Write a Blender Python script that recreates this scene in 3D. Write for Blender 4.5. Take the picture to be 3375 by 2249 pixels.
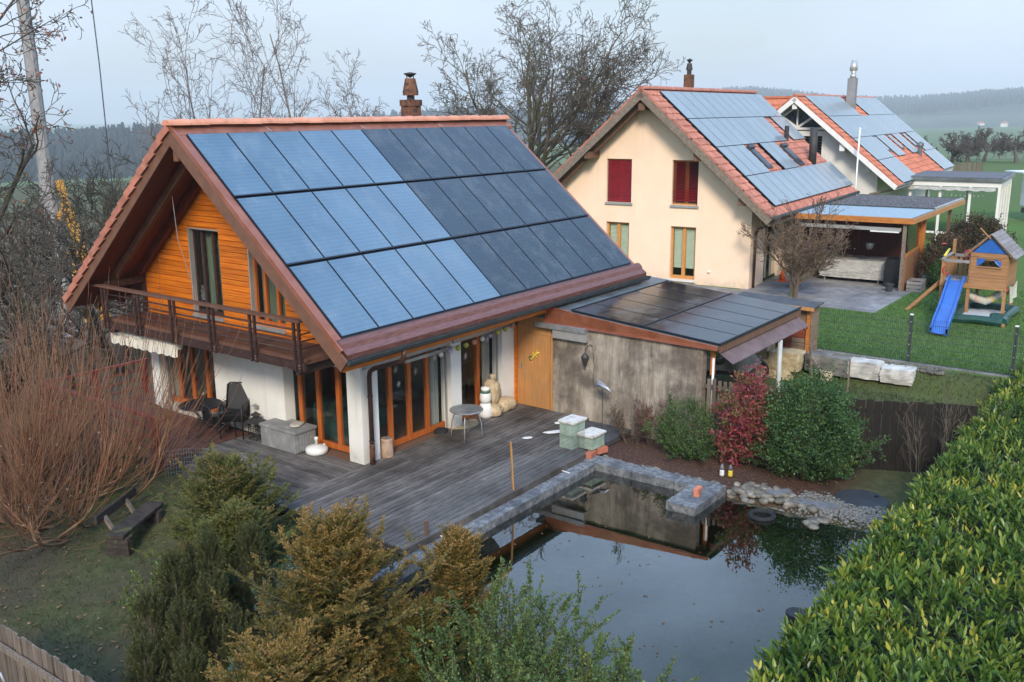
import bpy, math, random
import numpy as np
from mathutils import Vector, Matrix
R = math.radians
SC = bpy.context.scene
for o in list(bpy.data.objects): bpy.data.objects.remove(o)
COL = SC.collection
# ------------------------------------------------------------------ camera
cam_d = bpy.data.cameras.new('camera'); cam = bpy.data.objects.new('camera', cam_d); COL.objects.link(cam)
cam_d.sensor_width = 36; cam_d.sensor_fit = 'HORIZONTAL'; cam_d.lens = 33.677
cam_d.clip_start = 0.1; cam_d.clip_end = 12000
_yaw, _pit, _rol = R(36.5985), R(13.4713), R(-0.3934)
_f = Vector((math.cos(_yaw)*math.cos(_pit), math.sin(_yaw)*math.cos(_pit), -math.sin(_pit)))
_r0 = Vector((math.sin(_yaw), -math.cos(_yaw), 0)); _u0 = _r0.cross(_f)
_r = _r0*math.cos(_rol)+_u0*math.sin(_rol); _u = _u0*math.cos(_rol)-_r0*math.sin(_rol)
cam.matrix_world = Matrix(((_r.x, _u.x, -_f.x, -13.6896), (_r.y, _u.y, -_f.y, -14.1561), (_r.z, _u.z, -_f.z, 7.3765), (0, 0, 0, 1)))
SC.camera = cam
# ------------------------------------------------------------------ world: thin high cloud over a hazy winter sky
SUN_EL, SUN_AZ = R(34), math.atan2(-0.62, -0.95)      # azimuth (from +x) the light comes from
W = bpy.data.worlds.new('World'); SC.world = W; W.use_nodes = True
wn, wl = W.node_tree.nodes, W.node_tree.links
bg = wn['Background']; bg.inputs['Strength'].default_value = 0.103
sky = wn.new('ShaderNodeTexSky'); sky.sky_type = 'NISHITA'; sky.sun_disc = False
sky.sun_elevation = SUN_EL; sky.sun_rotation = math.pi/2-SUN_AZ
sky.air_density = 1.3; sky.dust_density = 2.5; sky.ozone_density = 1.5; sky.altitude = 450
tc = wn.new('ShaderNodeTexCoord'); mp = wn.new('ShaderNodeMapping'); mp.inputs['Scale'].default_value = (1.0, 1.0, 2.6)
cn = wn.new('ShaderNodeTexNoise'); cn.inputs['Scale'].default_value = 1.5; cn.inputs['Detail'].default_value = 5; cn.inputs['Roughness'].default_value = 0.5
cr = wn.new('ShaderNodeMapRange'); cr.inputs[1].default_value = 0.40; cr.inputs[2].default_value = 0.60; cr.inputs[3].default_value = 0.35; cr.inputs[4].default_value = 0.98
mx = wn.new('ShaderNodeMix'); mx.data_type = 'RGBA'
# overcast luminance rises from horizon to zenith (CIE overcast: (1+2 sin h)/3)
sx = wn.new('ShaderNodeSeparateXYZ'); wl.new(tc.outputs['Generated'], sx.inputs[0])
oc = wn.new('ShaderNodeMapRange'); oc.inputs[1].default_value = 0.0; oc.inputs[2].default_value = 1.0; oc.inputs[3].default_value = 1.0; oc.inputs[4].default_value = 2.7
wl.new(sx.outputs[2], oc.inputs[0])
vb_ = wn.new('ShaderNodeMix'); vb_.data_type = 'RGBA'; vb_.inputs[6].default_value = (6.5, 7.2, 8.1, 1); vb_.inputs[7].default_value = (2.6, 5.1, 9.5, 1); wl.new(sx.outputs[2], vb_.inputs[0])
vm = wn.new('ShaderNodeVectorMath'); vm.operation = 'SCALE'; wl.new(vb_.outputs[2], vm.inputs[0]); wl.new(oc.outputs[0], vm.inputs['Scale']); wl.new(vm.outputs[0], mx.inputs[7])
wl.new(tc.outputs['Generated'], mp.inputs[0]); wl.new(mp.outputs[0], cn.inputs['Vector']); wl.new(cn.outputs[0], cr.inputs[0])
wl.new(cr.outputs[0], mx.inputs[0]); wl.new(sky.outputs[0], mx.inputs[6]); wl.new(mx.outputs[2], bg.inputs['Color'])
sun_d = bpy.data.lights.new('sun', 'SUN'); sun = bpy.data.objects.new('sun', sun_d); COL.objects.link(sun)
sun_d.energy = 3.2; sun_d.angle = R(14); sun_d.color = (1.0, 0.89, 0.74)
_s = Vector((math.cos(SUN_AZ)*math.cos(SUN_EL), math.sin(SUN_AZ)*math.cos(SUN_EL), math.sin(SUN_EL)))
sun.rotation_euler = (-_s).to_track_quat('-Z', 'Y').to_euler(); sun.location = (-20, -20, 30)
vs = SC.view_settings; vs.view_transform = 'Standard'; vs.look = 'None'; vs.exposure = 0.20; vs.gamma = 1.0; vs.use_curve_mapping = False
SC.render.engine = 'CYCLES'
cy = SC.cycles; cy.use_denoising = True; cy.max_bounces = 6; cy.diffuse_bounces = 2; cy.glossy_bounces = 3; cy.transparent_max_bounces = 12
cy.transmission_bounces = 3; cy.volume_bounces = 1; cy.caustics_reflective = False; cy.caustics_refractive = False; cy.use_adaptive_sampling = True; cy.adaptive_threshold = 0.008; SC.render.filter_size = 1.15
# ------------------------------------------------------------------ materials
MATS = {}
def _pr(name):
    m = bpy.data.materials.new(name); m.use_nodes = True; MATS[name] = m
    return m, m.node_tree.nodes, m.node_tree.links, m.node_tree.nodes['Principled BSDF']
def c4(c): return (c[0], c[1], c[2], 1)
def ramp(n, l, src, stops):
    r = n.new('ShaderNodeValToRGB'); e = r.color_ramp.elements
    while len(e) < len(stops): e.new(0.5)
    for i, (p, c) in enumerate(stops): e[i].position = p; e[i].color = c4(c)
    l.new(src, r.inputs[0]); return r.outputs[0]
def noise(n, l, scale, detail=4, stretch=(1, 1, 1), rough=0.55, rot=(0, 0, 0), vec=None):
    if vec is None: vec = n.new('ShaderNodeNewGeometry').outputs['Position']
    mpn = n.new('ShaderNodeMapping'); mpn.inputs['Scale'].default_value = stretch; mpn.inputs['Rotation'].default_value = rot
    t = n.new('ShaderNodeTexNoise'); t.inputs['Scale'].default_value = scale; t.inputs['Detail'].default_value = detail; t.inputs['Roughness'].default_value = rough
    l.new(vec, mpn.inputs[0]); l.new(mpn.outputs[0], t.inputs['Vector']); return t.outputs[0]
def mixc(n, l, fac, a, b, mode='MIX'):
    m = n.new('ShaderNodeMix'); m.data_type = 'RGBA'; m.blend_type = mode
    for i, v in ((0, fac), (6, a), (7, b)):
        if hasattr(v, 'links'): l.new(v, m.inputs[i])
        elif i == 0: m.inputs[0].default_value = v
        else: m.inputs[i].default_value = c4(v)
    return m.outputs[2]
def rng_map(n, l, src, a, b, c, d):
    m = n.new('ShaderNodeMapRange')
    for i, v in enumerate((a, b, c, d)): m.inputs[i+1].default_value = v
    l.new(src, m.inputs[0]); return m.outputs[0]
def bumpit(n, l, b, h, strength=0.3, dist=0.02):
    k = n.new('ShaderNodeBump'); k.inputs['Strength'].default_value = strength; k.inputs['Distance'].default_value = dist
    l.new(h, k.inputs['Height']); l.new(k.outputs[0], b.inputs['Normal'])
def M(name, c1, c2=None, scale=4, detail=5, stretch=(1, 1, 1), rough=0.7, metal=0.0, bump=0.0, bdist=0.01, rand=0.0, lo=0.35, hi=0.65, ior=1.45, rot=(0, 0, 0), c3=None, scale3=0.7, lo3=0.45, hi3=0.65, bscale=None, splash=None):
    """base colour c1..c2 by world-space noise, optional larger stains c3, per-object brightness variation rand"""
    m, n, l, b = _pr(name)
    h = noise(n, l, scale, detail, stretch, rot=rot)
    col = ramp(n, l, h, [(lo, c1), (hi, c2 or c1)])
    if c3 is not None:
        s = rng_map(n, l, noise(n, l, scale3, 6, rough=0.65), lo3, hi3, 0, 1); col = mixc(n, l, s, col, c3)
    if splash:   # rain-splashed dirt at the foot of a wall and faint run-off streaks
        z0, z1, dc = splash; sp_ = n.new('ShaderNodeSeparateXYZ'); l.new(n.new('ShaderNodeNewGeometry').outputs['Position'], sp_.inputs[0])
        lowz = rng_map(n, l, sp_.outputs[2], z0, z1, .9, 0); ng = rng_map(n, l, noise(n, l, 3, 7, (1, 1, 1), rough=.7), .35, .65, 0, 1)
        mm_ = n.new('ShaderNodeMath'); mm_.operation = 'MULTIPLY'; l.new(lowz, mm_.inputs[0]); l.new(ng, mm_.inputs[1]); col = mixc(n, l, mm_.outputs[0], col, dc)
        rn_ = rng_map(n, l, noise(n, l, 5, 5, (1, 1, .06), rough=.6), .56, .75, 0, .35); col = mixc(n, l, rn_, col, dc)
    if rand:
        oi = n.new('ShaderNodeObjectInfo'); v = rng_map(n, l, oi.outputs['Random'], 0, 1, 1-rand, 1+rand)
        hs = n.new('ShaderNodeHueSaturation'); l.new(v, hs.inputs['Value']); l.new(col, hs.inputs['Color']); col = hs.outputs[0]
    l.new(col, b.inputs['Base Color']); b.inputs['Roughness'].default_value = rough; b.inputs['Metallic'].default_value = metal; b.inputs['IOR'].default_value = ior
    if bump: bumpit(n, l, b, h if bscale is None else noise(n, l, bscale, detail, stretch, rot=rot), bump, bdist)
    return m
def leafmat(name, stops, trans=0.25, rough=0.5, scale=0.0, tint=None):
    """foliage: colour from the per-leaf value 'rnd', part of the light passing through the blade"""
    m, n, l, b = _pr(name)
    at = n.new('ShaderNodeAttribute'); at.attribute_name = 'rnd'
    col = ramp(n, l, at.outputs['Fac'], stops)
    l.new(col, b.inputs['Base Color']); b.inputs['Roughness'].default_value = rough; b.inputs['IOR'].default_value = 1.4
    tr = n.new('ShaderNodeBsdfTranslucent'); l.new(col, tr.inputs['Color'])
    ms = n.new('ShaderNodeMixShader'); ms.inputs[0].default_value = trans
    l.new(b.outputs[0], ms.inputs[1]); l.new(tr.outputs[0], ms.inputs[2]); l.new(ms.outputs[0], n['Material Output'].inputs[0])
    return m
def glassmat(name, tint=(0.75, 0.8, 0.78), ior=1.5, rough=0.0, boost=1.0):
    m, n, l, b = _pr(name); n.remove(b)
    g = n.new('ShaderNodeBsdfGlossy'); g.inputs['Roughness'].default_value = rough
    t = n.new('ShaderNodeBsdfTransparent'); t.inputs['Color'].default_value = c4(tint)
    fr = n.new('ShaderNodeFresnel'); fr.inputs['IOR'].default_value = ior
    f0 = rng_map(n, l, fr.outputs[0], 0, 1/boost, 0, 1); gm_ = n.new('ShaderNodeNewGeometry'); sb_ = n.new('ShaderNodeMath'); sb_.operation = 'SUBTRACT'; sb_.inputs[0].default_value = 1.0; l.new(gm_.outputs['Backfacing'], sb_.inputs[1])
    mu_ = n.new('ShaderNodeMath'); mu_.operation = 'MULTIPLY'; l.new(f0, mu_.inputs[0]); l.new(sb_.outputs[0], mu_.inputs[1]); f = mu_.outputs[0]
    ms = n.new('ShaderNodeMixShader'); l.new(f, ms.inputs[0]); l.new(t.outputs[0], ms.inputs[1]); l.new(g.outputs[0], ms.inputs[2])
    l.new(ms.outputs[0], n['Material Output'].inputs[0]); return m
def panelmat(name, c1, c2, rough, ior, lines=0.0, along=(0, 1, 0), freq=30.0, rand=0.06):
    """solar module face: cells behind glass with fine line pattern"""
    m, n, l, b = _pr(name)
    tcn = n.new('ShaderNodeTexCoord')
    h = noise(n, l, 0.6, 3); col = ramp(n, l, h, [(0.35, c1), (0.65, c2)])
    if lines:
        sep = n.new('ShaderNodeSeparateXYZ'); l.new(tcn.outputs['Object'], sep.inputs[0])
        ma = n.new('ShaderNodeMath'); ma.operation = 'MULTIPLY'; ma.inputs[1].default_value = freq*6.2832; l.new(sep.outputs[1], ma.inputs[0])
        si = n.new('ShaderNodeMath'); si.operation = 'SINE'; l.new(ma.outputs[0], si.inputs[0])
        v = rng_map(n, l, si.outputs[0], -1, 1, 1-lines, 1+lines)
        hs = n.new('ShaderNodeHueSaturation'); l.new(v, hs.inputs['Value']); l.new(col, hs.inputs['Color']); col = hs.outputs[0]
    oi = n.new('ShaderNodeObjectInfo'); v = rng_map(n, l, oi.outputs['Random'], 0, 1, 1-rand, 1+rand)
    hs = n.new('ShaderNodeHueSaturation'); l.new(v, hs.inputs['Value']); l.new(col, hs.inputs['Color'])
    dust = rng_map(n, l, noise(n, l, 1.4, 8, (1, 1, .5), rough=.7), .48, .75, 0, .16); cd_ = mixc(n, l, dust, hs.outputs[0], (.40, .42, .42))
    spk = rng_map(n, l, noise(n, l, 16, 2), .80, .83, 0, .7); cd_ = mixc(n, l, spk, cd_, (.6, .6, .58))
    l.new(cd_, b.inputs['Base Color']); l.new(rng_map(n, l, dust, 0, .16, rough, rough+.16), b.inputs['Roughness'])
    b.inputs['IOR'].default_value = ior
    return m
M('white_plaster', (.74, .72, .66), (.80, .78, .73), 1.5, 6, rough=.9, bump=.08, c3=(.62, .60, .53), scale3=.8, lo3=.55, hi3=.85, bscale=60, splash=(0, .5, (.42, .39, .33)))
M('cream_plaster', (.88, .655, .485), (.91, .69, .52), 1.2, 5, rough=.92, bump=.06, c3=(.80, .59, .42), scale3=.5, lo3=.5, hi3=.8, bscale=60, splash=(.9, 1.35, (.55, .43, .32)))
M('pale_plaster', (.66, .64, .60), (.70, .68, .64), 1, 4, rough=.9)
M('orange_wood', (.44, .095, .006), (.74, .22, .016), 3.2, 7, (1, .35, 8), rough=.45, bump=.15, rand=.16, lo=.3, hi=.7)
M('frame_wood', (.36, .085, .014), (.50, .135, .026), 5, 5, (6, 6, .6), rough=.45)
M('frame_wood_pale', (.50, .22, .06), (.60, .28, .09), 5, 5, (6, 6, .6), rough=.5)
M('beam_brown', (.095, .042, .024), (.145, .068, .040), 5, 5, (2, 2, 2), rough=.7, bump=.15)
M('verge_brown', (.135, .062, .036), (.175, .085, .052), 4, 4, rough=.65)
M('soffit_red', (.11, .022, .010), (.18, .04, .016), 4, 5, (8, .8, .8), rough=.6)
M('balcony_brown', (.026, .012, .009), (.052, .024, .018), 6, 5, (2, 2, 2), rough=.65, bump=.2, c3=(.16, .10, .075), scale3=9, lo3=.6, hi3=.72)
M('balcony_floor', (.11, .05, .032), (.15, .075, .05), 5, 5, rough=.75)
M('copper', (.31, .110, .066), (.42, .165, .105), 3, 5, (1, 1, 1), rough=.42, metal=.45, c3=(.30, .12, .09), scale3=1.5, lo3=.5, hi3=.75)
M('copper_bright', (.50, .16, .075), (.62, .24, .13), 2.5, 5, rough=.35, metal=.75, c3=(.30, .10, .05), scale3=1.3, lo3=.5, hi3=.7)
M('copper_dark', (.17, .068, .054), (.27, .12, .098), 5, 5, (1, 8, 8), rough=.36, metal=.55)
M('gutter_grey', (.045, .055, .055), (.075, .085, .085), 4, 4, rough=.5, metal=.4)
M('pipe_brown', (.055, .030, .022), (.085, .045, .034), 4, 4, rough=.5, metal=.3)
M('zinc_sheet', (.13, .15, .155), (.18, .205, .21), 2.0, 5, rough=.42, metal=.35, c3=(.10, .11, .11), scale3=1.2)
M('alu', (.42, .42, .40), (.50, .50, .48), 3, 3, rough=.4, metal=.5)
M('rail_black', (.010, .014, .022), (.016, .022, .032), 3, 3, rough=.4)
M('terracotta', (.38, .135, .085), (.50, .20, .135), 4, 5, rough=.8, bump=.1, rand=.13, c3=(.22, .10, .07), scale3=2.2, lo3=.52, hi3=.72)
M('terracotta_pale', (.55, .22, .13), (.66, .30, .19), 4, 5, rough=.8, bump=.1, rand=.10, c3=(.42, .18, .11), scale3=3, lo3=.55, hi3=.7)
M('terracotta_orange', (.44, .135, .07), (.54, .19, .105), 4, 5, rough=.8, rand=.14, c3=(.30, .11, .07), scale3=2.2, lo3=.55, hi3=.75)
M('deck_grey', (.046, .037, .032), (.225, .204, .186), 2.6, 9, (1, 16, 1), rough=.8, bump=.25, rand=.30, lo=.3, hi=.72, c3=(.046, .036, .030), scale3=.6, lo3=.44, hi3=.68)
M('deck_grey_cross', (.046, .037, .032), (.225, .204, .186), 2.6, 9, (16, 1, 1), rough=.8, bump=.25, rand=.30, lo=.3, hi=.72, c3=(.046, .036, .030), scale3=.6, lo3=.44, hi3=.68)
M('deck_red', (.095, .036, .024), (.165, .075, .052), 3.0, 7, (14, 1, 1), rough=.7, bump=.2, rand=.15)
M('red_rail', (.16, .028, .022), (.22, .045, .035), 5, 5, rough=.6)
M('steel', (.30, .31, .31), (.42, .43, .43), 6, 3, rough=.45, metal=.6)
M('wire_grey', (.20, .21, .21), (.28, .29, .29), 6, 3, rough=.5, metal=.5)
M('black_plastic', (.012, .012, .013), (.02, .02, .022), 6, 3, rough=.45)
M('black_mesh', (.011, .011, .012), (.018, .018, .02), 60, 2, rough=.6)
M('white_plastic', (.72, .71, .68), (.78, .77, .74), 6, 3, rough=.45)
M('awning_cream', (.62, .58, .48), (.72, .68, .58), 3, 5, rough=.85)
M('slate', (.10, .10, .105), (.155, .155, .16), 3, 6, rough=.8, bump=.15, c3=(.20, .20, .205), scale3=2)
M('stone_pale', (.40, .37, .31), (.52, .48, .41), 8, 5, rough=.85)
M('sandbag', (.44, .33, .19), (.58, .45, .29), 9, 5, rough=.95, bump=.3)
M('bark_log', (.30, .20, .13), (.42, .29, .20), 7, 5, (3, 3, .6), rough=.9, bump=.3)
M('bark_pale', (.40, .27, .19), (.50, .35, .26), 7, 5, (3, 3, .5), rough=.9, bump=.3, c3=(.30, .20, .14), scale3=5)
M('hive_green', (.25, .34, .27), (.33, .42, .34), 5, 5, rough=.7, c3=(.22, .27, .21), scale3=4)
M('hive_lid', (.56, .52, .46), (.66, .62, .56), 8, 6, rough=.85, c3=(.28, .26, .23), scale3=6, lo3=.55, hi3=.7)
M('brick_red', (.42, .13, .075), (.52, .19, .11), 8, 5, rough=.85, rand=.15)
M('granite', (.075, .08, .085), (.29, .29, .285), 11, 10, rough=.85, bump=.8, bdist=.03, lo=.30, hi=.74, c3=(.075, .08, .088), scale3=3.2, lo3=.44, hi3=.66)
M('river_stone', (.085, .074, .055), (.21, .185, .145), 6, 5, rough=.7, bump=.1, rand=.35, bscale=30)
M('limestone', (.42, .34, .20), (.60, .50, .33), 3, 6, rough=.9, bump=.5, bdist=.03, c3=(.30, .22, .12), scale3=2)
M('limestone_white', (.46, .44, .40), (.60, .57, .51), 3, 6, rough=.9, bump=.5, bdist=.03, c3=(.28, .26, .23), scale3=2)
M('boulder_dark', (.10, .095, .085), (.22, .205, .18), 3, 6, rough=.9, bump=.5, bdist=.03)
M('gravel_grey', (.17, .165, .155), (.36, .345, .32), 30, 4, rough=.85, bump=.5)
M('roof_gravel', (.045, .048, .055), (.20, .20, .21), 22, 5, rough=.9, bump=.7, bdist=.03, lo=.38, hi=.62)
M('pvc_roof', (.26, .34, .38), (.32, .40, .44), 2, 4, (1, 6, 1), rough=.45)
M('patio_slab', (.20, .19, .185), (.29, .28, .275), 3, 6, rough=.75, rand=.14, c3=(.14, .13, .125), scale3=.8)
M('picket', (.095, .072, .055), (.19, .15, .118), 4, 6, (6, 6, .5), rough=.9, bump=.2, rand=.25)
M('dark_fence', (.0055, .0034, .0025), (.016, .010, .007), 4, 6, (9, 9, .4), rough=.75, bump=.3, rand=.3)
M('log_red', (.17, .034, .016), (.26, .06, .028), 4, 6, (.5, .5, 8), rough=.8, bump=.3, rand=.18)
M('log_grey', (.17, .115, .08), (.25, .18, .13), 4, 6, (.5, .5, 8), rough=.85, bump=.3, rand=.18)
M('wood_honey', (.40, .175, .052), (.53, .26, .088), 4, 6, (8, 8, .5), rough=.6, c3=(.36, .20, .09), scale3=1.2, lo3=.45, hi3=.75)
M('wood_tower', (.30, .145, .060), (.40, .205, .09), 4, 6, (6, .5, 6), rough=.75, rand=.12)
M('wood_grey', (.19, .175, .165), (.27, .25, .24), 4, 6, rough=.85, rand=.12)
M('wood_amber', (.36, .125, .024), (.48, .185, .04), 4, 6, (6, .6, 6), rough=.6)
M('wood_brown', (.12, .062, .034), (.18, .098, .06), 4, 6, (6, 6, .6), rough=.8)
M('wood_weathered', (.15, .115, .085), (.23, .185, .145), 5, 7, (1, 2, 2), rough=.9, bump=.2)
M('old_bench', (.022, .017, .014), (.055, .043, .036), 5, 7, (2, .6, 3), rough=.9, bump=.3, c3=(.075, .085, .025), scale3=2, lo3=.62, hi3=.68)
M('blue_plastic', (.022, .11, .40), (.03, .14, .47), 3, 3, rough=.35)
M('red_plastic', (.55, .02, .04), (.62, .03, .05), 3, 3, rough=.4)
M('orange_plastic', (.75, .10, .02), (.8, .14, .03), 3, 3, rough=.45)
M('yellow_plastic', (.68, .52, .05), (.72, .56, .08), 3, 3, rough=.45)
M('tarp_green', (.012, .055, .045), (.02, .08, .065), 5, 4, rough=.3)
M('tarp_silver', (.36, .35, .33), (.50, .49, .46), 4, 4, rough=.22, bump=.8, bscale=5, bdist=.06)
M('water_white', (.62, .66, .70), (.70, .74, .78), 3, 3, rough=.15)
M('mesh_cloth', (.42, .40, .33), (.52, .50, .42), 12, 3, rough=.9)
M('blind_red', (.19, .008, .014), (.24, .012, .02), 4, 3, rough=.45, rand=.08)
M('blind_green', (.52, .58, .44), (.58, .64, .50), 4, 3, rough=.7)
M('dark_red_wall', (.075, .018, .014), (.11, .026, .02), 4, 5, (8, 8, .5), rough=.75)
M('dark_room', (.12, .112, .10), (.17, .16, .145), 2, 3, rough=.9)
M('curtain_green', (.075, .10, .075), (.16, .20, .145), 6, 4, (12, 12, .3), rough=.95)
M('curtain_grey', (.30, .30, .28), (.40, .40, .375), 6, 4, (12, 12, .3), rough=.95)
M('teal_cloth', (.015, .075, .065), (.03, .11, .095), 5, 4, rough=.95)
M('corrugated_brown', (.10, .066, .064), (.15, .105, .105), 3, 4, rough=.5)
M('bitumen', (.05, .052, .055), (.08, .082, .085), 5, 4, rough=.8)
M('dark_metal', (.035, .033, .032), (.06, .055, .05), 6, 4, rough=.6, metal=.3)
M('rust', (.12, .052, .030), (.24, .105, .055), 4, 7, (5, 5, .8), rough=.75, metal=.3, c3=(.035, .026, .024), scale3=6, lo3=.5, hi3=.62)
M('machine_yellow', (.50, .245, .025), (.58, .30, .05), 3, 4, rough=.5, c3=(.28, .15, .04), scale3=4, lo3=.55, hi3=.7)
M('mast_grey', (.19, .18, .17), (.27, .26, .245), 3, 7, (3, 3, 1), rough=.7, c3=(.19, .185, .18), scale3=2.5, lo3=.5, hi3=.65)
M('anthracite', (.045, .052, .06), (.065, .072, .08), 4, 3, rough=.5, metal=.3)
M('green_mesh', (.03, .10, .07), (.05, .14, .10), 8, 3, rough=.7)
M('rubber', (.010, .010, .011), (.016, .016, .016), 8, 3, rough=.8)
M('tarp_bike', (.26, .25, .22), (.36, .345, .31), 4, 5, rough=.6, bump=.4, bscale=5, bdist=.04)
M('truck_white', (.74, .75, .76), (.78, .79, .80), 2, 3, rough=.35)
M('truck_blue', (.05, .33, .55), (.06, .36, .58), 2, 3, rough=.4)
M('truck_dark', (.03, .03, .035), (.05, .05, .055), 2, 3, rough=.5)
M('bark_oak', (.075, .064, .050), (.14, .12, .095), 6, 6, (1, 1, .4), rough=.95, bump=.5, c3=(.085, .090, .028), scale3=1.3, lo3=.50, hi3=.62)
M('bark_birch', (.135, .108, .096), (.21, .172, .155), 6, 5, rough=.95)
M('bark_dark', (.048, .041, .034), (.085, .074, .062), 6, 5, rough=.95, c3=(.055, .062, .022), scale3=1.3)
M('bark_orchard', (.085, .072, .064), (.13, .112, .10), 6, 5, rough=.95)
M('willow_bark', (.22, .135, .065), (.36, .235, .125), 3, 5, rough=.8, c3=(.16, .085, .05), scale3=1.2)
M('thicket_bark', (.070, .056, .042), (.125, .10, .078), 5, 5, rough=.95)
M('shrub_bark', (.075, .060, .042), (.14, .112, .08), 5, 5, rough=.9)
M('maple_bark', (.12, .082, .058), (.19, .135, .098), 5, 5, rough=.9, c3=(.15, .16, .05), scale3=2, lo3=.55, hi3=.7)
M('dark_hull', (.010, .013, .007), (.016, .02, .010), 4, 4, rough=1)
M('forest_far', (.014, .024, .026), (.03, .04, .038), .05, 5, rough=1, rand=.2)
M('hill_far', (.055, .075, .045), (.08, .10, .06), .01, 5, rough=1, c3=(.03, .042, .034), scale3=.004, lo3=.45, hi3=.55)
leafmat('laurel', [(0, (.024, .056, .011)), (.38, (.056, .115, .019)), (.66, (.110, .180, .028)), (.88, (.23, .27, .042)), (1, (.42, .37, .06))], .25, .34)
leafmat('yew_gold', [(0, (.026, .040, .009)), (.35, (.068, .076, .015)), (.65, (.145, .112, .022)), (.85, (.23, .145, .033)), (1, (.33, .19, .065))], .2, .55)
leafmat('yew_olive', [(0, (.042, .064, .015)), (.5, (.088, .112, .024)), (.85, (.15, .138, .034)), (1, (.24, .16, .052))], .2, .55)
leafmat('yew_dark', [(0, (.028, .036, .010)), (.5, (.070, .076, .020)), (1, (.135, .112, .034))], .15, .6)
leafmat('privet', [(0, (.034, .070, .020)), (.5, (.076, .132, .038)), (.85, (.15, .195, .055)), (1, (.26, .26, .055))], .22, .45)
leafmat('privet_blue', [(0, (.045, .085, .062)), (.6, (.085, .14, .10)), (1, (.15, .20, .14))], .22, .5)
leafmat('bush_green', [(0, (.022, .060, .016)), (.5, (.050, .110, .028)), (.9, (.095, .16, .04)), (1, (.20, .21, .04))], .2, .45)
leafmat('nandina', [(0, (.14, .15, .035)), (.3, (.24, .14, .055)), (.6, (.28, .06, .065)), (.85, (.34, .05, .09)), (1, (.50, .03, .05))], .3, .5)
leafmat('dead_leaf', [(0, (.12, .065, .03)), (.5, (.22, .12, .055)), (1, (.34, .20, .11))], .25, .7)
leafmat('oak_leaf', [(0, (.14, .062, .045)), (.5, (.25, .10, .07)), (.8, (.42, .13, .085)), (1, (.48, .21, .08))], .35, .7)
leafmat('pale_leaf', [(0, (.26, .20, .12)), (1, (.42, .34, .20))], .3, .7)
leafmat('shrub_lime', [(0, (.06, .10, .02)), (.6, (.13, .19, .03)), (1, (.24, .28, .06))], .3, .45)
leafmat('beech_hedge', [(0, (.028, .024, .014)), (.5, (.055, .050, .022)), (.85, (.11, .07, .035)), (1, (.16, .07, .055))], .2, .7)
leafmat('grass_dull', [(0, (.035, .040, .012)), (.5, (.062, .070, .018)), (.85, (.11, .10, .035)), (1, (.16, .13, .06))], .3, .7)
leafmat('grass_lush', [(0, (.042, .092, .009)), (.6, (.066, .140, .014)), (1, (.105, .17, .025))], .3, .7)
M('side_wood', (.22, .095, .040), (.30, .135, .06), 4, 6, (8, 8, .5), rough=.7)
M('chest_grey', (.19, .19, .185), (.26, .26, .25), 4, 6, rough=.75, bump=.15, c3=(.32, .32, .31), scale3=4, lo3=.55, hi3=.7)
M('post_grey', (.40, .43, .42), (.47, .50, .49), 4, 4, rough=.5)
M('chimney_grey', (.20, .20, .205), (.25, .25, .255), 4, 4, rough=.6)
glassmat('window_glass', (.93, .95, .94), 1.5, 0.0, 1.0)
glassmat('clear_film', (.80, .81, .82), 1.5, 0.12, 1.6)
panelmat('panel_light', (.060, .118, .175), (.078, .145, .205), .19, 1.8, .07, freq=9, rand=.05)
panelmat('panel_dark', (.014, .028, .043), (.022, .040, .058), .22, 1.5, .09, freq=9, rand=.08)
panelmat('panel_garage', (.014, .012, .014), (.022, .019, .02), .11, 2.0, rand=.05)
panelmat('panel_sky', (.23, .285, .31), (.26, .315, .34), .16, 2.5, rand=.04)  # pale base colour paints in the sky that the dark glass mirrors
# concrete with board marks, run-off streaks and darker damp patches
m, n, l, b = _pr('concrete')
h1 = noise(n, l, 1.3, 9, (1, 1.0, .7), rough=.68); colr = ramp(n, l, h1, [(.28, (.15, .122, .092)), (.5, (.35, .30, .235)), (.72, (.52, .465, .385))])
st = rng_map(n, l, noise(n, l, 3.2, 7, (1, 2.2, .28), rough=.7), .44, .66, 0, .8); colr = mixc(n, l, st, colr, (.145, .115, .088))
lt_ = rng_map(n, l, noise(n, l, 5.0, 6, (1, 2.4, .22), rough=.6), .55, .72, 0, .5); colr = mixc(n, l, lt_, colr, (.56, .52, .45))
dk = rng_map(n, l, noise(n, l, .85, 7, (1, 1, 1.1), rough=.66), .47, .62, 0, .9); colr = mixc(n, l, dk, colr, (.105, .085, .068))
l.new(colr, b.inputs['Base Color']); b.inputs['Roughness'].default_value = .9; bumpit(n, l, b, noise(n, l, 14, 6, (1, 3, .4)), .35, .01)
# pond water: fresnel reflection over tinted see-through, faint ripples
m, n, l, b = _pr('pond_water'); n.remove(b)
g = n.new('ShaderNodeBsdfGlossy'); g.inputs['Roughness'].default_value = .012
t = n.new('ShaderNodeBsdfTransparent'); t.inputs['Color'].default_value = (.40, .52, .34, 1)
fr = n.new('ShaderNodeFresnel'); fr.inputs['IOR'].default_value = 1.36
ms = n.new('ShaderNodeMixShader'); l.new(rng_map(n, l, fr.outputs[0], 0, .28, 0, 1), ms.inputs[0]); l.new(t.outputs[0], ms.inputs[1]); l.new(g.outputs[0], ms.inputs[2]); l.new(ms.outputs[0], n['Material Output'].inputs[0])
bk = n.new('ShaderNodeBump'); bk.inputs['Strength'].default_value = .02; bk.inputs['Distance'].default_value = .02; l.new(noise(n, l, 2.2, 3), bk.inputs['Height']); l.new(bk.outputs[0], g.inputs['Normal'])
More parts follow.
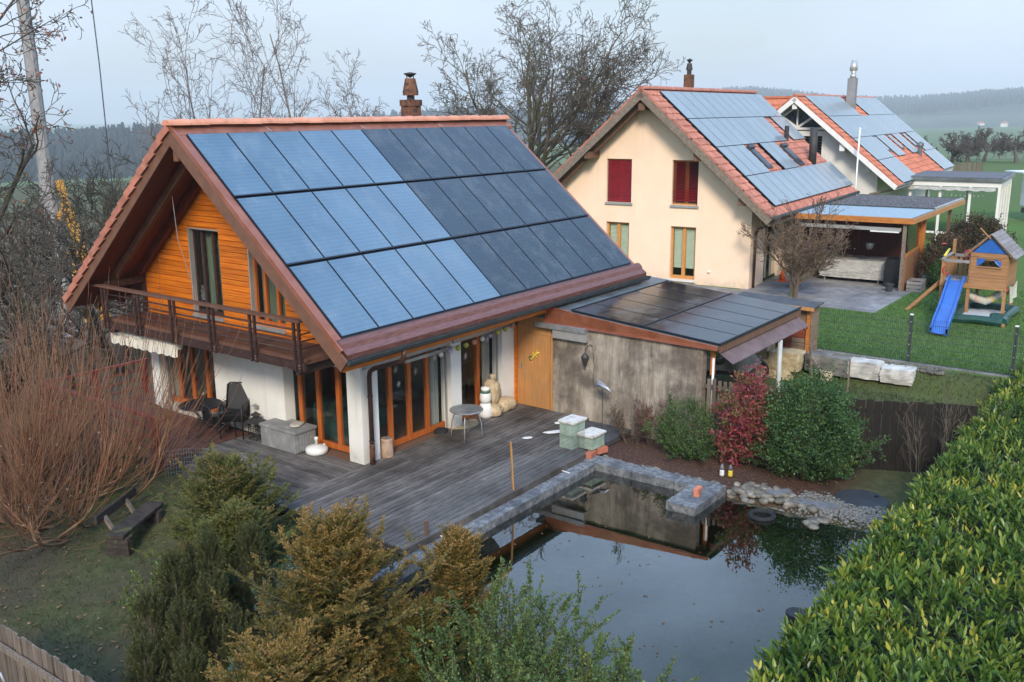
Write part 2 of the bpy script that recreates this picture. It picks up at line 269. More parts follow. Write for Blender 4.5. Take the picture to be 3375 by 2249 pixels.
# ground: dull lawn / lush lawn / mulch / pond bed blended by the painted zone mask, broken up by noise
m, n, l, b = _pr('ground_soil')
at = n.new('ShaderNodeAttribute'); at.attribute_name = 'zone'; sp = n.new('ShaderNodeSeparateColor'); l.new(at.outputs['Color'], sp.inputs[0])
dull = ramp(n, l, noise(n, l, 5, 9, rough=.72), [(.30, (.024, .024, .009)), (.46, (.050, .058, .014)), (.60, (.078, .076, .024)), (.75, (.120, .090, .048))])
patch = rng_map(n, l, noise(n, l, .5, 4), .46, .64, 0, .75); dull = mixc(n, l, patch, dull, (.060, .042, .028))
lush = ramp(n, l, noise(n, l, 7, 9, rough=.75), [(.3, (.045, .098, .010)), (.55, (.070, .150, .016)), (.75, (.11, .18, .03))])
lush = mixc(n, l, rng_map(n, l, noise(n, l, .35, 4), .45, .7, 0, .45), lush, (.085, .105, .022))
mulch = ramp(n, l, noise(n, l, 16, 9, rough=.75), [(.3, (.030, .014, .010)), (.52, (.075, .034, .022)), (.72, (.15, .075, .048))])
bed = ramp(n, l, noise(n, l, 2.2, 8, rough=.65), [(.3, (.05, .060, .020)), (.5, (.125, .125, .042)), (.7, (.24, .21, .085))])
colr = mixc(n, l, sp.outputs[0], dull, lush); colr = mixc(n, l, sp.outputs[1], colr, mulch); colr = mixc(n, l, sp.outputs[2], colr, bed)
l.new(colr, b.inputs['Base Color']); b.inputs['Roughness'].default_value = .95; bumpit(n, l, b, noise(n, l, 22, 8, rough=.75), .8, .03)
# ------------------------------------------------------------------ geometry helpers
def rawmesh(name, v, f, smooth=False):
    me = bpy.data.meshes.new(name); v = np.asarray(v, np.float32).reshape(-1, 3)
    me.vertices.add(len(v)); me.vertices.foreach_set('co', v.ravel())
    if isinstance(f, np.ndarray):
        k = f.shape[1]; lens = np.full(len(f), k); flat = f.ravel()
    else:
        lens = np.array([len(q) for q in f]); flat = np.array([i for q in f for i in q])
    me.loops.add(len(flat)); me.loops.foreach_set('vertex_index', flat.astype(np.int32))
    me.polygons.add(len(lens)); st = np.concatenate(([0], np.cumsum(lens)[:-1]))
    me.polygons.foreach_set('loop_start', st.astype(np.int32))
    me.update(calc_edges=True)
    me.polygons.foreach_set('use_smooth', np.full(len(lens), bool(smooth)))
    me.validate(); return me
def setp(o, **k):
    for a, v in k.items():
        if v: o[a] = v
    return o
def addobj(name, me, mat=None, parent=None, loc=None, rot=None, scale=None):
    if mat is not None and not me.materials: me.materials.append(MATS[mat] if isinstance(mat, str) else mat)
    o = bpy.data.objects.new(name, me); COL.objects.link(o)
    if parent is not None: o.parent = parent
    if loc is not None: o.location = loc
    if rot is not None: o.rotation_euler = rot
    if scale is not None: o.scale = scale
    return o
def thing(name, label, cat, loc=(0, 0, 0), rz=0.0, group=None):
    o = bpy.data.objects.new(name, None); COL.objects.link(o); o.location = loc; o.rotation_euler = (0, 0, rz); o.empty_display_size = .2
    return setp(o, label=label, category=cat, group=group)
class MB:
    def __init__(s): s.v = []; s.f = []; s.m = []; s.mats = []; s.cur = 0
    def use(s, mat):
        if mat not in s.mats: s.mats.append(mat)
        s.cur = s.mats.index(mat); return s
    def add(s, v, f):
        k = len(s.v); s.v += [tuple(p) for p in v]; s.f += [tuple(i+k for i in q) for q in f]; s.m += [s.cur]*len(f); return s
    def box(s, x0, y0, z0, x1, y1, z1):
        x0, x1 = min(x0, x1), max(x0, x1); y0, y1 = min(y0, y1), max(y0, y1); z0, z1 = min(z0, z1), max(z0, z1)
        return s.add([(x0, y0, z0), (x1, y0, z0), (x1, y1, z0), (x0, y1, z0), (x0, y0, z1), (x1, y0, z1), (x1, y1, z1), (x0, y1, z1)],
                     [(0, 3, 2, 1), (4, 5, 6, 7), (0, 1, 5, 4), (1, 2, 6, 5), (2, 3, 7, 6), (3, 0, 4, 7)])
    def hexa(s, p):   # 8 corners, bottom ring then top ring
        return s.add(p, [(0, 3, 2, 1), (4, 5, 6, 7), (0, 1, 5, 4), (1, 2, 6, 5), (2, 3, 7, 6), (3, 0, 4, 7)])
    def beam(s, p0, p1, w, h, up=(0, 0, 1)):
        p0, p1 = Vector(p0), Vector(p1); d = (p1-p0).normalized(); sx = d.cross(Vector(up))
        if sx.length < 1e-4: sx = d.cross(Vector((1, 0, 0)))
        sx.normalize(); su = sx.cross(d); a, c = sx*(w/2), su*(h/2)
        return s.hexa([p0-a-c, p0+a-c, p1+a-c, p1-a-c, p0-a+c, p0+a+c, p1+a+c, p1-a+c])
    def prism(s, poly, off):   # extrude polygon (3d points) by off
        n = len(poly); P = [Vector(p) for p in poly]; O = Vector(off)
        return s.add(P+[p+O for p in P], [tuple(range(n))[::-1], tuple(range(n, 2*n))]+[(i, (i+1) % n, (i+1) % n+n, i+n) for i in range(n)])
    def tube(s, pts, r, n=8, cap=True):
        P = [Vector(p) for p in pts]; k = len(P); rr = r if hasattr(r, '__len__') else [r]*k
        v = []; ref = None
        for i in range(k):
            d = (P[min(i+1, k-1)]-P[max(i-1, 0)]).normalized()
            if ref is None: ref = d.orthogonal().normalized()
            ref = (ref-d*ref.dot(d)); ref = ref.normalized() if ref.length > 1e-5 else d.orthogonal().normalized()
            bb = d.cross(ref)
            v += [P[i]+(ref*math.cos(6.28318*j/n)+bb*math.sin(6.28318*j/n))*rr[i] for j in range(n)]
        f = [(i*n+j, i*n+(j+1) % n, (i+1)*n+(j+1) % n, (i+1)*n+j) for i in range(k-1) for j in range(n)]
        if cap: f += [tuple(range(n))[::-1], tuple(range((k-1)*n, k*n))]
        return s.add(v, f)
    def lathe(s, prof, c=(0, 0, 0), n=16, ax=None):   # prof: (r, z)
        v = []
        for r_, z_ in prof: v += [(c[0]+r_*math.cos(6.28318*j/n), c[1]+r_*math.sin(6.28318*j/n), c[2]+z_) for j in range(n)]
        k = len(prof)
        f = [(i*n+j, i*n+(j+1) % n, (i+1)*n+(j+1) % n, (i+1)*n+j) for i in range(k-1) for j in range(n)]
        f += [tuple(range(n))[::-1], tuple(range((k-1)*n, k*n))]
        return s.add(v, f)
    def mesh(s, name, smooth=False):
        me = rawmesh(name, s.v, s.f, smooth)
        if s.mats:
            for q in s.mats: me.materials.append(MATS[q])
            me.polygons.foreach_set('material_index', np.array(s.m, np.int32))
        return me
    def build(s, name, mat=None, parent=None, smooth=False, **k):
        me = s.mesh(name, smooth); return addobj(name, me, mat, parent, **k)
def bx(name, mat, parent, *b): return MB().box(*b).build(name, mat, parent)
def bevelled(o, w=.01, seg=2):
    md = o.modifiers.new('b', 'BEVEL'); md.width = w; md.segments = seg; md.limit_method = 'ANGLE'; return o
UNIT = MB().box(-.5, -.5, -.5, .5, .5, .5)
_ub = {}
def ubox(name, mat, parent, c, size, rot=(0, 0, 0)):
    """a piece out of the shared unit block of its material"""
    if mat not in _ub: _ub[mat] = UNIT.mesh('block_'+mat); _ub[mat].materials.append(MATS[mat])
    return addobj(name, _ub[mat], None, parent, c, rot, size)
def vnoise(P, seed=0, freq=1.0, oct=3):
    """cheap smooth value noise for numpy point arrays"""
    rs = np.random.RandomState(seed); out = np.zeros(len(P)); a = 1.0; tot = 0
    for k in range(oct):
        for _ in range(3):
            w = rs.normal(size=3)*freq*2.2; out += a*np.sin(P@w+rs.rand()*6.28)/3
        tot += a; a *= .55; freq *= 2.1
    return out/tot
def rockmesh(name, sx, sy, sz, mat, seed, amp=.05, n=5, boxy=.75):
    """roughly squared or rounded stone: a subdivided cube pushed between box and ellipsoid and roughened"""
    g = np.linspace(-1, 1, n); v = []; idx = {}; f = []
    def vi(p):
        k = tuple(np.round(p, 4))
        if k not in idx: idx[k] = len(v); v.append(k)
        return idx[k]
    for ax in range(3):
        for sg in (-1, 1):
            for i in range(n-1):
                for j in range(n-1):
                    q = []
                    for a, c in ((i, j), (i+1, j), (i+1, j+1), (i, j+1)):
                        p = [0, 0, 0]; p[ax] = sg; p[(ax+1) % 3] = g[a]; p[(ax+2) % 3] = g[c]; q.append(vi(p))
                    f.append(tuple(q) if sg > 0 else tuple(q[::-1]))
    V = np.array(v, float); sph = V/np.linalg.norm(V, axis=1)[:, None]
    V = V*boxy+sph*(1-boxy)*1.15
    d = vnoise(V*1.0, seed, .8, 3)[:, None]; V = V*(1+amp*2*d)+np.random.RandomState(seed).normal(size=V.shape)*amp*.35
    me = rawmesh(name, V*np.array([sx/2, sy/2, sz/2]), f, boxy < .6); me.materials.append(MATS[mat]); return me
def S(a, b, x):
    t = np.clip((x-a)/(b-a), 0, 1); return t*t*(3-2*t)
# ------------------------------------------------------------------ ground: one sheet out to the horizon
POOL = (-3.7, 3.35, -10.35, -3.85)    # x0 x1 y0 y1
def hgt(x, y):
    x = np.asarray(x, float); y = np.asarray(y, float)
    h = -0.62+0*x
    yard = S(3.3, 3.7, x)*S(-10.6, -10.2, y)*(1-S(-.5, .5, y))      # planting bed beside the pond
    h = h+yard*.42
    h = np.where((x > 5.6) & (y < .5) & (y > -5.3), -.2, h)
    r1 = np.where(y < -5.2, S(6.5, 7.1, x+.25*(y+7.3)*(y < -7.3)), S(5.8, 6.2, x)); h = h+(.30-h)*r1
    h = h+(.9-h)*S(10.95, 11.6, x+.04*np.clip(-y-5, 0, 9))
    h = h+(.9-h)*S(8.5, 10.5, x)*S(-1, 2, y)
    drop = np.clip(y-11-np.clip(x-6, 0, 60)*.10, 0, None)*(1-S(34, 60, x)*.6)
    h = h-np.minimum(drop*(.19-.13*S(12, 40, x)), 20)
    far = np.clip(np.hypot(x-10, y)-110, 0, None); h = h-np.minimum(far*.04, 14)
    h = h+.34*S(-4.6, -2.7, x)*(1-S(3.2, 3.5, x))*S(-3.9, -3.4, y)*(1-S(8, 11, y))
    ins = (x > POOL[0]) & (x < POOL[1]) & (y > POOL[2]) & (y < POOL[3])
    bank = -1.30+.96*S(1.2, 3.25, x)*S(6.6, 7.3, -y)
    h = np.where(ins, bank, h)
    return h
def lines(parts):
    out = []
    for a, b_, st in parts: out += list(np.arange(a, b_-1e-6, st))
    return out
gx = np.array(sorted([-4000, -2500, -1500, -900, -500, -300, -180, -110, -70, -45, -30, -22, -18]+lines([(-16, 13, .2), (13, 40, .6), (40, 130, 3)])+[130, 150, 180, 220, 280, 360, 480, 650, 900, 1300, 1900, 2800, 4000]+[POOL[0]+.01, POOL[1]-.01, POOL[0]-.01, POOL[1]+.01]))
gy = np.array(sorted([-4000, -2500, -1500, -900, -500, -300, -180, -110, -70, -45, -30, -22, -18]+lines([(-16, 10, .2), (10, 40, .8), (40, 130, 4)])+[130, 150, 180, 220, 280, 360, 480, 650, 900, 1300, 1900, 2800, 4000]+[POOL[2]+.01, POOL[3]-.01, POOL[2]-.01, POOL[3]+.01]))
GX, GY = np.meshgrid(gx, gy, indexing='ij'); GZ = hgt(GX, GY)
near = (np.abs(GX) < 40) & (np.abs(GY) < 40) & (GZ > -1.3)
GP = np.stack([GX.ravel(), GY.ravel(), GZ.ravel()], 1)
GP[:, 2] += np.where(near.ravel() & (GX.ravel() < 5.5) & (GZ.ravel() < -.1), vnoise(GP*np.array([1, 1, 0]), 3, .5, 3)*.05, 0)
nx, ny = len(gx), len(gy); I = np.arange(nx*ny).reshape(nx, ny)
GF = np.stack([I[:-1, :-1].ravel(), I[1:, :-1].ravel(), I[1:, 1:].ravel(), I[:-1, 1:].ravel()], 1)
gme = rawmesh('ground', GP, GF, True); gme.materials.append(MATS['ground_soil'])
x, y = GP[:, 0], GP[:, 1]; zone = np.zeros((len(GP), 4), np.float32); zone[:, 3] = 1
lush = np.maximum(S(11.2, 12.0, x), S(8.5, 10.5, x)*S(-1, 2, y)); zone[:, 0] = np.clip(lush*(1-.35*S(45, 70, x)), 0, 1)
slope = S(6.6, 7.4, x)*(1-S(11.2, 12, x)); zone[:, 0] = np.maximum(zone[:, 0], slope*.35)
zone[:, 0] *= 1-.9*S(9, 14, y-.15*np.clip(x-8, 0, 40))*(1-S(200, 400, np.hypot(x, y)))
zone[:, 1] = 0
zone[:, 1] = .55*S(9, 16, y)*(1-S(120, 260, np.hypot(x, y)))*(1-S(30, 50, x))
zone[:, 1] = np.maximum(zone[:, 1], S(3.45, 3.7, x)*(1-S(6.2, 6.8, x))*S(-9.0, -8.3, y)*(1-S(0, 1, y)))
zone[:, 1] = np.maximum(zone[:, 1], .9*S(4.6, 6.2, y+.35*x+1.2)*(1-S(-3.2, -2.4, x))*S(-14, -9, x)*(1-S(12, 20, y)))
ins = (x > POOL[0]) & (x < POOL[1]) & (y > POOL[2]) & (y < POOL[3]); zone[:, 2] = ins
ca = gme.attributes.new('zone', 'FLOAT_COLOR', 'POINT'); ca.data.foreach_set('color', zone.ravel())
setp(addobj('ground', gme), kind='structure', label='garden ground with dull lawn, planting bed and the green fields beyond', category='ground')
wv = [(POOL[0], POOL[2], -.27), (POOL[1]+.12, POOL[2], -.27), (POOL[1]+.12, POOL[3], -.27), (POOL[0], POOL[3], -.27)]
setp(MB().add(wv, [(0, 1, 2, 3)]).build('pond_water', 'pond_water'), kind='structure', label='still dark pond water mirroring roofs and sky', category='water')
# distant hills with their woods
def hill(name, label, a0, a1, dist, top, depth, seed, base=-18):
    """ridge seen from the garden between bearings a0..a1 (degrees from +x), crest height from top(t)"""
    ts = np.linspace(0, 1, 90); V = []
    for t in ts:
        a = R(a0+(a1-a0)*t); d = dist
        for k, (dd, hh) in enumerate(((-depth*.9, base-2), (-depth*.6, base+(top(t)-base)*.3), (-depth*.3, base+(top(t)-base)*.74), (0, top(t)), (depth*.5, top(t)-4), (depth, base))):
            V.append((-13.7+math.cos(a)*(d+dd), -14.2+math.sin(a)*(d+dd), hh))
    V = np.array(V); V[:, 2] += vnoise(V, seed, .004, 3)*(top(.5)-base)*.04
    F = [(i*6+j, i*6+j+1, (i+1)*6+j+1, (i+1)*6+j) for i in range(89) for j in range(5)]
    o = addobj(name, rawmesh(name, V, F, True), 'hill_far'); setp(o, kind='structure', label=label, category='hill'); return o
def wood(name, label, a0, a1, dist, top, rows, n, hgtm, seed):
    """a far wood reading as one mass: thousands of small tapering crowns"""
    rs = np.random.RandomState(seed); a = np.radians(a0+(a1-a0)*rs.rand(n)); t = (np.degrees(a)-a0)/(a1-a0); dd = -rs.rand(n)*rows
    base = np.array([top(q) for q in t])+dd*hgtm*.35/ rows*6-hgtm*.4
    px = -13.7+np.cos(a)*(dist+dd); py = -14.2+np.sin(a)*(dist+dd)
    H = hgtm*(.6+.6*rs.rand(n)); Rr = H*(.16+.14*rs.rand(n)); conif = rs.rand(n) < .6
    k = 5; V = np.zeros((n, 3*k, 3)); ang = np.arange(k)/k*6.283
    for lv, (zz, rc, rb) in enumerate(((0, .9, .7), (.5, .65, 1.0), (1, .05, .35))):
        rr = np.where(conif, rc, rb)*Rr
        V[:, lv*k:(lv+1)*k, 0] = px[:, None]+rr[:, None]*np.cos(ang); V[:, lv*k:(lv+1)*k, 1] = py[:, None]+rr[:, None]*np.sin(ang); V[:, lv*k:(lv+1)*k, 2] = (base+H*zz)[:, None]
    f = [(lv*k+j, lv*k+(j+1) % k, (lv+1)*k+(j+1) % k, (lv+1)*k+j) for lv in range(2) for j in range(k)]+[tuple(range(2*k, 3*k))[:4]]
    F = (np.array(f)[None]+(np.arange(n)*3*k)[:, None, None]).reshape(-1, 4)
    setp(addobj(name, rawmesh(name, V, F, True), 'forest_far'), kind='stuff', label=label, category='forest')
topL = lambda t: 3.4+2.4*math.sin(t*5)
hill('hill', 'low wooded ridge across the valley behind the timber house', 44, 66, 800, lambda t: topL(t)-13, 420, 5, -28)
wood('forest', 'dark blue hazy wood across the valley behind the timber house', 44.5, 65.5, 800, lambda t: topL(t)-11, 420, 8000, 12, 8)
topM = lambda t: 9+9*math.sin(t*3.14)-7*abs(t-.5)
hill('hill', 'far wooded hill behind the big bare tree', 28, 47, 1500, lambda t: topM(t)-12, 520, 6, -20)
wood('forest', 'pale blue hazy wood on the hill behind the chimney', 28.5, 46.5, 1500, lambda t: topM(t)-12, 420, 4500, 16, 9)
topR = lambda t: 34+34*math.exp(-((t-.72)/.17)**2)+24*math.exp(-((t-.18)/.2)**2)
hill('hill', 'long pale hazy hill on the right horizon', 3, 32, 2600, lambda t: topR(t)-16, 1200, 7, -22)
wood('forest', 'pale hazy woods along the crest of the right hill', 3.5, 31, 2600, lambda t: topR(t)-10, 700, 6000, 14, 10)
# ------------------------------------------------------------------ the timber house with the solar roof
rnd = random.Random(4)
SL = R(40.72); TA = math.tan(SL); CA, SA = math.cos(SL), math.sin(SL)
def zp(y): return 7.005-(3.596-y)*TA            # plane of the solar modules
YR = 3.80
def zr(y): return zp(y if y <= YR else 2*YR-y)-.10   # roof skin, both slopes
A = thing('timber_house', 'white and orange timber house with full solar roof and balcony above the pond deck', 'house')
RX0, RX1 = -1.5, 10.25
# roof slabs
def slab(name, mat, y0, y1, x0, x1, top, th, par=A):
    m_ = MB(); m_.hexa([(x0, y0, zr(y0)+top-th), (x1, y0, zr(y0)+top-th), (x1, y1, zr(y1)+top-th), (x0, y1, zr(y1)+top-th),
                        (x0, y0, zr(y0)+top), (x1, y0, zr(y0)+top), (x1, y1, zr(y1)+top), (x0, y1, zr(y1)+top)]); return m_.build(name, mat, par)
roof = slab('roof', 'soffit_red', -1.05, YR, RX0+.06, RX1-.02, -.03, .20)
slab('roof', 'soffit_red', YR+.003, 8.62, RX0+.06, RX1-.02, -.03, .20)
slab('roof_skin', 'copper', -1.02, YR-.02, RX0+.04, RX1-.04, -.012, .015)
slab('roof_skin', 'terracotta_pale', YR+.05, 8.6, RX0+.3, RX1, -.005, .02)
# left-slope tiles: the courses along the verge, one by one
tile_me = {}
def tilemesh(key, w=.30, ln=.42, mat='terracotta'):
    if key in tile_me: return tile_me[key]
    n_ = 7; v = []; prof = [(i/(n_-1), .028*math.sin(i/(n_-1)*6.283-1.2)+.02) for i in range(n_)]
    for yy, dz in ((0, 0.018), (-ln, 0.045)):
        for u_, h_ in prof: v.append((u_*w-w/2, yy, h_+dz))
    for u_, h_ in prof: v.append((u_*w-w/2, -ln, h_+.045-.03))
    f = [(i+1, i, n_+i, n_+i+1) for i in range(n_-1)]+[(n_+i+1, n_+i, 2*n_+i, 2*n_+i+1) for i in range(n_-1)]
    me = rawmesh('tile', v, f); me.materials.append(MATS[mat]); tile_me[key] = me; return me
nc = 17; ln_ = (8.66-YR)/CA/nc
tv = MB().box(-.16, -ln_-.05, .01, .16, .02, .06).box(.155, -ln_-.05, -.09, .20, .02, .065); tvm = tv.mesh('verge_tile'); tvm.materials.append(MATS['terracotta'])
for i in range(nc):
    s_ = i*ln_; y_ = YR+s_*CA
    addobj('verge_tile', tvm, None, A, (RX0+.14, y_, zr(y_)+.01), (SL-.11, 0, math.pi))
    for kx in range(3):
        addobj('tile', tilemesh('A', .30, ln_+.05, 'terracotta'), None, A, (RX0+.46+kx*.3, y_, zr(y_)), (SL-.03, 0, math.pi))
# ridge tiles
rt = MB(); n_ = 9
for xx, r_ in ((0, .13), (.46, .155), (.50, .155)):
    rt.v += [(xx, math.cos(math.pi*j/(n_-1))*r_*1.15, math.sin(math.pi*j/(n_-1))*r_*.85) for j in range(n_)]
rt.f = [(i*n_+j, i*n_+j+1, (i+1)*n_+j+1, (i+1)*n_+j) for i in range(2) for j in range(n_-1)]+[tuple(range(n_)), tuple(range(2*n_, 3*n_))[::-1]]; rt.m = [0]*len(rt.f)
rtm = rt.mesh('ridge_tile'); rtm.materials.append(MATS['terracotta_pale'])
for i in range(25): addobj('ridge_tile', rtm, None, A, (RX0-.06+i*.47, YR+rnd.uniform(-.01, .01), 7.15+rnd.uniform(-.006, .006)), (0, 0, rnd.uniform(-.02, .02)))
# copper: ridge flashing with lead strips, verge tray, eave apron in two rolls, fascia
fl = MB(); fl.hexa([(RX0+.04, 3.56, zr(3.56)+.01), (RX1, 3.56, zr(3.56)+.01), (RX1, 3.78, zr(3.78)+.05), (RX0+.04, 3.78, zr(3.78)+.05), (RX0+.04, 3.56, zr(3.56)+.075), (RX1, 3.56, zr(3.56)+.075), (RX1, 3.78, zr(3.78)+.10), (RX0+.04, 3.78, zr(3.78)+.10)]); fl.build('ridge_flashing', 'copper', A)
for xx in (1.0, 4.0, 7.0): ubox('flashing_clip', 'alu', A, (xx, 3.66, zr(3.66)+.085), (.03, .26, .012), (SL-.1, 0, .25))
vt = MB()
vt.beam((RX0+.13, -1.0, zr(-1.0)+.045), (RX0+.13, 3.75, zr(3.75)+.045), .22, .02, (0, -SA, CA)); vt.beam((RX0+.02, -1.06, zr(-1.06)+.06), (RX0+.02, 3.80, zr(3.80)+.06), .05, .10, (0, -SA, CA))
vt.build('verge_flashing', 'copper', A)
ap = MB(); prof = [(-.86, .0), (-.93, .035), (-1.00, .02), (-1.03, -.035), (-1.045, -.05), (-1.10, -.045), (-1.16, -.055), (-1.165, -.22), (-1.14, -.22), (-1.12, -.09), (-.86, -.07)]
P_ = [(RX0+.07, q[0], zp(-.86)-.02+(q[0]+.86)*TA*.75+q[1]) for q in prof]
for a_, b_ in zip(P_, P_[1:]): ap.add([a_, (RX1, a_[1], a_[2]), (RX1, b_[1], b_[2]), b_], [(0, 1, 2, 3)])
ap.build('eave_apron', 'copper_dark', A)
for xx in np.arange(.5, 10, 2.0): ubox('apron_seam', 'copper_dark', A, (xx, -1.170, P_[7][2]+.08), (.012, .006, .17))
gt = MB(); GZ0 = P_[7][2]+.045
pro = [(-1.175, .03), (-1.18, -.03), (-1.215, -.075), (-1.26, -.075), (-1.295, -.03), (-1.30, .03), (-1.315, .035), (-1.315, .022)]
for (a_, b_) in zip(pro, pro[1:]): gt.add([(RX0+.02, a_[0], GZ0+a_[1]), (RX1, a_[0], GZ0+a_[1]), (RX1, b_[0], GZ0+b_[1]), (RX0+.02, b_[0], GZ0+b_[1])], [(0, 1, 2, 3)])
for xe in (RX0+.02, RX1): gt.add([(xe, q[0], GZ0+q[1]) for q in pro[:6]], [(0, 1, 2, 3, 4, 5)])
gut = gt.build('gutter', 'gutter_grey', A)
gut.modifiers.new('s', 'SOLIDIFY').thickness = .006
MB().tube([(.06, -1.24, GZ0-.06), (.05, -1.23, 2.58), (.06, -1.15, 2.47), (.10, -.7, 2.31), (.12, -.3, 2.17), (.14, -.16, 2.08), (.15, -.12, 1.95), (.15, -.12, .02)], .052, 10).build('downpipe', 'pipe_brown', A, True)
MB().lathe([(.062, 0), (.062, .42), (.055, .46)], (.15, -.12, .0), 12).build('downpipe_shoe', 'rust', A, True)
for zz_ in (.5, 1.5): MB().lathe([(.062, 0), (.062, .04)], (.15, -.12, zz_), 12).build('pipe_clip', 'pipe_brown', A)
# fascia, verge boards, rafters, purlins
bx('fascia', 'orange_wood', A, RX0+.12, -.99, GZ0-.25, 6.2, -.93, GZ0-.02)
vb = MB().beam((RX0+.025, -1.12, zr(-1.12)-.17), (RX0+.025, YR+.05, zr(YR)-.128), .05, .28, (0, -SA, CA)); vb.build('verge_board', 'verge_brown', A)
vb = MB().beam((RX0+.025, 2*YR+1.10, zr(-1.10)-.17), (RX0+.024, YR-.05, zr(YR)-.128), .052, .28, (0, SA, CA)); vb.build('verge_board', 'verge_brown', A)
for xr in (-.78, -.13):
    MB().beam((xr, -1.0, zr(-1.0)-.30), (xr, YR, zr(YR)-.34), .12, .2, (0, -SA, CA)).build('rafter', 'verge_brown' if xr < -.5 else 'soffit_red', A)
    MB().beam((xr, 2*YR+1.0, zr(-1.0)-.30), (xr, YR, zr(YR)-.34), .12, .2, (0, SA, CA)).build('rafter', 'verge_brown' if xr < -.5 else 'soffit_red', A)
bx('ridge_purlin', 'verge_brown', A, -1.38, YR-.08, 6.40, 0, YR+.08, 6.64)
# modules: 3 rows, 5 pale + 6 dark per row
PWc, GAP = 11.2/11, .018; RH = 5.87/3
fr_ = .014
def module(w, h, mat):
    m_ = MB().use('rail_black').box(-w/2, -h/2, -.035, w/2, h/2, -.004).use(mat); m_.add([(-w/2+fr_, -h/2+fr_, .002), (w/2-fr_, -h/2+fr_, .002), (w/2-fr_, h/2-fr_, .002), (-w/2+fr_, h/2-fr_, .002)], [(0, 1, 2, 3)])
    return m_.mesh('solar_panel')
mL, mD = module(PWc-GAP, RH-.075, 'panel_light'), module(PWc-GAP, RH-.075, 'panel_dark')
for r_ in range(3):
    for c_ in range(11):
        s_ = (r_+.5)*RH+.02
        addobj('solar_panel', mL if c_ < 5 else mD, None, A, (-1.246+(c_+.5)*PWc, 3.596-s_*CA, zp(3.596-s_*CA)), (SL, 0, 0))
    for k, dz in ((0, -.012), (1, -.002)):
        s_ = r_*RH-.005+k*.022
        if r_: MB().beam((-1.246, 3.596-s_*CA, zp(3.596-s_*CA)+dz+.012), (-1.246+11.2, 3.596-s_*CA, zp(3.596-s_*CA)+dz+.012), .016, .03, (0, -SA, CA)).build('module_rail', 'rail_black', A)
bx('panel_bed', 'rail_black', A, 0, 0, 0, .01, .01, .01).hide_render = False
bpy.data.objects.remove(bpy.data.objects['panel_bed'])
pb = MB(); pb.hexa([(-1.246, 3.596-5.87*CA, zp(3.596-5.87*CA)-.085), (9.954, 3.596-5.87*CA, zp(3.596-5.87*CA)-.085), (9.954, 3.60, zp(3.60)-.085), (-1.246, 3.60, zp(3.60)-.085), (-1.246, 3.596-5.87*CA, zp(3.596-5.87*CA)-.040), (9.954, 3.596-5.87*CA, zp(3.596-5.87*CA)-.040), (9.954, 3.60, zp(3.60)-.040), (-1.246, 3.60, zp(3.60)-.040)]); pb.build('mounting_tray', 'rail_black', A)
# chimney: rusty sheet-metal shaft with tapered cowl and conical cap
cx, cy_ = 7.05, 4.75
ch = MB().box(cx-.20, cy_-.20, 6.0, cx+.20, cy_+.20, 7.55).box(cx-.225, cy_-.225, 7.55, cx+.225, cy_+.225, 7.72); chim = ch.build('chimney', 'rust', A)
MB().lathe([(.11, 0), (.11, .22)], (cx, cy_, 7.72), 12).build('flue', 'dark_metal', chim)
MB().lathe([(.22, .12), (.22, .20), (.225, .21), (.15, .56), (.15, .58)], (cx, cy_, 7.72), 8).build('cowl', 'rust', chim)
for a_ in range(4): MB().tube([(cx+.12*math.cos(a_*1.57), cy_+.12*math.sin(a_*1.57), 8.28), (cx+.15*math.cos(a_*1.57), cy_+.15*math.sin(a_*1.57), 8.42)], .01, 5).build('strut', 'dark_metal', chim)
MB().lathe([(.02, -.10), (.18, .0), (.18, .02), (.02, .05)], (cx, cy_, 8.42), 14).build('chimney_cap', 'dark_metal', chim)
# ---- ground-floor walls and piers (openings between them)
H1 = 2.36
def wall(*b): return bx('wall', 'white_plaster', A, *b)
wall(0, -.01, 0, .5, .42, H1); wall(0, 2.47, 0, .3, 5.0, H1); wall(0, 7.28, 0, .34, 7.62, H1)
wall(2.95, 0, 0, 3.33, .32, H1); wall(4.95, 0, 0, 5.53, .32, H1)
wall(0.02, .421, 2.06, .28, 2.469, H1); wall(0.02, 5.001, 2.04, .28, 7.279, H1)
wall(.501, .02, 2.08, 2.949, .28, H1); wall(3.331, .02, 2.08, 4.949, .28, H1)
bx('wall', 'white_plaster', A, 9.2, .0, -.1, 9.45, 7.6, H1+.9); bx('wall', 'white_plaster', A, .34, 7.35, -.6, 9.2, 7.62, H1); bx('wall', 'white_plaster', A, 5.74, .02, -.1, 9.2, .28, H1)
bx('plinth', 'stone_pale', A, -.06, 5.0, -.02, .32, 7.28, .10)
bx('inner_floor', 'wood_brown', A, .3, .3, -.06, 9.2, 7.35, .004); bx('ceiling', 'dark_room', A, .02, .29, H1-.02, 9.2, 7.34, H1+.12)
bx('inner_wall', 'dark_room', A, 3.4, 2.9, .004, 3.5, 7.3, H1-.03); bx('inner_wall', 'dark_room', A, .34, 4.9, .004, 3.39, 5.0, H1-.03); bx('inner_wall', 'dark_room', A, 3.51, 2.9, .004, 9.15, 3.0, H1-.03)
for b_ in ((.5, .003, -.06, 2.95, .299, -.004), (3.33, .003, -.06, 4.95, .299, -.004), (.003, .42, -.06, .299, 2.47, -.004)): bx('threshold', 'wood_brown', A, *b_)
bx('upper_floor', 'balcony_floor', A, .2, .3, H1+.13, 9.2, 7.3, H1+.2)
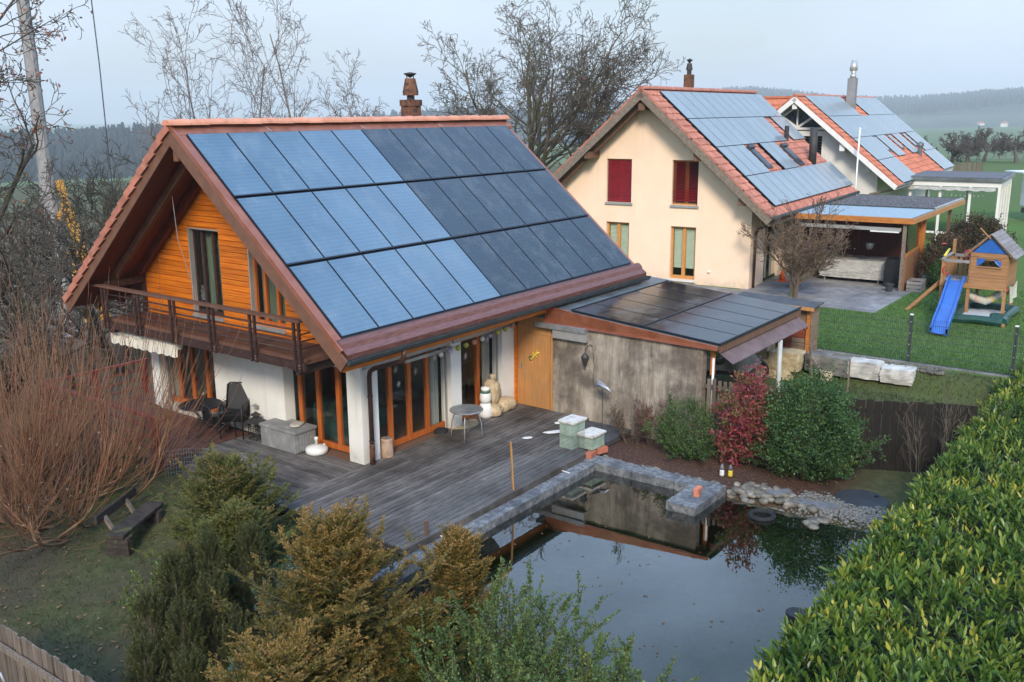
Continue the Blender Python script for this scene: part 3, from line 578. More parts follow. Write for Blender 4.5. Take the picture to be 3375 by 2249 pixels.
# glazed fronts: frame members, panes, set back from the wall face
def glazed(axis, u0, u1, posts, z0, z1, rec, fw=.115, curtains=(), mat='frame_wood'):
    """axis 'y': opening in the gable (plane x=rec, u = y); axis 'x': opening in the facade (plane y=rec, u = x)"""
    def B(nm, mt, par, a0, a1, c0, c1, d0, d1):
        return bx(nm, mt, par, d0, a0, c0, d1, a1, c1) if axis == 'y' else bx(nm, mt, par, a0, d0, c0, a1, d1, c1)
    w = B('window', mat, A, u0, u1, z0, z0+.13, rec, rec+.07)
    B('frame', mat, w, u0, u1, z1-.07, z1, rec, rec+.07)
    for p in posts: B('frame', mat, w, p-fw/2, p+fw/2, z0+.13, z1-.07, rec-.004, rec+.074)
    edges = [u0]+list(posts)+[u1]
    for a, c in zip(edges, edges[1:]):
        B('pane', 'window_glass', w, a+(fw/2 if a != u0 else 0)+.004, c-(fw/2 if c != u1 else 0)-.004, z0+.134, z1-.074, rec+.03, rec+.034)
    for a, c, cm in curtains:
        k = 14; m_ = MB()
        for i in range(k):
            ua, ub = a+(c-a)*i/k, a+(c-a)*(i+1)/k; da, db = .16+.03*math.sin(i*1.9), .16+.03*math.sin((i+1)*1.9)
            q = [(rec+da, ua, z0+.02), (rec+db, ub, z0+.02), (rec+db, ub, z1), (rec+da, ua, z1)]
            m_.add(q if axis == 'y' else [(p[1], p[0], p[2]) for p in q], [(0, 1, 2, 3)])
        m_.build('curtain', cm, w)
    return w
glazed('x', .5, 2.95, (1.12, 1.74, 2.36), .02, 2.08, .22, curtains=((2.62, 2.92, 'curtain_grey'),))
glazed('x', 3.33, 4.95, (4.25,), .02, 2.08, .22, curtains=((4.60, 4.92, 'curtain_grey'),))
glazed('y', .42, 2.47, (2.22, 1.62, .98), .05, 2.06, .25, curtains=((2.24, 2.44, 'curtain_grey'),))
glazed('y', 5.0, 7.28, (6.86, 6.30, 5.70), .10, 2.04, .28, curtains=((6.95, 7.25, 'curtain_grey'),))
for nm, b_ in (('sun_screen', (.05, -.04, 2.1, 2.93, .0, 2.2)), ('sun_screen', (3.0, -.06, 2.10, 5.6, -.0, 2.21)), ('blind_rail', (1.3, -.10, 1.99, 2.9, -.045, 2.06)), ('blind_rail', (3.35, -.14, 2.24, 5.95, -.04, 2.30))):
    bx(nm, 'alu', A, *b_)
for yy in (.425, 7.24): ubox('blind_guide', 'alu', A, (.2, yy, 1.05), (.05, .03, 2.0))
for xx in (2.92, 4.92): ubox('blind_guide', 'alu', A, (xx, .14, 1.05), (.03, .05, 2.0))
# entrance corner: orange post beside the door wall
bx('door_post', 'orange_wood', A, 5.44, -.06, 0, 5.53, -.012, 2.30)
# ---- upper gable wall: horizontal planks one by one, cut round the two doors
z_ = 2.50; ph = .128; opens = ((4.43, 5.58, 2.68, 4.76), (2.24, 3.40, 2.68, 4.76))
while z_ < 6.35:
    top = z_+ph; yl = YR-(7.03-.33-top-.02)/TA; yl = max(.02, yl); ya, yb = yl, 2*YR-yl
    if yb-ya < .1: break
    segs = [(ya, yb)]
    for (o0, o1, oz0, oz1) in opens:
        if oz0-.05 < z_+ph/2 < oz1+.03:
            ns = []
            for s0, s1 in segs:
                if o1 <= s0 or o0 >= s1: ns.append((s0, s1)); continue
                if o0 > s0: ns.append((s0, o0))
                if o1 < s1: ns.append((o1, s1))
            segs = ns
    for s0, s1 in segs:
        if s1-s0 < .05: continue
        cuts = [s0, s1] if s1-s0 < 2.5 or rnd.random() < .5 else [s0, s0+(s1-s0)*rnd.uniform(.3, .7), s1]
        for c0, c1 in zip(cuts, cuts[1:]): ubox('plank', 'orange_wood', A, (.012+rnd.uniform(-.003, .003), (c0+c1)/2, z_+ph/2-.004), (.04, c1-c0-.004, ph-.012))
    z_ += ph
gw = MB(); gw.prism([(.03, .02, 2.48), (.03, 7.58, 2.48), (.03, 7.58, zr(7.58)-.26), (.03, YR, zr(YR)-.28), (.03, .02, zr(.02)-.26)], (.2, 0, 0))
# gable backing built round the two openings
bk_ = MB()
for (a, c) in ((.02, 2.24), (3.40, 4.43), (5.58, 7.58)):
    pts = [(.034, a, 2.44), (.034, c, 2.44), (.034, c, min(zr(c)-.27, 6.7))]
    if a < YR < c: pts.append((.034, YR, zr(YR)-.28))
    pts.append((.034, a, min(zr(a)-.27, 6.7))); bk_.prism(pts, (.16, 0, 0))
for (o0, o1, oz0, oz1) in opens:
    bk_.prism([(.034, o0, oz1), (.034, o1, oz1), (.034, o1, zr(o1)-.27)]+([(.034, YR, zr(YR)-.28)] if o0 < YR < o1 else [])+[(.034, o0, zr(o0)-.27)], (.16, 0, 0)); bk_.box(.034, o0, 2.44, .194, o1, oz0)
bk_.build('gable_wall', 'orange_wood', A)
for i, (o0, o1, oz0, oz1) in enumerate(opens):
    d = bx('balcony_door', 'balcony_brown' if i == 0 else 'frame_wood', A, .10, o0, oz0, .16, o1, oz0+.10)
    fm = 'balcony_brown' if i == 0 else 'frame_wood'
    bx('frame', fm, d, .10, o0, oz1-.08, .16, o1, oz1)
    for u_ in (o0, o0+.32, o1-.42, o1-.08): bx('frame', fm, d, .098, u_, oz0+.10, .162, u_+.08, oz1-.08)
    bx('pane', 'window_glass', d, .128, o0+.08, oz0+.10, .132, o1-.08, oz1-.08)
    m_ = MB(); k = 20
    for j in range(k):
        ya, yb = o0+.1+(o1-o0-.2)*j/k, o0+.1+(o1-o0-.2)*(j+1)/k; xa, xb = .24+.035*math.sin(j*1.7), .24+.035*math.sin((j+1)*1.7)
        m_.add([(xa, ya, oz0), (xb, yb, oz0), (xb, yb, oz1), (xa, ya, oz1)], [(0, 1, 2, 3)])
    m_.build('curtain', 'curtain_green', d)
    bx('jamb', 'alu', d, -.02, o1-.035, oz0-.02, .098, o1, oz1); bx('sill', 'alu', d, -.07, o0, oz0-.07, .10, o1, oz0-.003)
    bx('lintel_trim', 'alu', d, -.012, o0, oz1-.03, .098, o1-.036, oz1)
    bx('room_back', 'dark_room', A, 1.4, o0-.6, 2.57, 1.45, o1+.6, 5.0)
MB().tube([(-.72, 5.05, 5.9), (-.70, 4.98, 4.6), (-.45, 4.85, 3.3), (-.42, 4.80, 2.55)], .008, 5).build('awning_rod', 'alu', A)
# ---- balcony
BX = -1.2
bx('balcony_floor', 'balcony_floor', A, BX+.06, .35, 2.42, 0, 7.62, 2.50)
bx('balcony_beam', 'balcony_brown', A, BX-.03, .30, 2.30, BX+.045, 7.62, 2.47)
bx('balcony_edge', 'balcony_floor', A, BX+.05, .32, 2.505, BX+.17, 7.6, 2.53)
MB().hexa([(BX-.09, .33, 3.31), (BX+.08, .33, 3.31), (BX+.08, 7.85, 3.31), (BX-.09, 7.85, 3.31), (BX-.09, .33, 3.36), (BX+.08, .33, 3.355), (BX+.08, 7.85, 3.355), (BX-.09, 7.85, 3.36)]).build('handrail', 'balcony_floor', A)
PY = (7.39, 6.02, 4.63, 3.22, 1.84, .47)
for py in PY:
    for dy in (-.075, .075):
        p = ubox('baluster_post', 'balcony_brown', A, (BX-.045, py+dy, 2.80), (.05, .055, 1.02))
    for zb in (2.37, 2.43): ubox('bolt', 'steel', A, (BX-.075, py-.075, zb), (.02, .02, .02))
for zb in (2.70, 2.84, 2.98, 3.13):
    MB().tube([(BX+.005, .40, zb), (BX+.005, 7.55, zb+.012)], .021, 8).build('rail_bar', 'balcony_brown', A, True)
bx('handrail', 'balcony_brown', A, BX+.09, 7.50, 3.26, 0, 7.57, 3.42); ubox('baluster_post', 'balcony_brown', A, (-.06, 7.535, 2.87), (.09, .09, .76))
for zb in (2.75, 2.95): MB().tube([(BX, 7.53, zb), (-.05, 7.53, zb)], .02, 8).build('rail_bar', 'balcony_brown', A)
for py in (.55, 7.3): MB().beam((BX, py, 2.27), (.1, py, 2.27), .12, .16).build('balcony_joist', 'balcony_brown', A)
bx('handrail', 'balcony_brown', A, BX+.09, .36, 3.28, 0, .43, 3.33)
for zb in (2.75, 2.9, 3.05): MB().tube([(BX, .42, zb), (-.05, .42, zb)], .018, 6).build('rail_bar', 'balcony_brown', A)
# ---- cream awning with scalloped valance under the balcony
aw = thing('awning', 'rolled cream awning with scalloped valance under the balcony', 'awning', (-.98, 6.2, 2.02))
MB().tube([(0, -1.35, .12), (0, 1.40, .12)], .085, 10).build('cassette', 'awning_cream', aw, True)
m_ = MB(); k = 44
for i in range(k):
    a, c = -1.35+2.75*i/k, -1.35+2.75*(i+1)/k; s0, s1 = -.11-.045*abs(math.sin(i/k*math.pi*9)), -.11-.045*abs(math.sin((i+1)/k*math.pi*9))
    m_.add([(-.07+.012*math.sin(i), a, .1), (-.07+.012*math.sin(i+1), c, .1), (-.085+.015*math.sin(i+1), c, s1), (-.085+.015*math.sin(i), a, s0)], [(0, 1, 2, 3)])
v_ = m_.build('valance', 'awning_cream', aw)
for a in (-.9, .9): ubox('bracket', 'alu', aw, (.06, a, .2), (.14, .06, .1))
# ------------------------------------------------------------------ garage with concrete wall and flat solar roof
G = thing('garage', 'garage with streaked concrete wall and dark flat solar roof beside the deck', 'garage', (5.54, -1.1, 0))
def gb(nm, mat, x0, y0, z0, x1, y1, z1, par=None): return bx(nm, mat, par or G, x0-5.54, y0+1.1, z0, x1-5.54, y1+1.1, z1)
gb('wall', 'concrete', 5.54, -5.06, -.3, 5.74, -1.095, 2.285); gb('wall_end', 'wood_weathered', 5.535, -5.20, -.3, 5.75, -5.063, 2.27)
for yy in (-2.62, -3.9): gb('board_joint', 'concrete', 5.530, yy-.006, -.2, 5.539, yy+.006, 2.20)
# timber door wall: vertical boards
for i in range(5): gb('door_board', 'wood_honey', 5.53+.003*(i % 2), -.062-.2*(i+1)+.003, 0.005, 5.58, -.062-.2*i, 1.92)
gb('lintel', 'wood_honey', 5.528, -1.093, 1.926, 5.60, -.065, 2.36); gb('door_frame', 'wood_honey', 5.515, -1.155, .003, 5.537, -1.085, 1.98)
gb('door_handle', 'steel', 5.49, -.20, .98, 5.529, -.18, 1.10)
gb('inner_wall', 'dark_room', 5.61, -1.09, 0, 5.70, -.01, 2.3)
def zg(y): return 2.63+(y+1.62)*.0815
def sl2(nm, mat, x0, x1, y0, y1, t0, t1):
    return MB().hexa([(x0-5.54, y0+1.1, zg(y0)+t0), (x1-5.54, y0+1.1, zg(y0)+t0), (x1-5.54, y1+1.1, zg(y1)+t0), (x0-5.54, y1+1.1, zg(y1)+t0), (x0-5.54, y0+1.1, zg(y0)+t1), (x1-5.54, y0+1.1, zg(y0)+t1), (x1-5.54, y1+1.1, zg(y1)+t1), (x0-5.54, y1+1.1, zg(y1)+t1)]).build(nm, mat, G)
sl2('roof', 'wood_brown', 5.56, 10.80, -5.50, -.6, -.14, -.06)
sl2('roof_sheet', 'zinc_sheet', 5.52, 10.95, -1.64, -.95, -.05, -.022)
sl2('roof_sheet', 'zinc_sheet', 5.56, 10.78, -5.52, -1.645, -.055, -.045)
cf = MB(); cf.prism([(-.065, .12, 2.29), (-.065, -4.46, 2.235), (-.065, -4.46, zg(-5.56)-.012), (-.065, .12, zg(-.98)-.012)], (.04, 0, 0)); cf.build('copper_fascia', 'copper_bright', G)
MB().beam((-.075, .12, 2.285), (-.075, -4.47, 2.225), .035, .05).build('copper_drip', 'copper', G); MB().beam((-.05, .12, zg(-.98)), (-.05, -.55, zg(-1.64)), .08, .02).build('copper_trim', 'copper_bright', G)
gb('copper_corner', 'copper_bright', 5.46, -1.03, 2.28, 5.53, -.965, 2.66)
gm = module(.985, 1.92, 'panel_garage'); ga = math.atan(.0815)
for r_ in range(2):
    for c_ in range(5):
        yc = -1.63-(r_+.5)*1.96
        addobj('solar_panel', gm, None, G, (5.66+(c_+.5)*1.0-5.54, yc+1.1, zg(yc)+.012), (ga, 0, 0))
for yy in (-1.63, -3.585, -5.545): MB().beam((.1, yy+1.1, zg(yy)+.012), (5.13, yy+1.1, zg(yy)+.012), .035, .035).build('module_rail', 'rail_black', G)
# corrugated brown sheet hanging off the low edge
m_ = MB(); k = 190; pr_ = []
for i in range(k+1):
    xx = .28+4.85*i/k; w_ = .018*math.sin(i*1.35); pr_.append((xx, w_))
for (x0, w0), (x1, w1) in zip(pr_, pr_[1:]):
    m_.add([(x0, -4.15, 2.20+w0), (x1, -4.15, 2.20+w1), (x1, -4.70, 1.86+w1), (x0, -4.70, 1.86+w0)], [(0, 1, 2, 3)])
m_.build('corrugated_sheet', 'corrugated_brown', G)
MB().beam((.25, -4.38, 2.16), (5.2, -4.38, 2.16), .08, .14).build('edge_beam', 'wood_brown', G)
MB().tube([(3.2, -4.68, -.3), (3.2, -4.66, 1.84)], .058, 12).build('post', 'post_grey', G, True)
MB().tube([(.24, -4.25, -.3), (.24, -4.25, 1.95)], .03, 8).build('downpipe', 'white_plastic', G, True)
MB().beam((.28, -4.22, 1.55), (.28, -4.22, 2.2), .08, .1).build('post', 'wood_amber', G)
# aluminium awning box on the wall
sb = thing('awning_cassette', 'grey metal awning cassette high on the concrete wall', 'awning', (5.45, -1.45, 1.92))
bx('housing', 'alu', sb, -.06, -.75, .02, .085, .22, .24); bx('top_profile', 'steel', sb, -.10, -.75, .243, .085, .72, .36)
# ------------------------------------------------------------------ deck: every board a piece of its own
deck = bx('deck', 'bitumen', None, -2.46, -3.44, -.16, 5.5, 0.0, -.045); setp(deck, kind='structure', label='weathered grey plank deck round the house corner beside the pond', category='deck')
bw = .1395
for i in range(25):
    y0 = -.012-i*bw
    for a, c in ((-2.5, .78), (.79, 5.525)):
        c_ = c if not (c > 5 and y0 < -2.2) else (4.55 if y0 > -3.0 else 3.62)
        cuts = [a, c_] if rnd.random() < .6 or c < 1 else [a, rnd.uniform(2, 3.2), c_]
        for s0, s1 in zip(cuts, cuts[1:]):
            ubox('board', 'deck_grey', deck, ((s0+s1)/2, y0-bw/2, -.022+rnd.uniform(-.003, .003)), (s1-s0-.004, bw-.019, .042))
bx('board', 'deck_grey', deck, -2.52, -3.535, -.20, 3.62, -3.505, .012)
for i in range(18):
    x0 = -.012-i*bw
    if x0-bw < -2.52: break
    y1 = 3.70 if i > 1 else 3.66
    if i > 9: y1 = 3.70-.09*(i-9)
    ubox('board', 'deck_grey_cross', deck, (x0-bw/2, (.0+y1)/2+.003, -.022+rnd.uniform(-.003, .003)), (bw-.019, y1-.004, .042))
bx('deck_base', 'bitumen', deck, -2.46, .01, -.16, -.02, 3.0, -.045)
rdk = bx('terrace', 'bitumen', None, -2.3, 3.76, -.40, -.02, 9.0, -.045); setp(rdk, kind='structure', label='red brown plank terrace along the gable side of the house', category='terrace')
for i in range(17):
    x0 = -.07-i*bw
    ubox('board', 'deck_red', rdk, (x0-bw/2, 6.38, -.022+rnd.uniform(-.002, .002)), (bw-.009, 5.25, .042))
for i in range(9):
    ubox('board', 'deck_red', rdk, (1.0, 7.75+i*bw, -.022), (2.0, bw-.01, .042))
# red railing round the terrace
rr = thing('terrace_railing', 'red painted timber railing round the left terrace', 'railing', (-2.3, 4.1, 0))
def rpost(x, y): bx('post', 'red_rail', rr, x-.06+2.3, y-.06-4.1, -.35, x+.06+2.3, y+.06-4.1, .88)
for x_, y_ in ((-2.30, 4.05), (-2.30, 6.2), (-2.30, 8.55), (-.9, 8.8), (.5, 8.8)): rpost(x_, y_)
MB().beam((0, -.35, .91), (0, 4.6, .91), .14, .05).build('handrail', 'red_rail', rr); MB().beam((0, 4.7, .91), (2.95, 4.72, .91), .12, .05).build('handrail', 'red_rail', rr)
for zz_ in (.18, .42, .66):
    MB().tube([(0, -.15, zz_), (0, 4.6, zz_)], .025, 6).build('rail_bar', 'red_rail', rr); MB().tube([(0, 4.7, zz_), (2.9, 4.7, zz_)], .025, 6).build('rail_bar', 'red_rail', rr)
m_ = MB()
for i in range(26): m_.beam((.05, i*.08-.1, -.3), (.05, i*.08-.1, .55), .006, .006)
for i in range(9): m_.beam((.05, -.1, -.3+i*.1), (.05, 2.0, -.3+i*.1), .006, .006)
m_.build('green_netting', 'green_mesh', rr)
# coil of wire mesh standing at the deck corner
wm = thing('wire_mesh_roll', 'half unrolled wire mesh standing at the left deck corner', 'wire mesh', (-2.35, 2.85, -.2))
m_ = MB(); k = 26; pts = [(-.12+.34*math.cos(-1.9+i/k*3.3)+.25*i/k, .55-1.0*i/k+.1*math.sin(i/k*3.3)) for i in range(k)]
for p in pts: m_.beam((p[0], p[1], -.35), (p[0], p[1], .55), .008, .008)
for j in range(10):
    for p, q in zip(pts, pts[1:]): m_.beam((p[0], p[1], -.35+j*.1), (q[0], q[1], -.35+j*.1), .008, .008)
m_.build('mesh_wires', 'wire_grey', wm)
# ------------------------------------------------------------------ pond edging: rough granite blocks
pe = thing('pond_edging', 'rough grey granite blocks edging the pond', 'stone edging', (3.4, -3.7, -.3))
def gran(cx_, cy_, cz, sx, sy, sz, seed): addobj('granite_block', rockmesh('granite_block', sx, sy, sz, 'granite', seed, .022, 9, .97), None, pe, (cx_-3.4, cy_+3.7, cz+.3))
xs_ = [-4.2, -2.75, -1.55, -.95, .35, 1.75, 3.2]
for i, (a, c) in enumerate(zip(xs_, xs_[1:])): gran((a+c)/2, -3.70+rnd.uniform(-.015, .015), -.34, c-a-.012, .30, .47, 20+i)
ys_ = [-3.52, -4.75, -5.75, -6.72]
for i, (a, c) in enumerate(zip(ys_, ys_[1:])): gran(3.42+rnd.uniform(-.01, .01), (a+c)/2, -.32, .42, a-c-.012, .46, 40+i)
gran(2.72, -6.40, -.30, 1.0, .62, .42, 50)
for i, (x0, y0) in enumerate(((-1.62, -3.6), (-1.42, -3.62), (2.35, -3.62))):
    setp(MB().tube([(x0, y0-.12, -.083), (x0+.03, y0+.1, -.083)], .012, 6).build('white_rod', 'white_plastic'), label=('short white rod lying across the pond edging, near the shrubs', 'second short white rod lying beside the first on the pond edging', 'short white strip lying on the pond edging near the green boxes')[i], category='rod')
# brick stack on the jutting stone
for i, (dx, dz, rz) in enumerate(((0, 0, .3), (.02, .075, .1))):
    o = ubox('brick', 'brick_red', None, (2.85+dx, -6.45, -.05+dz), (.24, .11, .07), (0, 0, rz)); setp(o, label=('pale brick lying on the jutting granite block', 'pale brick on top of the other on the jutting granite block')[i], category='brick')
M('pebble_dark', (.055, .052, .046), (.24, .225, .195), 26, 3, rough=.7)
# river stones: single stones along the bed, smaller gravel as a mass
peb = [rockmesh('river_stone', 1, .72, .5, 'river_stone', 70+i, .05, 4, .15) for i in range(6)]
rs = np.random.RandomState(11)
spots = []
for i in range(34): t = i/34; spots.append((3.76+.06*rs.randn(), -3.72-2.8*t, .11+.07*rs.rand()))
for i in range(60): spots.append((3.55+.75*rs.rand(), -6.85-.75*rs.rand()+.2*rs.randn()*.3, .09+.13*rs.rand()))
for i in range(26): spots.append((3.55+.5*rs.rand()+.1*rs.randn(), -7.6-.7*rs.rand(), .13+.08*rs.rand()))
for i in range(10): spots.append((3.35+.15*rs.randn(), -8.5-.3*rs.rand(), .2+.1*rs.rand()))
RSL = ('small rounded stone in the single row between granite edging and leaf litter', 'rounded stone in the pile beside the jutting granite block', 'rounded stone among the flat slate slabs of the bank', 'larger rounded stone at the waterline near the floating ring')
RSG = ('stones in the row behind the granite edging', 'stones piled beside the jutting block', 'stones among the slate slabs', 'stones at the waterline')
for k, (x_, y_, s_) in enumerate(spots):
    z_ = float(hgt(x_, y_)); z_ = max(z_, -.34)
    setp(addobj('river_stone', peb[k % 6], None, None, (x_, y_, z_+s_*.17), (rs.randn()*.15, rs.randn()*.15, rs.rand()*6.28), (s_, s_, s_*(.8+.4*rs.rand()))),
         label=RSL[0 if k < 34 else 1 if k < 94 else 2 if k < 120 else 3], category='stone', group=RSG[0 if k < 34 else 1 if k < 94 else 2 if k < 120 else 3])
pts = np.stack([3.0+1.5*rs.rand(2600)+.1*rs.randn(2600), -8.05-2.2*rs.rand(2600)], 1); keep = (pts[:, 0] > 2.6+.3*rs.rand(len(pts))) & (np.hypot(pts[:, 0]-4.75, pts[:, 1]+9.1) > .40); pts = pts[keep]
b8 = rockmesh('g', 1, .75, .5, 'gravel_grey', 5, .08, 3, .2); gv = np.array([v.co[:] for v in b8.vertices]); gf = np.array([p.vertices[:] for p in b8.polygons])
def scatter(name, label, pts, zz_, smin, smax, mat, V0, F0, cat, rs):
    n = len(pts); a = rs.rand(n)*6.28; s = smin+(smax-smin)*rs.rand(n)**1.5
    V = np.repeat(V0[None], n, 0)*s[:, None, None]; x = V[..., 0]*np.cos(a)[:, None]-V[..., 1]*np.sin(a)[:, None]; y = V[..., 0]*np.sin(a)[:, None]+V[..., 1]*np.cos(a)[:, None]
    V = np.stack([x+pts[:, :1], y+pts[:, 1:2], V[..., 2]+zz_[:, None]], -1); F = (F0[None]+(np.arange(n)*len(V0))[:, None, None]).reshape(-1, F0.shape[1])
    o = addobj(name, rawmesh(name, V, F, True), mat); return setp(o, kind='stuff', label=label, category=cat)
scatter('gravel', 'bank of small grey pebbles between pond and manhole cover', pts, np.maximum(hgt(pts[:, 0], pts[:, 1]), -.36)+.015, .035, .10, 'pebble_dark', gv, gf, 'gravel', rs)
slabs = ((4.05, -7.65, .6, .28, .4), (3.85, -8.2, .55, .3, .25), (3.95, -8.65, .45, .3, -.1))
for i, (x_, y_, a, c, rz) in enumerate(slabs):
    setp(addobj('slate_slab', rockmesh('slate_slab', a, c, .07, 'slate', 90+i, .03, 4, .9), None, None, (x_, y_, -.17), (0, 0, rz-1.2)), label=('flat grey slate slab among the river stones nearest the jutting block', 'middle flat slate slab on the pond bank', 'flat slate slab on the bank nearest the manhole cover')[i], category='slab')
mh = thing('manhole_cover', 'large round dark cover lying on the pebble bank', 'manhole cover', (4.75, -9.1, -.24))
MB().lathe([(.52, 0), (.52, .05), (.50, .065), (.02, .075)], n=32).build('lid', 'anthracite', mh); MB().lathe([(.05, 0), (.05, .02)], (.28, -.22, .068), 10).build('lifting_eye', 'black_plastic', mh)
sm = thing('skimmer', 'black round skimmer pot standing in the pond by the hedge', 'skimmer', (-.55, -9.75, -.9))
MB().lathe([(.15, 0), (.15, .70), (.165, .70), (.165, .85), (.15, .86), (.01, .865)], n=20).build('pot', 'black_plastic', sm)
fl_ = thing('floating_ring', 'black rubber ring floating near the stone bank', 'ring', (3.0, -7.75, -.27)); m_ = MB(); m_.tube([(.22*math.cos(a), .22*math.sin(a), .02) for a in np.linspace(0, 6.283, 21)], .05, 7, False); m_.build('ring', 'rubber', fl_, True)
# small painted stone gnomes at the bed edge
for i, (x_, y_, body, lab) in enumerate(((4.35, -6.30, 'white_plastic', 'little white garden gnome with grey pointed cap among the stones'), (4.42, -6.46, 'yellow_plastic', 'little yellow garden gnome with grey pointed cap among the stones'))):
    g = thing('garden_gnome', lab, 'gnome', (x_, y_, -.2)); g.scale = (.72, .72, .72); MB().lathe([(.06, 0), (.075, .05), (.065, .18), (.06, .2)], n=10).build('body', body, g, True); MB().lathe([(.062, .2), (.055, .28), (.03, .35), (.004, .38)], n=10).build('cap', 'slate', g, True)
    for dy in (-.02, .02): MB().lathe([(.008, 0), (.008, .01)], (-.066, dy, .14), 6).build('eye', 'black_plastic', g)
# ------------------------------------------------------------------ things on the deck
# black round table with curled legs
def round_table(nm, lab, loc, r, h, mat, curl, topmat):
    t_ = thing(nm, lab, 'table', loc); tp = MB().lathe([(r-.01, 0), (r, .01), (r, .025), (r-.01, .035), (.01, .036)], (0, 0, h-.035), 36).build('table_top', topmat, t_)
    for k in range(4):
        a = k*1.5708+.55; ca, sa = math.cos(a), math.sin(a)
        if curl: pr = [(r*.62, h-.04), (r*.5, h-.12), (r*.2, h-.28), (r*.14, h*.5), (r*.3, h*.26), (r*.62, .10), (r*.72, .0)]
        else: pr = [(r*.45, h-.04), (r*.75, h-.16), (r*.88, h*.55), (r*.92, h*.25), (r*.93, 0)]
        MB().tube([(ca*q[0], sa*q[0], q[1]) for q in pr], .014, 7).build('leg', mat, t_, True)
    m_ = MB(); m_.tube([(r*(.16 if curl else .5)*math.cos(a), r*(.16 if curl else .5)*math.sin(a), h*.5 if curl else h-.06) for a in np.linspace(0, 6.283, 19)], .01, 6, False); m_.build('leg_ring', mat, t_, True)
    return t_
round_table('garden_table', 'round black mesh garden table by the gable window', (-.72, 4.62, 0), .50, .73, 'dark_metal', True, 'black_mesh')
round_table('garden_table', 'round grey metal bistro table in front of the glass doors', (2.62, -.72, 0), .39, .72, 'steel', False, 'steel')
# stacked black high-back chairs: four recliners and one low one in front
def chair(lab, loc, rz, back_h, tilt, n):
    c = thing('garden_chair', lab, 'chair', loc, rz, 'black stacking chairs beside the black table')
    w = .27; s_h = .42
    MB().box(-w, -.24, s_h-.012, w, .24, s_h).build('seat', 'black_mesh', c)
    b_ = MB(); bx_ = lambda u, t: (u, .24+t*tilt, s_h+t*back_h)
    o = MB().add([(-w+.03, .25, s_h+.02), (w-.03, .25, s_h+.02), (w-.03, .25+tilt, s_h+back_h-.03), (-w+.03, .25+tilt, s_h+back_h-.03)], [(0, 1, 2, 3)]).build('backrest', 'black_mesh', c); o.modifiers.new('s', 'SOLIDIFY').thickness = .008
    MB().tube([(-w, .24, s_h), (-w, .24+tilt*.95, s_h+back_h*.93), (-w+.06, .24+tilt, s_h+back_h), (w-.06, .24+tilt, s_h+back_h), (w, .24+tilt*.95, s_h+back_h*.93), (w, .24, s_h)], .016, 7).build('back_frame', 'dark_metal', c, True)
    for sx in (-1, 1):
        MB().tube([(sx*w, -.26, 0), (sx*w, -.25, s_h+.2), (sx*w, -.18, s_h+.235), (sx*w, .24, s_h+.22)], .016, 7).build('arm', 'dark_metal', c, True)
        MB().tube([(sx*w, -.24, s_h), (sx*w, .05, s_h-.1), (sx*w, .42, 0)], .016, 7).build('leg', 'dark_metal', c, True)
    return c
for i in range(4):
    chair(('lowest of the stacked black high-back garden chairs', 'second black high-back chair in the stack', 'third black high-back chair in the stack', 'topmost black high-back chair leaning in the stack')[i], (-.36-.018*i, 3.86-.02*i, .055*i), -1.0, .74-.045*i, .24-.01*i, i)
chair('black low-back garden chair standing between round table and chair stack', (-.62, 4.10, 0), 1.35, .40, .08, 5)
# lantern
ln = thing('lantern', 'dark metal pagoda lantern beside the grey chest', 'lantern', (-.22, 3.26, 0))
for sx in (-1, 1):
    for sy in (-1, 1): ubox('post', 'dark_metal', ln, (sx*.13, sy*.13, .21), (.016, .016, .42))
m_ = MB()
for k in range(4):
    for j in range(3):
        q = -.13+.26*(j+1)/4
        for s_ in (-1, 1): m_.beam((q, s_*.13, .02), (q, s_*.13, .42), .006, .006); m_.beam((s_*.13, q, .02), (s_*.13, q, .42), .006, .006)
for z_ in (.02, .14, .28, .42):
    for s_ in (-1, 1): m_.beam((-.13, s_*.13, z_), (.13, s_*.13, z_), .008, .008); m_.beam((s_*.13, -.13, z_), (s_*.13, .13, z_), .008, .008)
m_.build('grille', 'dark_metal', ln)
r4 = MB().hexa([(-.2, -.2, .42), (.2, -.2, .42), (.2, .2, .42), (-.2, .2, .42), (-.05, -.05, .53), (.05, -.05, .53), (.05, .05, .53), (-.05, .05, .53)]).build('roof', 'dark_metal', ln)
MB().hexa([(-.10, -.10, .58), (.10, -.10, .58), (.10, .10, .58), (-.10, .10, .58), (-.01, -.01, .66), (.01, -.01, .66), (.01, .01, .66), (-.01, .01, .66)]).box(-.05, -.05, .53, .05, .05, .58).build('roof_top', 'dark_metal', ln)
fo = thing('metal_flower', 'small grey metal flower ornament behind the lantern', 'ornament', (-.1, 3.42, 0)); MB().tube([(0, 0, 0), (0, 0, .62), (.03, .02, .78)], .007, 5).build('stem', 'steel', fo)
for a in range(3): MB().lathe([(.01, 0), (.05, .02), (.045, .035), (.01, .03)], (.05*math.cos(a*2.1), .05*math.sin(a*2.1), .66+.05*a), 8).build('bloom', 'steel', fo)
# grey storage chest
gc = thing('storage_chest', 'grey slatted storage chest below the corner window', 'chest', (-.14, 2.25, 0), 0)
MB().box(-.30, -.58, .02, .30, .58, .46).build('body', 'chest_grey', gc); bevelled(MB().box(-.325, -.61, .462, .325, .61, .53).build('lid', 'chest_grey', gc), .012)
for i in range(7): ubox('slat', 'chest_grey', gc, (-.235+i*.078, -.586, .22), (.06, .014, .38))
st_ = addobj('flat_stone', rockmesh('flat_stone', .42, .26, .06, 'stone_pale', 3, .06, 5, .3), None, None, (-.08, 2.0, .56), (0, .06, .5)); setp(st_, label='flat pale stone lying on the grey chest lid', category='stone')
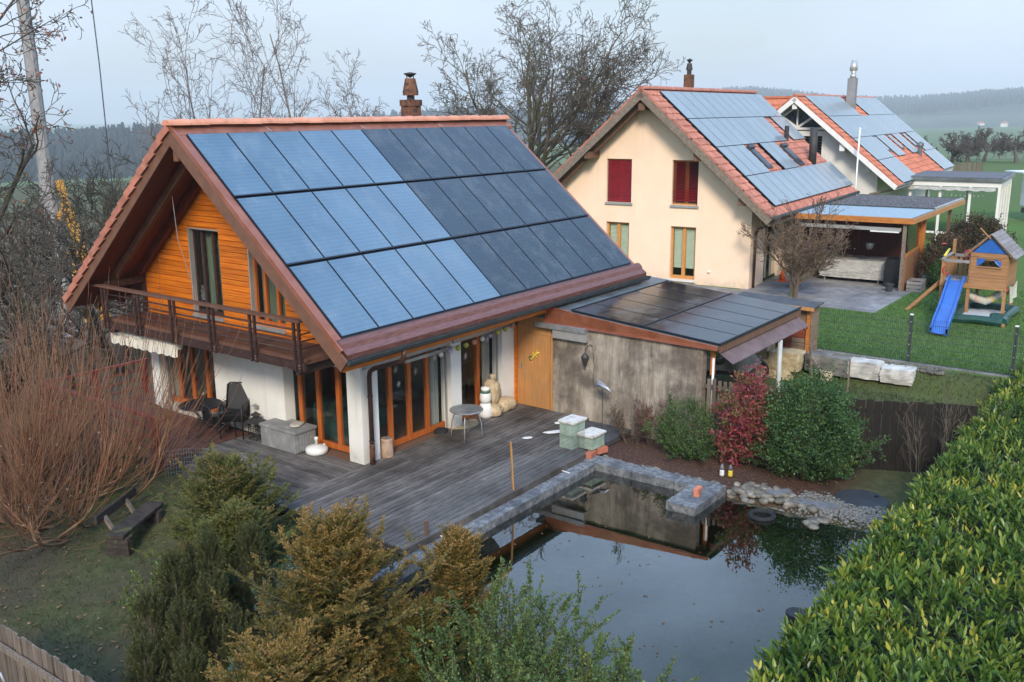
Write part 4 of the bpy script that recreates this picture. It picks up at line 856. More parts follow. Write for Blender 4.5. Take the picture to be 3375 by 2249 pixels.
# parasol base
ub_ = thing('parasol_base', 'white round parasol base in front of the corner window', 'parasol base', (-.05, 1.42, 0)); MB().lathe([(.22, 0), (.25, .02), (.25, .10), (.22, .14), (.10, .17), (.06, .18)], n=28).build('tank', 'white_plastic', ub_, True); MB().lathe([(.035, .17), (.03, .30), (.045, .31), (.045, .36), (.025, .37)], n=14).build('socket', 'white_plastic', ub_, True)
MB().lathe([(.02, 0), (.028, .01), (.028, .03), (.01, .035)], (.15, -.08, .15), 10).build('filler_cap', 'white_plastic', ub_)
# log with cut face
lg = thing('log_stump', 'short standing log stump beside the downpipe', 'log', (.70, -.02, 0)); MB().lathe([(.135, 0), (.14, .1), (.132, .3), (.135, .40), (.12, .42)], n=14).build('trunk', 'bark_pale', lg); MB().lathe([(.118, .42), (.02, .432)], n=14).build('cut_face', 'wood_weathered', lg)
for a in (.4, 2.2, -1.5): MB().beam((.02*math.cos(a), .02*math.sin(a), .434), (.12*math.cos(a), .12*math.sin(a), .43), .012, .006).build('crack', 'bark_log', lg)
# shoes
for k, dx in enumerate((0, .13)):
    s_ = thing('shoe', ('left black clog on the deck before the glass door', 'right black clog on the deck before the glass door')[k], 'shoe', (2.52+dx, .02+dx*.3, .0), .5); addobj('upper', rockmesh('upper', .11, .27, .10, 'rubber', 31+k, .04, 5, .35), None, s_, (0, 0, .055)); addobj('sole', rockmesh('sole', .115, .28, .035, 'black_plastic', 35+k, .02, 5, .6), None, s_, (0, 0, .018))
# snowman-like jar figure, sacks, mat
sn = thing('snowman_jar', 'white snowman figure with green scarf beside the sacks', 'figure', (4.12, -.10, 0))
MB().lathe([(.14, 0), (.175, .08), (.17, .25), (.12, .38)], n=18).build('lower_body', 'white_plastic', sn, True); MB().lathe([(.11, .38), (.15, .47), (.14, .60), (.10, .68)], n=18).build('upper_body', 'white_plastic', sn, True); MB().lathe([(.115, .62), (.125, .65), (.115, .69)], n=18).build('scarf', 'green_mesh', sn, True); MB().lathe([(.10, .69), (.115, .73), (.11, .78), (.02, .80)], n=18).build('hat', 'white_plastic', sn, True)
def sack(lab, loc, rz, sc_, mouth, seed):
    s_ = thing('sandbag', lab, 'sack', loc, rz); addobj('bag', rockmesh('bag', sc_[0], sc_[1], sc_[2], 'sandbag', seed, .12, 10, .28), None, s_, (0, 0, sc_[2]/2-.01))
    if mouth: MB().lathe([(.10, 0), (.045, .07), (.05, .10), (.085, .19), (.06, .22)], mouth, 10).build('tied_neck', 'sandbag', s_, True); MB().lathe([(.055, 0), (.055, .02)], (mouth[0], mouth[1], mouth[2]+.075), 10).build('tie', 'bark_log', s_)
sack('tall burlap sack tied at the top standing by the glass door', (4.52, -.02, .24), .2, (.40, .34, .62), (0, 0, .55), 61)
sack('burlap sack lying in front under the tall one', (4.40, -.18, 0), .6, (.50, .36, .30), None, 62)
sack('burlap sack lying at the foot of the white pier', (4.86, -.14, 0), -.2, (.56, .40, .34), None, 63)
sack('burlap sack lying behind under the tall one', (4.55, .08, 0), .1, (.46, .28, .27), None, 65)
dm = MB(); dm.add([(3.38+.42*math.cos(a)*(1+.15*math.sin(3*a)), -.08+.24*math.sin(a), .004) for a in np.linspace(0, 6.1, 20)], [tuple(range(20))]); dmo = dm.build('doormat', 'sandbag', None); dmo.modifiers.new('s', 'SOLIDIFY').thickness = -.012; setp(dmo, label='round straw mat under the bistro table by the door', category='mat')
# snow remnants / white scraps on the deck
for i, (x_, y_, a, c) in enumerate(((4.78, -1.82, .16, .14), (4.15, -2.10, .42, .18), (3.46, -1.85, .22, .12))):
    setp(addobj('white_scrap', rockmesh('white_scrap', a, c, .022, 'white_plastic', 80+i, .14, 6, .25), None, None, (x_, y_, .010), (0, 0, -.6)), label=('small white lump on the deck near the concrete wall', 'longest white streak lying on the deck', 'white patch on the deck nearest the bistro table')[i], category='snow')
# pale green hive boxes on bricks
def hive(lab, x_, y_, z0, n, rz):
    h_ = thing('hive_box', lab, 'hive', (x_, y_, z0), rz)
    for k in range(n):
        b_ = MB().box(-.23, -.17, k*.30, .23, .17, k*.30+.285).build('box', 'hive_green', h_)
        ubox('rim', 'hive_green', b_, (0, 0, k*.30+.275), (.49, .37, .03)); ubox('rim', 'hive_green', b_, (0, 0, k*.30+.02), (.48, .36, .03))
        for sx in (-1, 1):
            for sy in (-1, 1): ubox('corner', 'hive_green', b_, (sx*.223, sy*.163, k*.30+.15), (.03, .03, .25))
    addobj('lid', rockmesh('lid', .54, .42, .06, 'hive_lid', 7+n, .02, 6, .95), None, h_, (0, 0, n*.30+.02))
hive('double pale green hive box with whitish lid at the deck end', 3.62, -2.98, .0, 2, -.05); hive('single pale green hive box with whitish lid standing on bricks', 3.78, -3.40, .03, 1, -.05)
for i, (x_, y_, rz) in enumerate(((3.48, -3.56, .15), (3.88, -3.58, -.3), (3.78, -3.30, .1))):
    setp(ubox('brick', 'brick_red', None, (x_, y_, -.045), (.30, .15, .13), (0, 0, rz)), label=('red brick under the front corner of the single hive box', 'red brick beside the pond corner under the single hive box', 'red brick hidden half under the single hive box')[i], category='brick')
# stake with low wire fence along the deck edge
sk = thing('wire_fence', 'low wire mesh fence on thin stakes along the deck edge', 'fence', (.75, -3.44, 0))
MB().beam((.0, 0, -.05), (-.05, .02, 1.02), .035, .03).build('stake', 'wood_honey', sk); MB().beam((-2.62, 0, -.05), (-2.62, .0, .28), .05, .05).build('stake', 'wood_brown', sk)
m_ = MB()
for i in range(136):
    xx = -3.0+i*.042
    m_.beam((xx, .01, .02), (xx, .01, .60-.10*abs(math.sin(xx))), .0035, .0035)
for j in range(7): m_.beam((-3.0, .01, .02+j*.09), (2.7, .01, .02+j*.09), .0035, .0035)
m_.build('mesh_wires', 'wire_grey', sk)
# lights on a string under the eave
gl = thing('lantern_string', 'string of small coloured paper balls under the eave', 'string lights', (2.6, -.22, 2.0))
cols = ['white_plastic', 'mesh_cloth', 'yellow_plastic', 'shrub_ball', 'red_plastic', 'white_plastic', 'mesh_cloth', 'yellow_plastic', 'shrub_ball', 'red_plastic']
M('shrub_ball', (.42, .46, .06), (.48, .52, .09), 3, 3, rough=.7); M('lilac', (.42, .34, .50), (.46, .38, .54), 3, 3, rough=.7); M('salmon', (.62, .27, .20), (.66, .31, .24), 3, 3, rough=.7)
cols = ['white_plastic', 'lilac', 'shrub_ball', 'shrub_ball', 'salmon', 'white_plastic', 'lilac', 'shrub_ball', 'shrub_ball', 'salmon']
cpts = []
for i in range(10):
    t = i/9; x_ = -.25+2.75*t; z_ = .04+.16*t+.05*abs(t-.5); cpts.append((x_, 0, z_))
    MB().lathe([(.005, -.065), (.045, -.045), (.065, 0), (.045, .045), (.005, .065)], (x_, 0, z_-.07), 10).build('paper_ball', cols[i], gl, True)
MB().tube(cpts, .004, 4).build('cord', 'black_plastic', gl)
# wall lantern, lizard, gecko
wl_ = thing('wall_lantern', 'pointed metal wall lantern on a curled bracket on the concrete', 'lantern', (5.54, -2.30, 1.55))
MB().tube([(0, 0, .28), (-.06, .02, .34), (-.12, .06, .32), (-.14, .10, .26), (-.14, .12, .18)], .01, 6).build('bracket', 'dark_metal', wl_); MB().lathe([(.005, .16), (.10, .03), (.095, .02), (.07, -.06), (.004, -.26)], (-.14, .12, 0), 6).build('lamp_body', 'dark_metal', wl_)
MB().tube([(-.005, -.02, .15), (-.006, -.06, -.2), (-.006, -.03, -.5), (-.006, -.05, -.75)], .006, 4).build('cable', 'black_plastic', wl_)
gk = thing('gecko_ornament', 'green and yellow gecko ornament on the timber door', 'ornament', (5.518, -.62, 1.38)); MB().tube([(0, .16, -.12), (0, .10, -.13), (0, .05, -.05), (0, -.05, .05), (0, -.13, .09)], [.008, .02, .03, .03, .018], 7).build('body', 'yellow_plastic', gk, True); m_ = MB(); m_.tube([(0, .14+.05*math.cos(a), -.10+.05*math.sin(a)) for a in np.linspace(0, 5.5, 14)], .016, 6); m_.build('tail', 'green_mesh', gk, True)
for dy, dz in ((.08, .06), (-.06, -.04), (-.06, .14), (.1, -.02)): MB().tube([(0, 0, 0), (-.005, dy, dz)], .01, 5).build('foot', 'yellow_plastic', gk)
bi = thing('bird_ornament', 'grey metal bird on a thin rod before the concrete wall', 'ornament', (5.05, -2.9, -.2)); MB().tube([(0, 0, 0), (0, 0, 1.2)], .008, 5).build('rod', 'dark_metal', bi); MB().tube([(0, .28, 1.22), (0, .1, 1.27), (0, -.12, 1.22), (0, -.26, 1.12)], [.006, .05, .055, .01], 8).build('body', 'steel', bi, True)
for s_ in (-1, 1): MB().add([(0, .08, 1.26), (s_*.16, .30, 1.38), (s_*.08, -.05, 1.26)], [(0, 1, 2)]).build('wing', 'steel', bi)
# old plank bench on the lawn, dismantled backrest
be = thing('plank_bench', 'old mossy dark plank bench on the lawn below the deck', 'bench', (-4.3, 1.9, -.62), .52)
bevelled(MB().box(-.75, -.19, .36, .85, .17, .44).build('seat', 'old_bench', be), .015); bevelled(MB().box(-.55, .42, .52, .95, .48, .70).build('backrest', 'old_bench', be), .015)
for xx in (-.62, .60): addobj('log_leg', rockmesh('log_leg', .26, .55, .36, 'old_bench', 12, .04, 6, .8), None, be, (xx, -.02, .18), None, (.8, .85, 1))
for xx in (-.25, .55): MB().beam((xx, .14, .02), (xx, .46, .62), .09, .05).build('back_support', 'wood_weathered', be)
# slat fence in the corner, steel loop in front
cf_ = thing('board_fence', 'weathered upright board fence in the bottom left corner', 'fence', (-8.45, -2.6, -.62))
for i in range(36):
    y_ = 1.75-i*.128; ubox('board', 'picket', cf_, (rnd.uniform(-.012, .012)+.02*(i % 2), y_, .66+rnd.uniform(-.012, .012)), (.022, .122, 1.32))
for zz_ in (.35, 1.05): MB().beam((-.06, 1.8, zz_), (-.06, -2.8, zz_), .05, .08).build('rail', 'picket', cf_)
lo = thing('steel_loop', 'bent bright steel tube handle in front of the corner fence', 'handle', (-8.9, -2.35, -.62)); MB().tube([(-.12, .16, 0), (-.12, .17, .95), (-.08, .14, 1.09), (0, .05, 1.13), (.05, -.06, 1.08), (.07, -.10, .95), (.07, -.1, 0)], .018, 8).build('tube', 'steel', lo, True)
# paper stars hanging in the glass doors
stp = [(1.30, 1.80, .09, 'mesh_cloth', 'pale yellow straw star hanging in the first glass door'), (1.95, 1.62, .09, 'mesh_cloth', 'pale yellow straw star hanging in the second glass door'), (1.38, 1.45, .07, 'white_plastic', 'white paper star below the yellow one in the first glass door'), (2.62, 1.80, .08, 'white_plastic', 'white paper star in the last pane of the wide glass door'), (4.62, 1.85, .08, 'white_plastic', 'white paper star in the narrow glass door by the sacks'), (3.75, 1.6, .09, 'white_plastic', 'white paper star in the left pane beside the round table')]
for x_, z_, r_, mt, lb in stp:
    m_ = MB()
    for k in range(4): a = k*math.pi/4; m_.beam((-r_*math.cos(a), 0, -r_*math.sin(a)), (r_*math.cos(a), 0, r_*math.sin(a)), .006, .010, (0, 1, 0))
    o = m_.build('paper_star', mt, None, loc=(x_, .208, z_)); setp(o, label=lb, category='star')
# furniture glimpsed through the glass
so = thing('sofa', 'dark teal sofa seen through the corner window', 'sofa', (1.6, 1.9, .004)); addobj('seat', rockmesh('seat', 1.7, .8, .42, 'teal_cloth', 3, .02, 6, .85), None, so, (0, 0, .22)); addobj('backrest', rockmesh('backrest', 1.7, .25, .6, 'teal_cloth', 4, .02, 6, .85), None, so, (0, .38, .5)); addobj('cushion', rockmesh('cushion', .5, .2, .42, 'curtain_green', 4, .03, 6, .5), None, so, (-.4, .2, .6), (.3, 0, .2))
# ------------------------------------------------------------------ neighbour house (cream) with solar roof
BA = R(4.29)
B = thing('cream_house', 'cream rendered gable house with red blinds and pale solar roof', 'house', (19.66, -.33, .9), BA)
SB = R(41.44); TB, CB, SBn = math.tan(SB), math.cos(SB), math.sin(SB)
def roofz(y, yr, zt, tt): return zt-abs(y-yr)*tt
def gable_walls(par, mat, L, Wd, yr, zt, tt, open_front, th=.3, drop=.34):
    """front gable built from strips round its openings; other walls plain"""
    us = sorted(set([0, Wd]+[q for o in open_front for q in o[:2]]+[yr]))
    m_ = MB()
    def topz(u): return roofz(u, yr, zt, tt)-drop
    for a, c in zip(us, us[1:]):
        mid = (a+c)/2; zs = 0.0; ops = sorted([o for o in open_front if o[0] <= mid <= o[1]], key=lambda o: o[2])
        for o in ops:
            if o[2] > zs: m_.hexa([(0, a, zs), (th, a, zs), (th, c, zs), (0, c, zs), (0, a, o[2]), (th, a, o[2]), (th, c, o[2]), (0, c, o[2])])
            zs = o[3]
        m_.hexa([(0, a, zs), (th, a, zs), (th, c, zs), (0, c, zs), (0, a, topz(a)), (th, a, topz(a)), (th, c, topz(c)), (0, c, topz(c))])
    w = m_.build('gable_wall', mat, par)
    return w
BYR, BZT = 4.14, 7.24
opB = [(4.85, 5.92, 2.98, 4.66), (2.12, 3.16, 2.98, 4.66), (4.91, 5.91, .15, 2.20), (2.13, 3.16, .15, 2.17)]
gable_walls(B, 'cream_plaster', 11, 8.28, BYR, BZT, TB, opB)
kz = roofz(0, BYR, BZT, TB)-.36
bx('side_wall', 'cream_plaster', B, .301, 0, 0, 1.66, .3, kz); bx('side_wall', 'cream_plaster', B, 3.5, 0, 0, 11, .3, kz); bx('side_wall', 'cream_plaster', B, 1.661, 0, 2.12, 3.499, .3, kz); bx('side_wall', 'cream_plaster', B, .301, 7.98, 0, 11, 8.28, kz); bx('back_wall', 'cream_plaster', B, 10.7, .301, 0, 11, 7.979, kz)
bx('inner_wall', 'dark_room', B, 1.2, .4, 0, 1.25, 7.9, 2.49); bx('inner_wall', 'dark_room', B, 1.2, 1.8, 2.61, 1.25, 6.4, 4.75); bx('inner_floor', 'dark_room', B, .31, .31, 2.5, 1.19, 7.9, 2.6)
# blinds upstairs: real slats
for k, (o0, o1, z0, z1) in enumerate(opB[:2]):
    w = bx('window', 'frame_wood_pale', B, .20, o0, z0, .26, o1, z0+.07)
    bx('frame', 'frame_wood_pale', w, .20, o0, z1-.07, .26, o1, z1); bx('frame', 'frame_wood_pale', w, .199, (o0+o1)/2-.07, z0+.07, .261, (o0+o1)/2+.07, z1-.07)
    for e in (o0, o1-.07): bx('frame', 'frame_wood_pale', w, .201, e, z0+.07, .259, e+.07, z1-.07)
    bx('pane', 'window_glass', w, .228, o0+.07, z0+.07, .232, o1-.07, z1-.07)
    n_ = 27; nz = (z1-z0-.10)/n_
    for i in range(n_):
        low = k == 1 and i < 9
        if k == 1 and i < 2: continue
        ubox('blind_slat', 'blind_red', w, (.09, (o0+o1)/2, z0+.05+(i+.5)*nz), (.055 if k == 0 else .05, o1-o0-.04, .006), (0, (-.95 if k == 0 else (-.25 if not low else -.45)), 0))
    for e in (o0+.05, o1-.05): ubox('blind_cord', 'black_plastic', w, (.055, e, (z0+z1)/2), (.006, .012, z1-z0))
    ubox('bottom_rail', 'blind_red', w, (.09, (o0+o1)/2, z0+.045+(0 if k == 0 else 2*nz)), (.06, o1-o0-.04, .03)); bx('sill', 'alu', w, -.06, o0-.06, z0-.09, .2, o1+.04, z0-.004)
for k, (o0, o1, z0, z1) in enumerate(opB[2:]):
    w = bx('window', 'frame_wood_pale', B, .12, o0, z0, .19, o1, z0+.13)
    bx('frame', 'frame_wood_pale', w, .12, o0, z1-.07, .19, o1, z1); bx('frame', 'frame_wood_pale', w, .117, (o0+o1)/2-.07, z0+.13, .193, (o0+o1)/2+.07, z1-.07)
    for e in (o0, o1-.08): bx('frame', 'frame_wood_pale', w, .119, e, z0+.13, .191, e+.08, z1-.07)
    bx('pane', 'window_glass', w, .150, o0+.08, z0+.13, .154, o1-.08, z1-.07)
    nb = 30; hb = (z1-.07-(z0+.42))/nb
    for i in range(nb): ubox('blind_slat', 'blind_green', w, (.20+.012, (o0+o1)/2, z0+.42+(i+.5)*hb), (.070, o1-o0-.18, .004), (0, -1.0, 0))
    bx('sill', 'pale_plaster', w, -.08, o0-.05, z0-.08, .12, o1+.05, z0-.004)
MB().lathe([(.05, 0), (.06, .03), (.04, .06)], (-.03, 1.55, .5), 10).build('wall_light', 'white_plastic', B)
# glazed side door in the shade
sd = bx('side_window', 'dark_metal', B, 1.66, .10, 0, 3.5, .16, .09); bx('pane', 'window_glass', sd, 1.68, .128, .09, 3.48, .132, 2.12)
for xx in (2.25, 2.85): bx('frame', 'alu', sd, xx, .10, .09, xx+.05, .16, 2.12)
# roof: slabs, boards, purlin ends
BE = -.9
def bslab(nm, mat, x0, x1, ya, yb, t0, t1, par=None, yr=BYR, zt=BZT, tt=TB):
    return MB().hexa([(x0, ya, roofz(ya, yr, zt, tt)+t0), (x1, ya, roofz(ya, yr, zt, tt)+t0), (x1, yb, roofz(yb, yr, zt, tt)+t0), (x0, yb, roofz(yb, yr, zt, tt)+t0), (x0, ya, roofz(ya, yr, zt, tt)+t1), (x1, ya, roofz(ya, yr, zt, tt)+t1), (x1, yb, roofz(yb, yr, zt, tt)+t1), (x0, yb, roofz(yb, yr, zt, tt)+t1)]).build(nm, mat, par or B)
bslab('roof', 'wood_brown', BE+.05, 12.1, BE, BYR, -.26, -.02); bslab('roof', 'wood_brown', BE+.05, 12.1, BYR+.002, 2*BYR-BE, -.26, -.02)
bslab('roof_skin', 'terracotta', BE+.1, 12.05, 2*BYR-BE+.02, BYR+.05, -.01, .02)
bslab('roof_skin', 'bitumen', BE+.1, 12.05, BE, BYR-.05, -.01, .0)
for sg in (1, -1):
    MB().beam((BE+.02, BYR-sg*(BYR-BE+.03), roofz(BE-.03, BYR, BZT, TB)-.15), (BE+.02, BYR+sg*.05, BZT-.15), .07, .26, (0, -sg*SBn, CB)).build('verge_board', 'wood_weathered', B)
    MB().beam((BE+.45, BYR-sg*(BYR-BE-.1), roofz(BE+.1, BYR, BZT, TB)-.36), (BE+.45, BYR, BZT-.40), .16, .2, (0, -sg*SBn, CB)).build('rafter', 'wood_brown', B)
for yy, zz_ in ((BYR, BZT-.62), (1.9, roofz(1.9, BYR, BZT, TB)-.45), (6.38, roofz(6.38, BYR, BZT, TB)-.45), (.15, roofz(.15, BYR, BZT, TB)-.45)):
    bx('purlin', 'wood_brown', B, BE+.1, yy-.13, zz_-.13, .05, yy+.13, zz_+.13)
# tiles one by one wherever the modules leave them open
def field(par, mat, x0, x1, n_rows, ln, covered, yr, zt, tt, sl, w=.30, verge=True):
    nxt = int((x1-x0)/w); ca_, sa_ = math.cos(sl), math.sin(sl); me = tilemesh(par.name, w, ln+.05, mat)
    for i in range(n_rows):
        s_ = i*ln
        for j in range(nxt):
            u = x0+(j+.5)*w
            if covered(u, s_+.02) and covered(u, s_+ln-.02): continue
            y = yr-s_*ca_; addobj('tile', me, None, par, (u, y, zt-s_*sa_), (sl-.04, 0, 0))
    if verge:
        vm_ = MB().box(-.13, -ln-.05, .0, .13, .03, .055).box(-.15, -ln-.05, -.14, -.125, .03, .06).mesh('verge_tile'); vm_.materials.append(MATS[mat])
        for i in range(n_rows):
            for sg in (1, -1):
                s_ = i*ln; addobj('verge_tile', vm_, None, par, (x0-.14, yr-sg*s_*ca_, zt-s_*sa_), (sl-.05, 0, 0) if sg > 0 else (sl-.05, 0, math.pi), (1 if sg > 0 else -1, 1, 1))
pw, ph_ = .983, 1.555
rowsB = [set(range(12)), set(range(12))-{9}, {0, 1, 2, 5, 6}, set(range(12))]
def covB(u, s_):
    if s_ < .2 or s_ > .2+4*ph_ or u < .30 or u > .3+12*pw: return False
    r_ = min(3, int((s_-.2)/ph_)); c_ = min(11, int((u-.3)/pw)); return c_ in rowsB[r_]
field(B, 'terracotta', BE+.3, 12.0, 20, .337, covB, BYR, BZT, TB, SB)
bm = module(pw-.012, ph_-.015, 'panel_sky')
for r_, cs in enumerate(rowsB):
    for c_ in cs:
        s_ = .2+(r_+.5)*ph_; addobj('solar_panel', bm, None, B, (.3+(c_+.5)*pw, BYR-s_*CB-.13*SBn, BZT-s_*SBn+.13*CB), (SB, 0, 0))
rtb = MB(); 
rbm = rt.mesh('ridge_tile'); rbm.materials.append(MATS['terracotta'])
for i in range(28): addobj('ridge_tile', rbm, None, B, (BE+.02+i*.46, BYR, BZT+.02), (0, 0, 0))
for (u0, s0, w_, h_) in ((3.42, 3.45, .62, 1.25), (7.55, 3.55, .72, 1.25)):
    s_ = s0+h_/2; sw = MB().box(-w_/2, -h_/2, -.02, w_/2, h_/2, .10).build('skylight', 'anthracite', B, loc=(u0+w_/2, BYR-s_*CB, BZT-s_*SBn+.05), rot=(SB, 0, 0))
    ubox('pane', 'panel_dark', sw, (0, -.03, .104), (w_-.16, h_-.25, .012)); ubox('shutter_box', 'anthracite', sw, (0, h_/2-.08, .14), (w_+.04, .16, .08))
def stack(par, x, y, z0, z1, w, mat, cap='dark_metal', taper=0.0):
    c = MB().box(x-w/2, y-w/2, z0, x+w/2, y+w/2, z1).build('chimney', mat, par); MB().lathe([(w*.28, 0), (w*.28, .18), (w*.42, .2), (w*.30, .42), (w*.3, .46)], (x, y, z1), 10).build('cowl', cap, c); MB().lathe([(.02, .46), (w*.25, .55), (w*.42, .60), (.02, .66)], (x, y, z1), 10).build('chimney_cap', cap, c)
stack(B, 5.45, BYR+.7, 6.2, 7.95, .34, 'rust')
fp = MB().tube([(9.4, BYR-3.25*CB, BZT-3.35*SBn), (9.4, BYR-3.25*CB, BZT-3.35*SBn+.75)], .10, 10).build('flue_pipe', 'dark_metal', B)
MB().tube([(9.6, BYR-4.8*CB, BZT-5.0*SBn), (9.6, BYR-4.8*CB, BZT-5.0*SBn+1.75)], .17, 14).build('flue_pipe', 'dark_metal', B, True)
ez = roofz(BE, BYR, BZT, TB)
gbt = MB().tube([(BE+.05, BE-.08, ez-.06), (12.15, BE-.08, ez-.06)], .075, 10).build('gutter', 'gutter_grey', B, True)
MB().tube([(1.5, BE-.08, ez-.12), (1.2, -.4, ez-.45), (.55, -.09, ez-.62), (.35, -.07, ez-.75), (.33, -.07, .0)], .05, 9).build('downpipe', 'pipe_brown', B, True)
bx('fascia', 'wood_weathered', B, BE+.07, BE+.005, ez-.32, 12.1, BE+.04, ez-.03)
# ------------------------------------------------------------------ patio slabs
pat = MB(); pat.box(17.9, -5.4, .80, 30.5, -.1, .885).box(19.4, -.1, .80, 22, 8.6, .885); pato = pat.build('patio', 'bitumen', None); setp(pato, kind='structure', label='grey stone slab patio beside the cream house', category='patio')
for i in range(25):
    for j in range(11):
        x_, y_ = 17.95+(i+.5)*.5, -5.4+(j+.5)*.482
        if i > 15 and j > 3: continue
        ubox('slab', 'patio_slab', pato, (x_, y_, .893+rnd.uniform(-.002, .002)), (.49, .472, .03))
for i in range(3):
    for j in range(14): ubox('slab', 'patio_slab', pato, (18.2+.4*i+.2, .15+j*.6, .893), (.39, .59, .03))
# ------------------------------------------------------------------ pergola (garden room) beside it
Pg = thing('pergola', 'flat roofed timber pergola with amber edge beam beside the cream house', 'pergola', (19.66, -.33, .9), BA)
PZ = 2.60
MB().prism([(2.2, -.95, PZ), (2.2, -5.15, PZ), (11.2, -5.62, PZ), (11.2, -1.2, PZ)][::-1], (0, 0, .05)).build('roof_deck', 'wood_brown', Pg)
MB().prism([(2.26, -1.0, PZ+.054), (2.26, -5.08, PZ+.054), (5.9, -5.28, PZ+.054), (5.9, -1.05, PZ+.054)][::-1], (0, 0, .03)).build('roof_sheet', 'pvc_roof', Pg)
MB().prism([(6.0, -1.1, PZ+.054), (6.0, -5.25, PZ+.054), (11.1, -5.5, PZ+.054), (11.1, -1.25, PZ+.054)][::-1], (0, 0, .06)).build('gravel_layer', 'roof_gravel', Pg)
rs = np.random.RandomState(5); gp = np.stack([6.05+5.0*rs.rand(2600), -5.3+4.1*rs.rand(2600)], 1)
n_ = len(gp); s_ = .03+.05*rs.rand(n_); a_ = rs.rand(n_)*6.28
gV = gv[None]*s_[:, None, None]+np.concatenate([gp, np.full((n_, 1), PZ+.125)], 1)[:, None, :]; gF = (gf[None]+(np.arange(n_)*len(gv))[:, None, None]).reshape(-1, 4)
go = addobj('gravel', rawmesh('gravel', gV, gF), 'roof_gravel', Pg); setp(go, kind='stuff')
MB().beam((5.95, -1.05, PZ+.09), (5.95, -5.27, PZ+.09), .06, .08).build('roof_rim', 'gutter_grey', Pg); MB().beam((6.0, -5.27, PZ+.09), (11.15, -5.55, PZ+.09), .10, .10).build('roof_rim', 'alu', Pg); MB().beam((11.12, -1.2, PZ+.09), (11.12, -5.55, PZ+.09), .06, .09).build('roof_rim', 'gutter_grey', Pg)
MB().beam((2.2, -.95, PZ-.03), (2.2, -5.17, PZ-.03), .05, .20).build('edge_beam', 'wood_amber', Pg); MB().beam((2.2, -5.17, PZ-.03), (11.2, -5.63, PZ-.03), .05, .18).build('edge_beam', 'wood_honey', Pg)
MB().beam((2.42, -4.87, 0), (2.36, -4.87, PZ-.03), .12, .12).build('post', 'wood_weathered', Pg); MB().beam((9.3, -5.35, 0), (9.3, -5.35, PZ-.03), .12, .12).build('post', 'wood_brown', Pg); MB().beam((5.25, -5.05, 0), (5.25, -5.05, PZ-.03), .12, .12).build('post', 'wood_amber', Pg)
bx('back_wall', 'dark_red_wall', Pg, 5.5, -5.0, 0, 5.6, -.02, PZ-.03)
for i in range(24): ubox('board', 'dark_red_wall', Pg, (5.485, -.15-i*.2, PZ/2), (.02, .19, PZ-.06))
bx('side_panel', 'side_wood', Pg, 2.5, -4.98, 0, 5.2, -4.92, 1.25)
sw_ = bx('side_window', 'wood_amber', Pg, 2.5, -4.99, 1.253, 5.2, -4.91, 1.35); bx('frame', 'wood_amber', sw_, 2.5, -4.99, PZ-.22, 5.2, -4.91, PZ-.05); bx('frame', 'wood_amber', sw_, 5.05, -4.99, 1.35, 5.19, -4.91, PZ-.22); bx('pane', 'window_glass', sw_, 2.52, -4.955, 1.35, 5.05, -4.945, PZ-.22)
bx('awning_box', 'alu', Pg, 2.26, -4.75, PZ-.42, 2.40, -1.1, PZ-.30); bx('awning_bar', 'white_plastic', Pg, 2.22, -4.7, PZ-.47, 2.27, -3.7, PZ-.425)
# things under and round the pergola
def atB(x, y, z=0): ca_, sa_ = math.cos(BA), math.sin(BA); return (19.66+x*ca_-y*sa_, -.33+x*sa_+y*ca_, .905+z)
tb = thing('covered_table', 'garden table under a wrinkled silver plastic cover', 'table', atB(4.1, -2.85), BA)
cvm = rockmesh('plastic_cover', 1.35, 2.45, .72, 'tarp_silver', 17, .022, 16, .93); addobj('plastic_cover', cvm, None, tb, (0, 0, .50))
for sx in (-.5, .5):
    for sy in (-1.0, 1.0): ubox('leg', 'alu', tb, (sx, sy, .36), (.05, .05, .72))
gr = thing('covered_grill', 'black covered grill standing at the pergola post', 'grill', atB(3.2, -4.45)); addobj('cover', rockmesh('cover', .55, .6, 1.1, 'black_plastic', 9, .04, 7, .6), None, gr, (0, 0, .56)); ubox('badge', 'white_plastic', gr, (-.27, -.05, .75), (.01, .07, .05))
pot = thing('flower_pot', 'grey plastic pot at the foot of the pergola post', 'pot', atB(2.1, -4.55)); MB().lathe([(.11, 0), (.15, .24), (.17, .25), (.17, .29), (.14, .29), (.13, .22)], n=16).build('pot_body', 'anthracite', pot); MB().lathe([(.13, .23), (.01, .25)], n=12).build('soil', 'bark_dark', pot)
cr_ = thing('slat_crate', 'weathered slatted wooden crate beside the pergola post', 'crate', atB(2.75, -5.35), BA)
for zz_ in (.06, .2, .34):
    for s_ in (-1, 1): ubox('slat', 'wood_grey', cr_, (s_*.42, 0, zz_), (.02, .5, .10)); ubox('slat', 'wood_grey', cr_, (0, s_*.25, zz_), (.84, .02, .10))
for sx in (-.39, .39):
    for sy in (-.22, .22): ubox('post', 'wood_grey', cr_, (sx, sy, .2), (.04, .04, .42))
hp = thing('hanging_pot', 'grey pot hanging on cords under the pergola roof', 'pot', atB(3.1, -3.55, 1.35)); MB().lathe([(.08, 0), (.13, .1), (.15, .2), (.15, .24)], n=14).build('bowl', 'zinc_sheet', hp, True)
for a in range(3): MB().tube([(.13*math.cos(a*2.09), .13*math.sin(a*2.09), .22), (0, 0, .92)], .005, 4).build('cord', 'black_plastic', hp)
cn_ = thing('traffic_cone', 'small orange traffic cone on the patio by the cream house', 'cone', atB(2.35, -.55)); MB().lathe([(.13, .03), (.04, .40), (.03, .42)], n=14).build('cone_body', 'orange_plastic', cn_, True); bx('foot', 'orange_plastic', cn_, -.17, -.17, 0, .17, .17, .03); MB().lathe([(.092, .18), (.068, .27)], n=14).build('stripe', 'white_plastic', cn_)
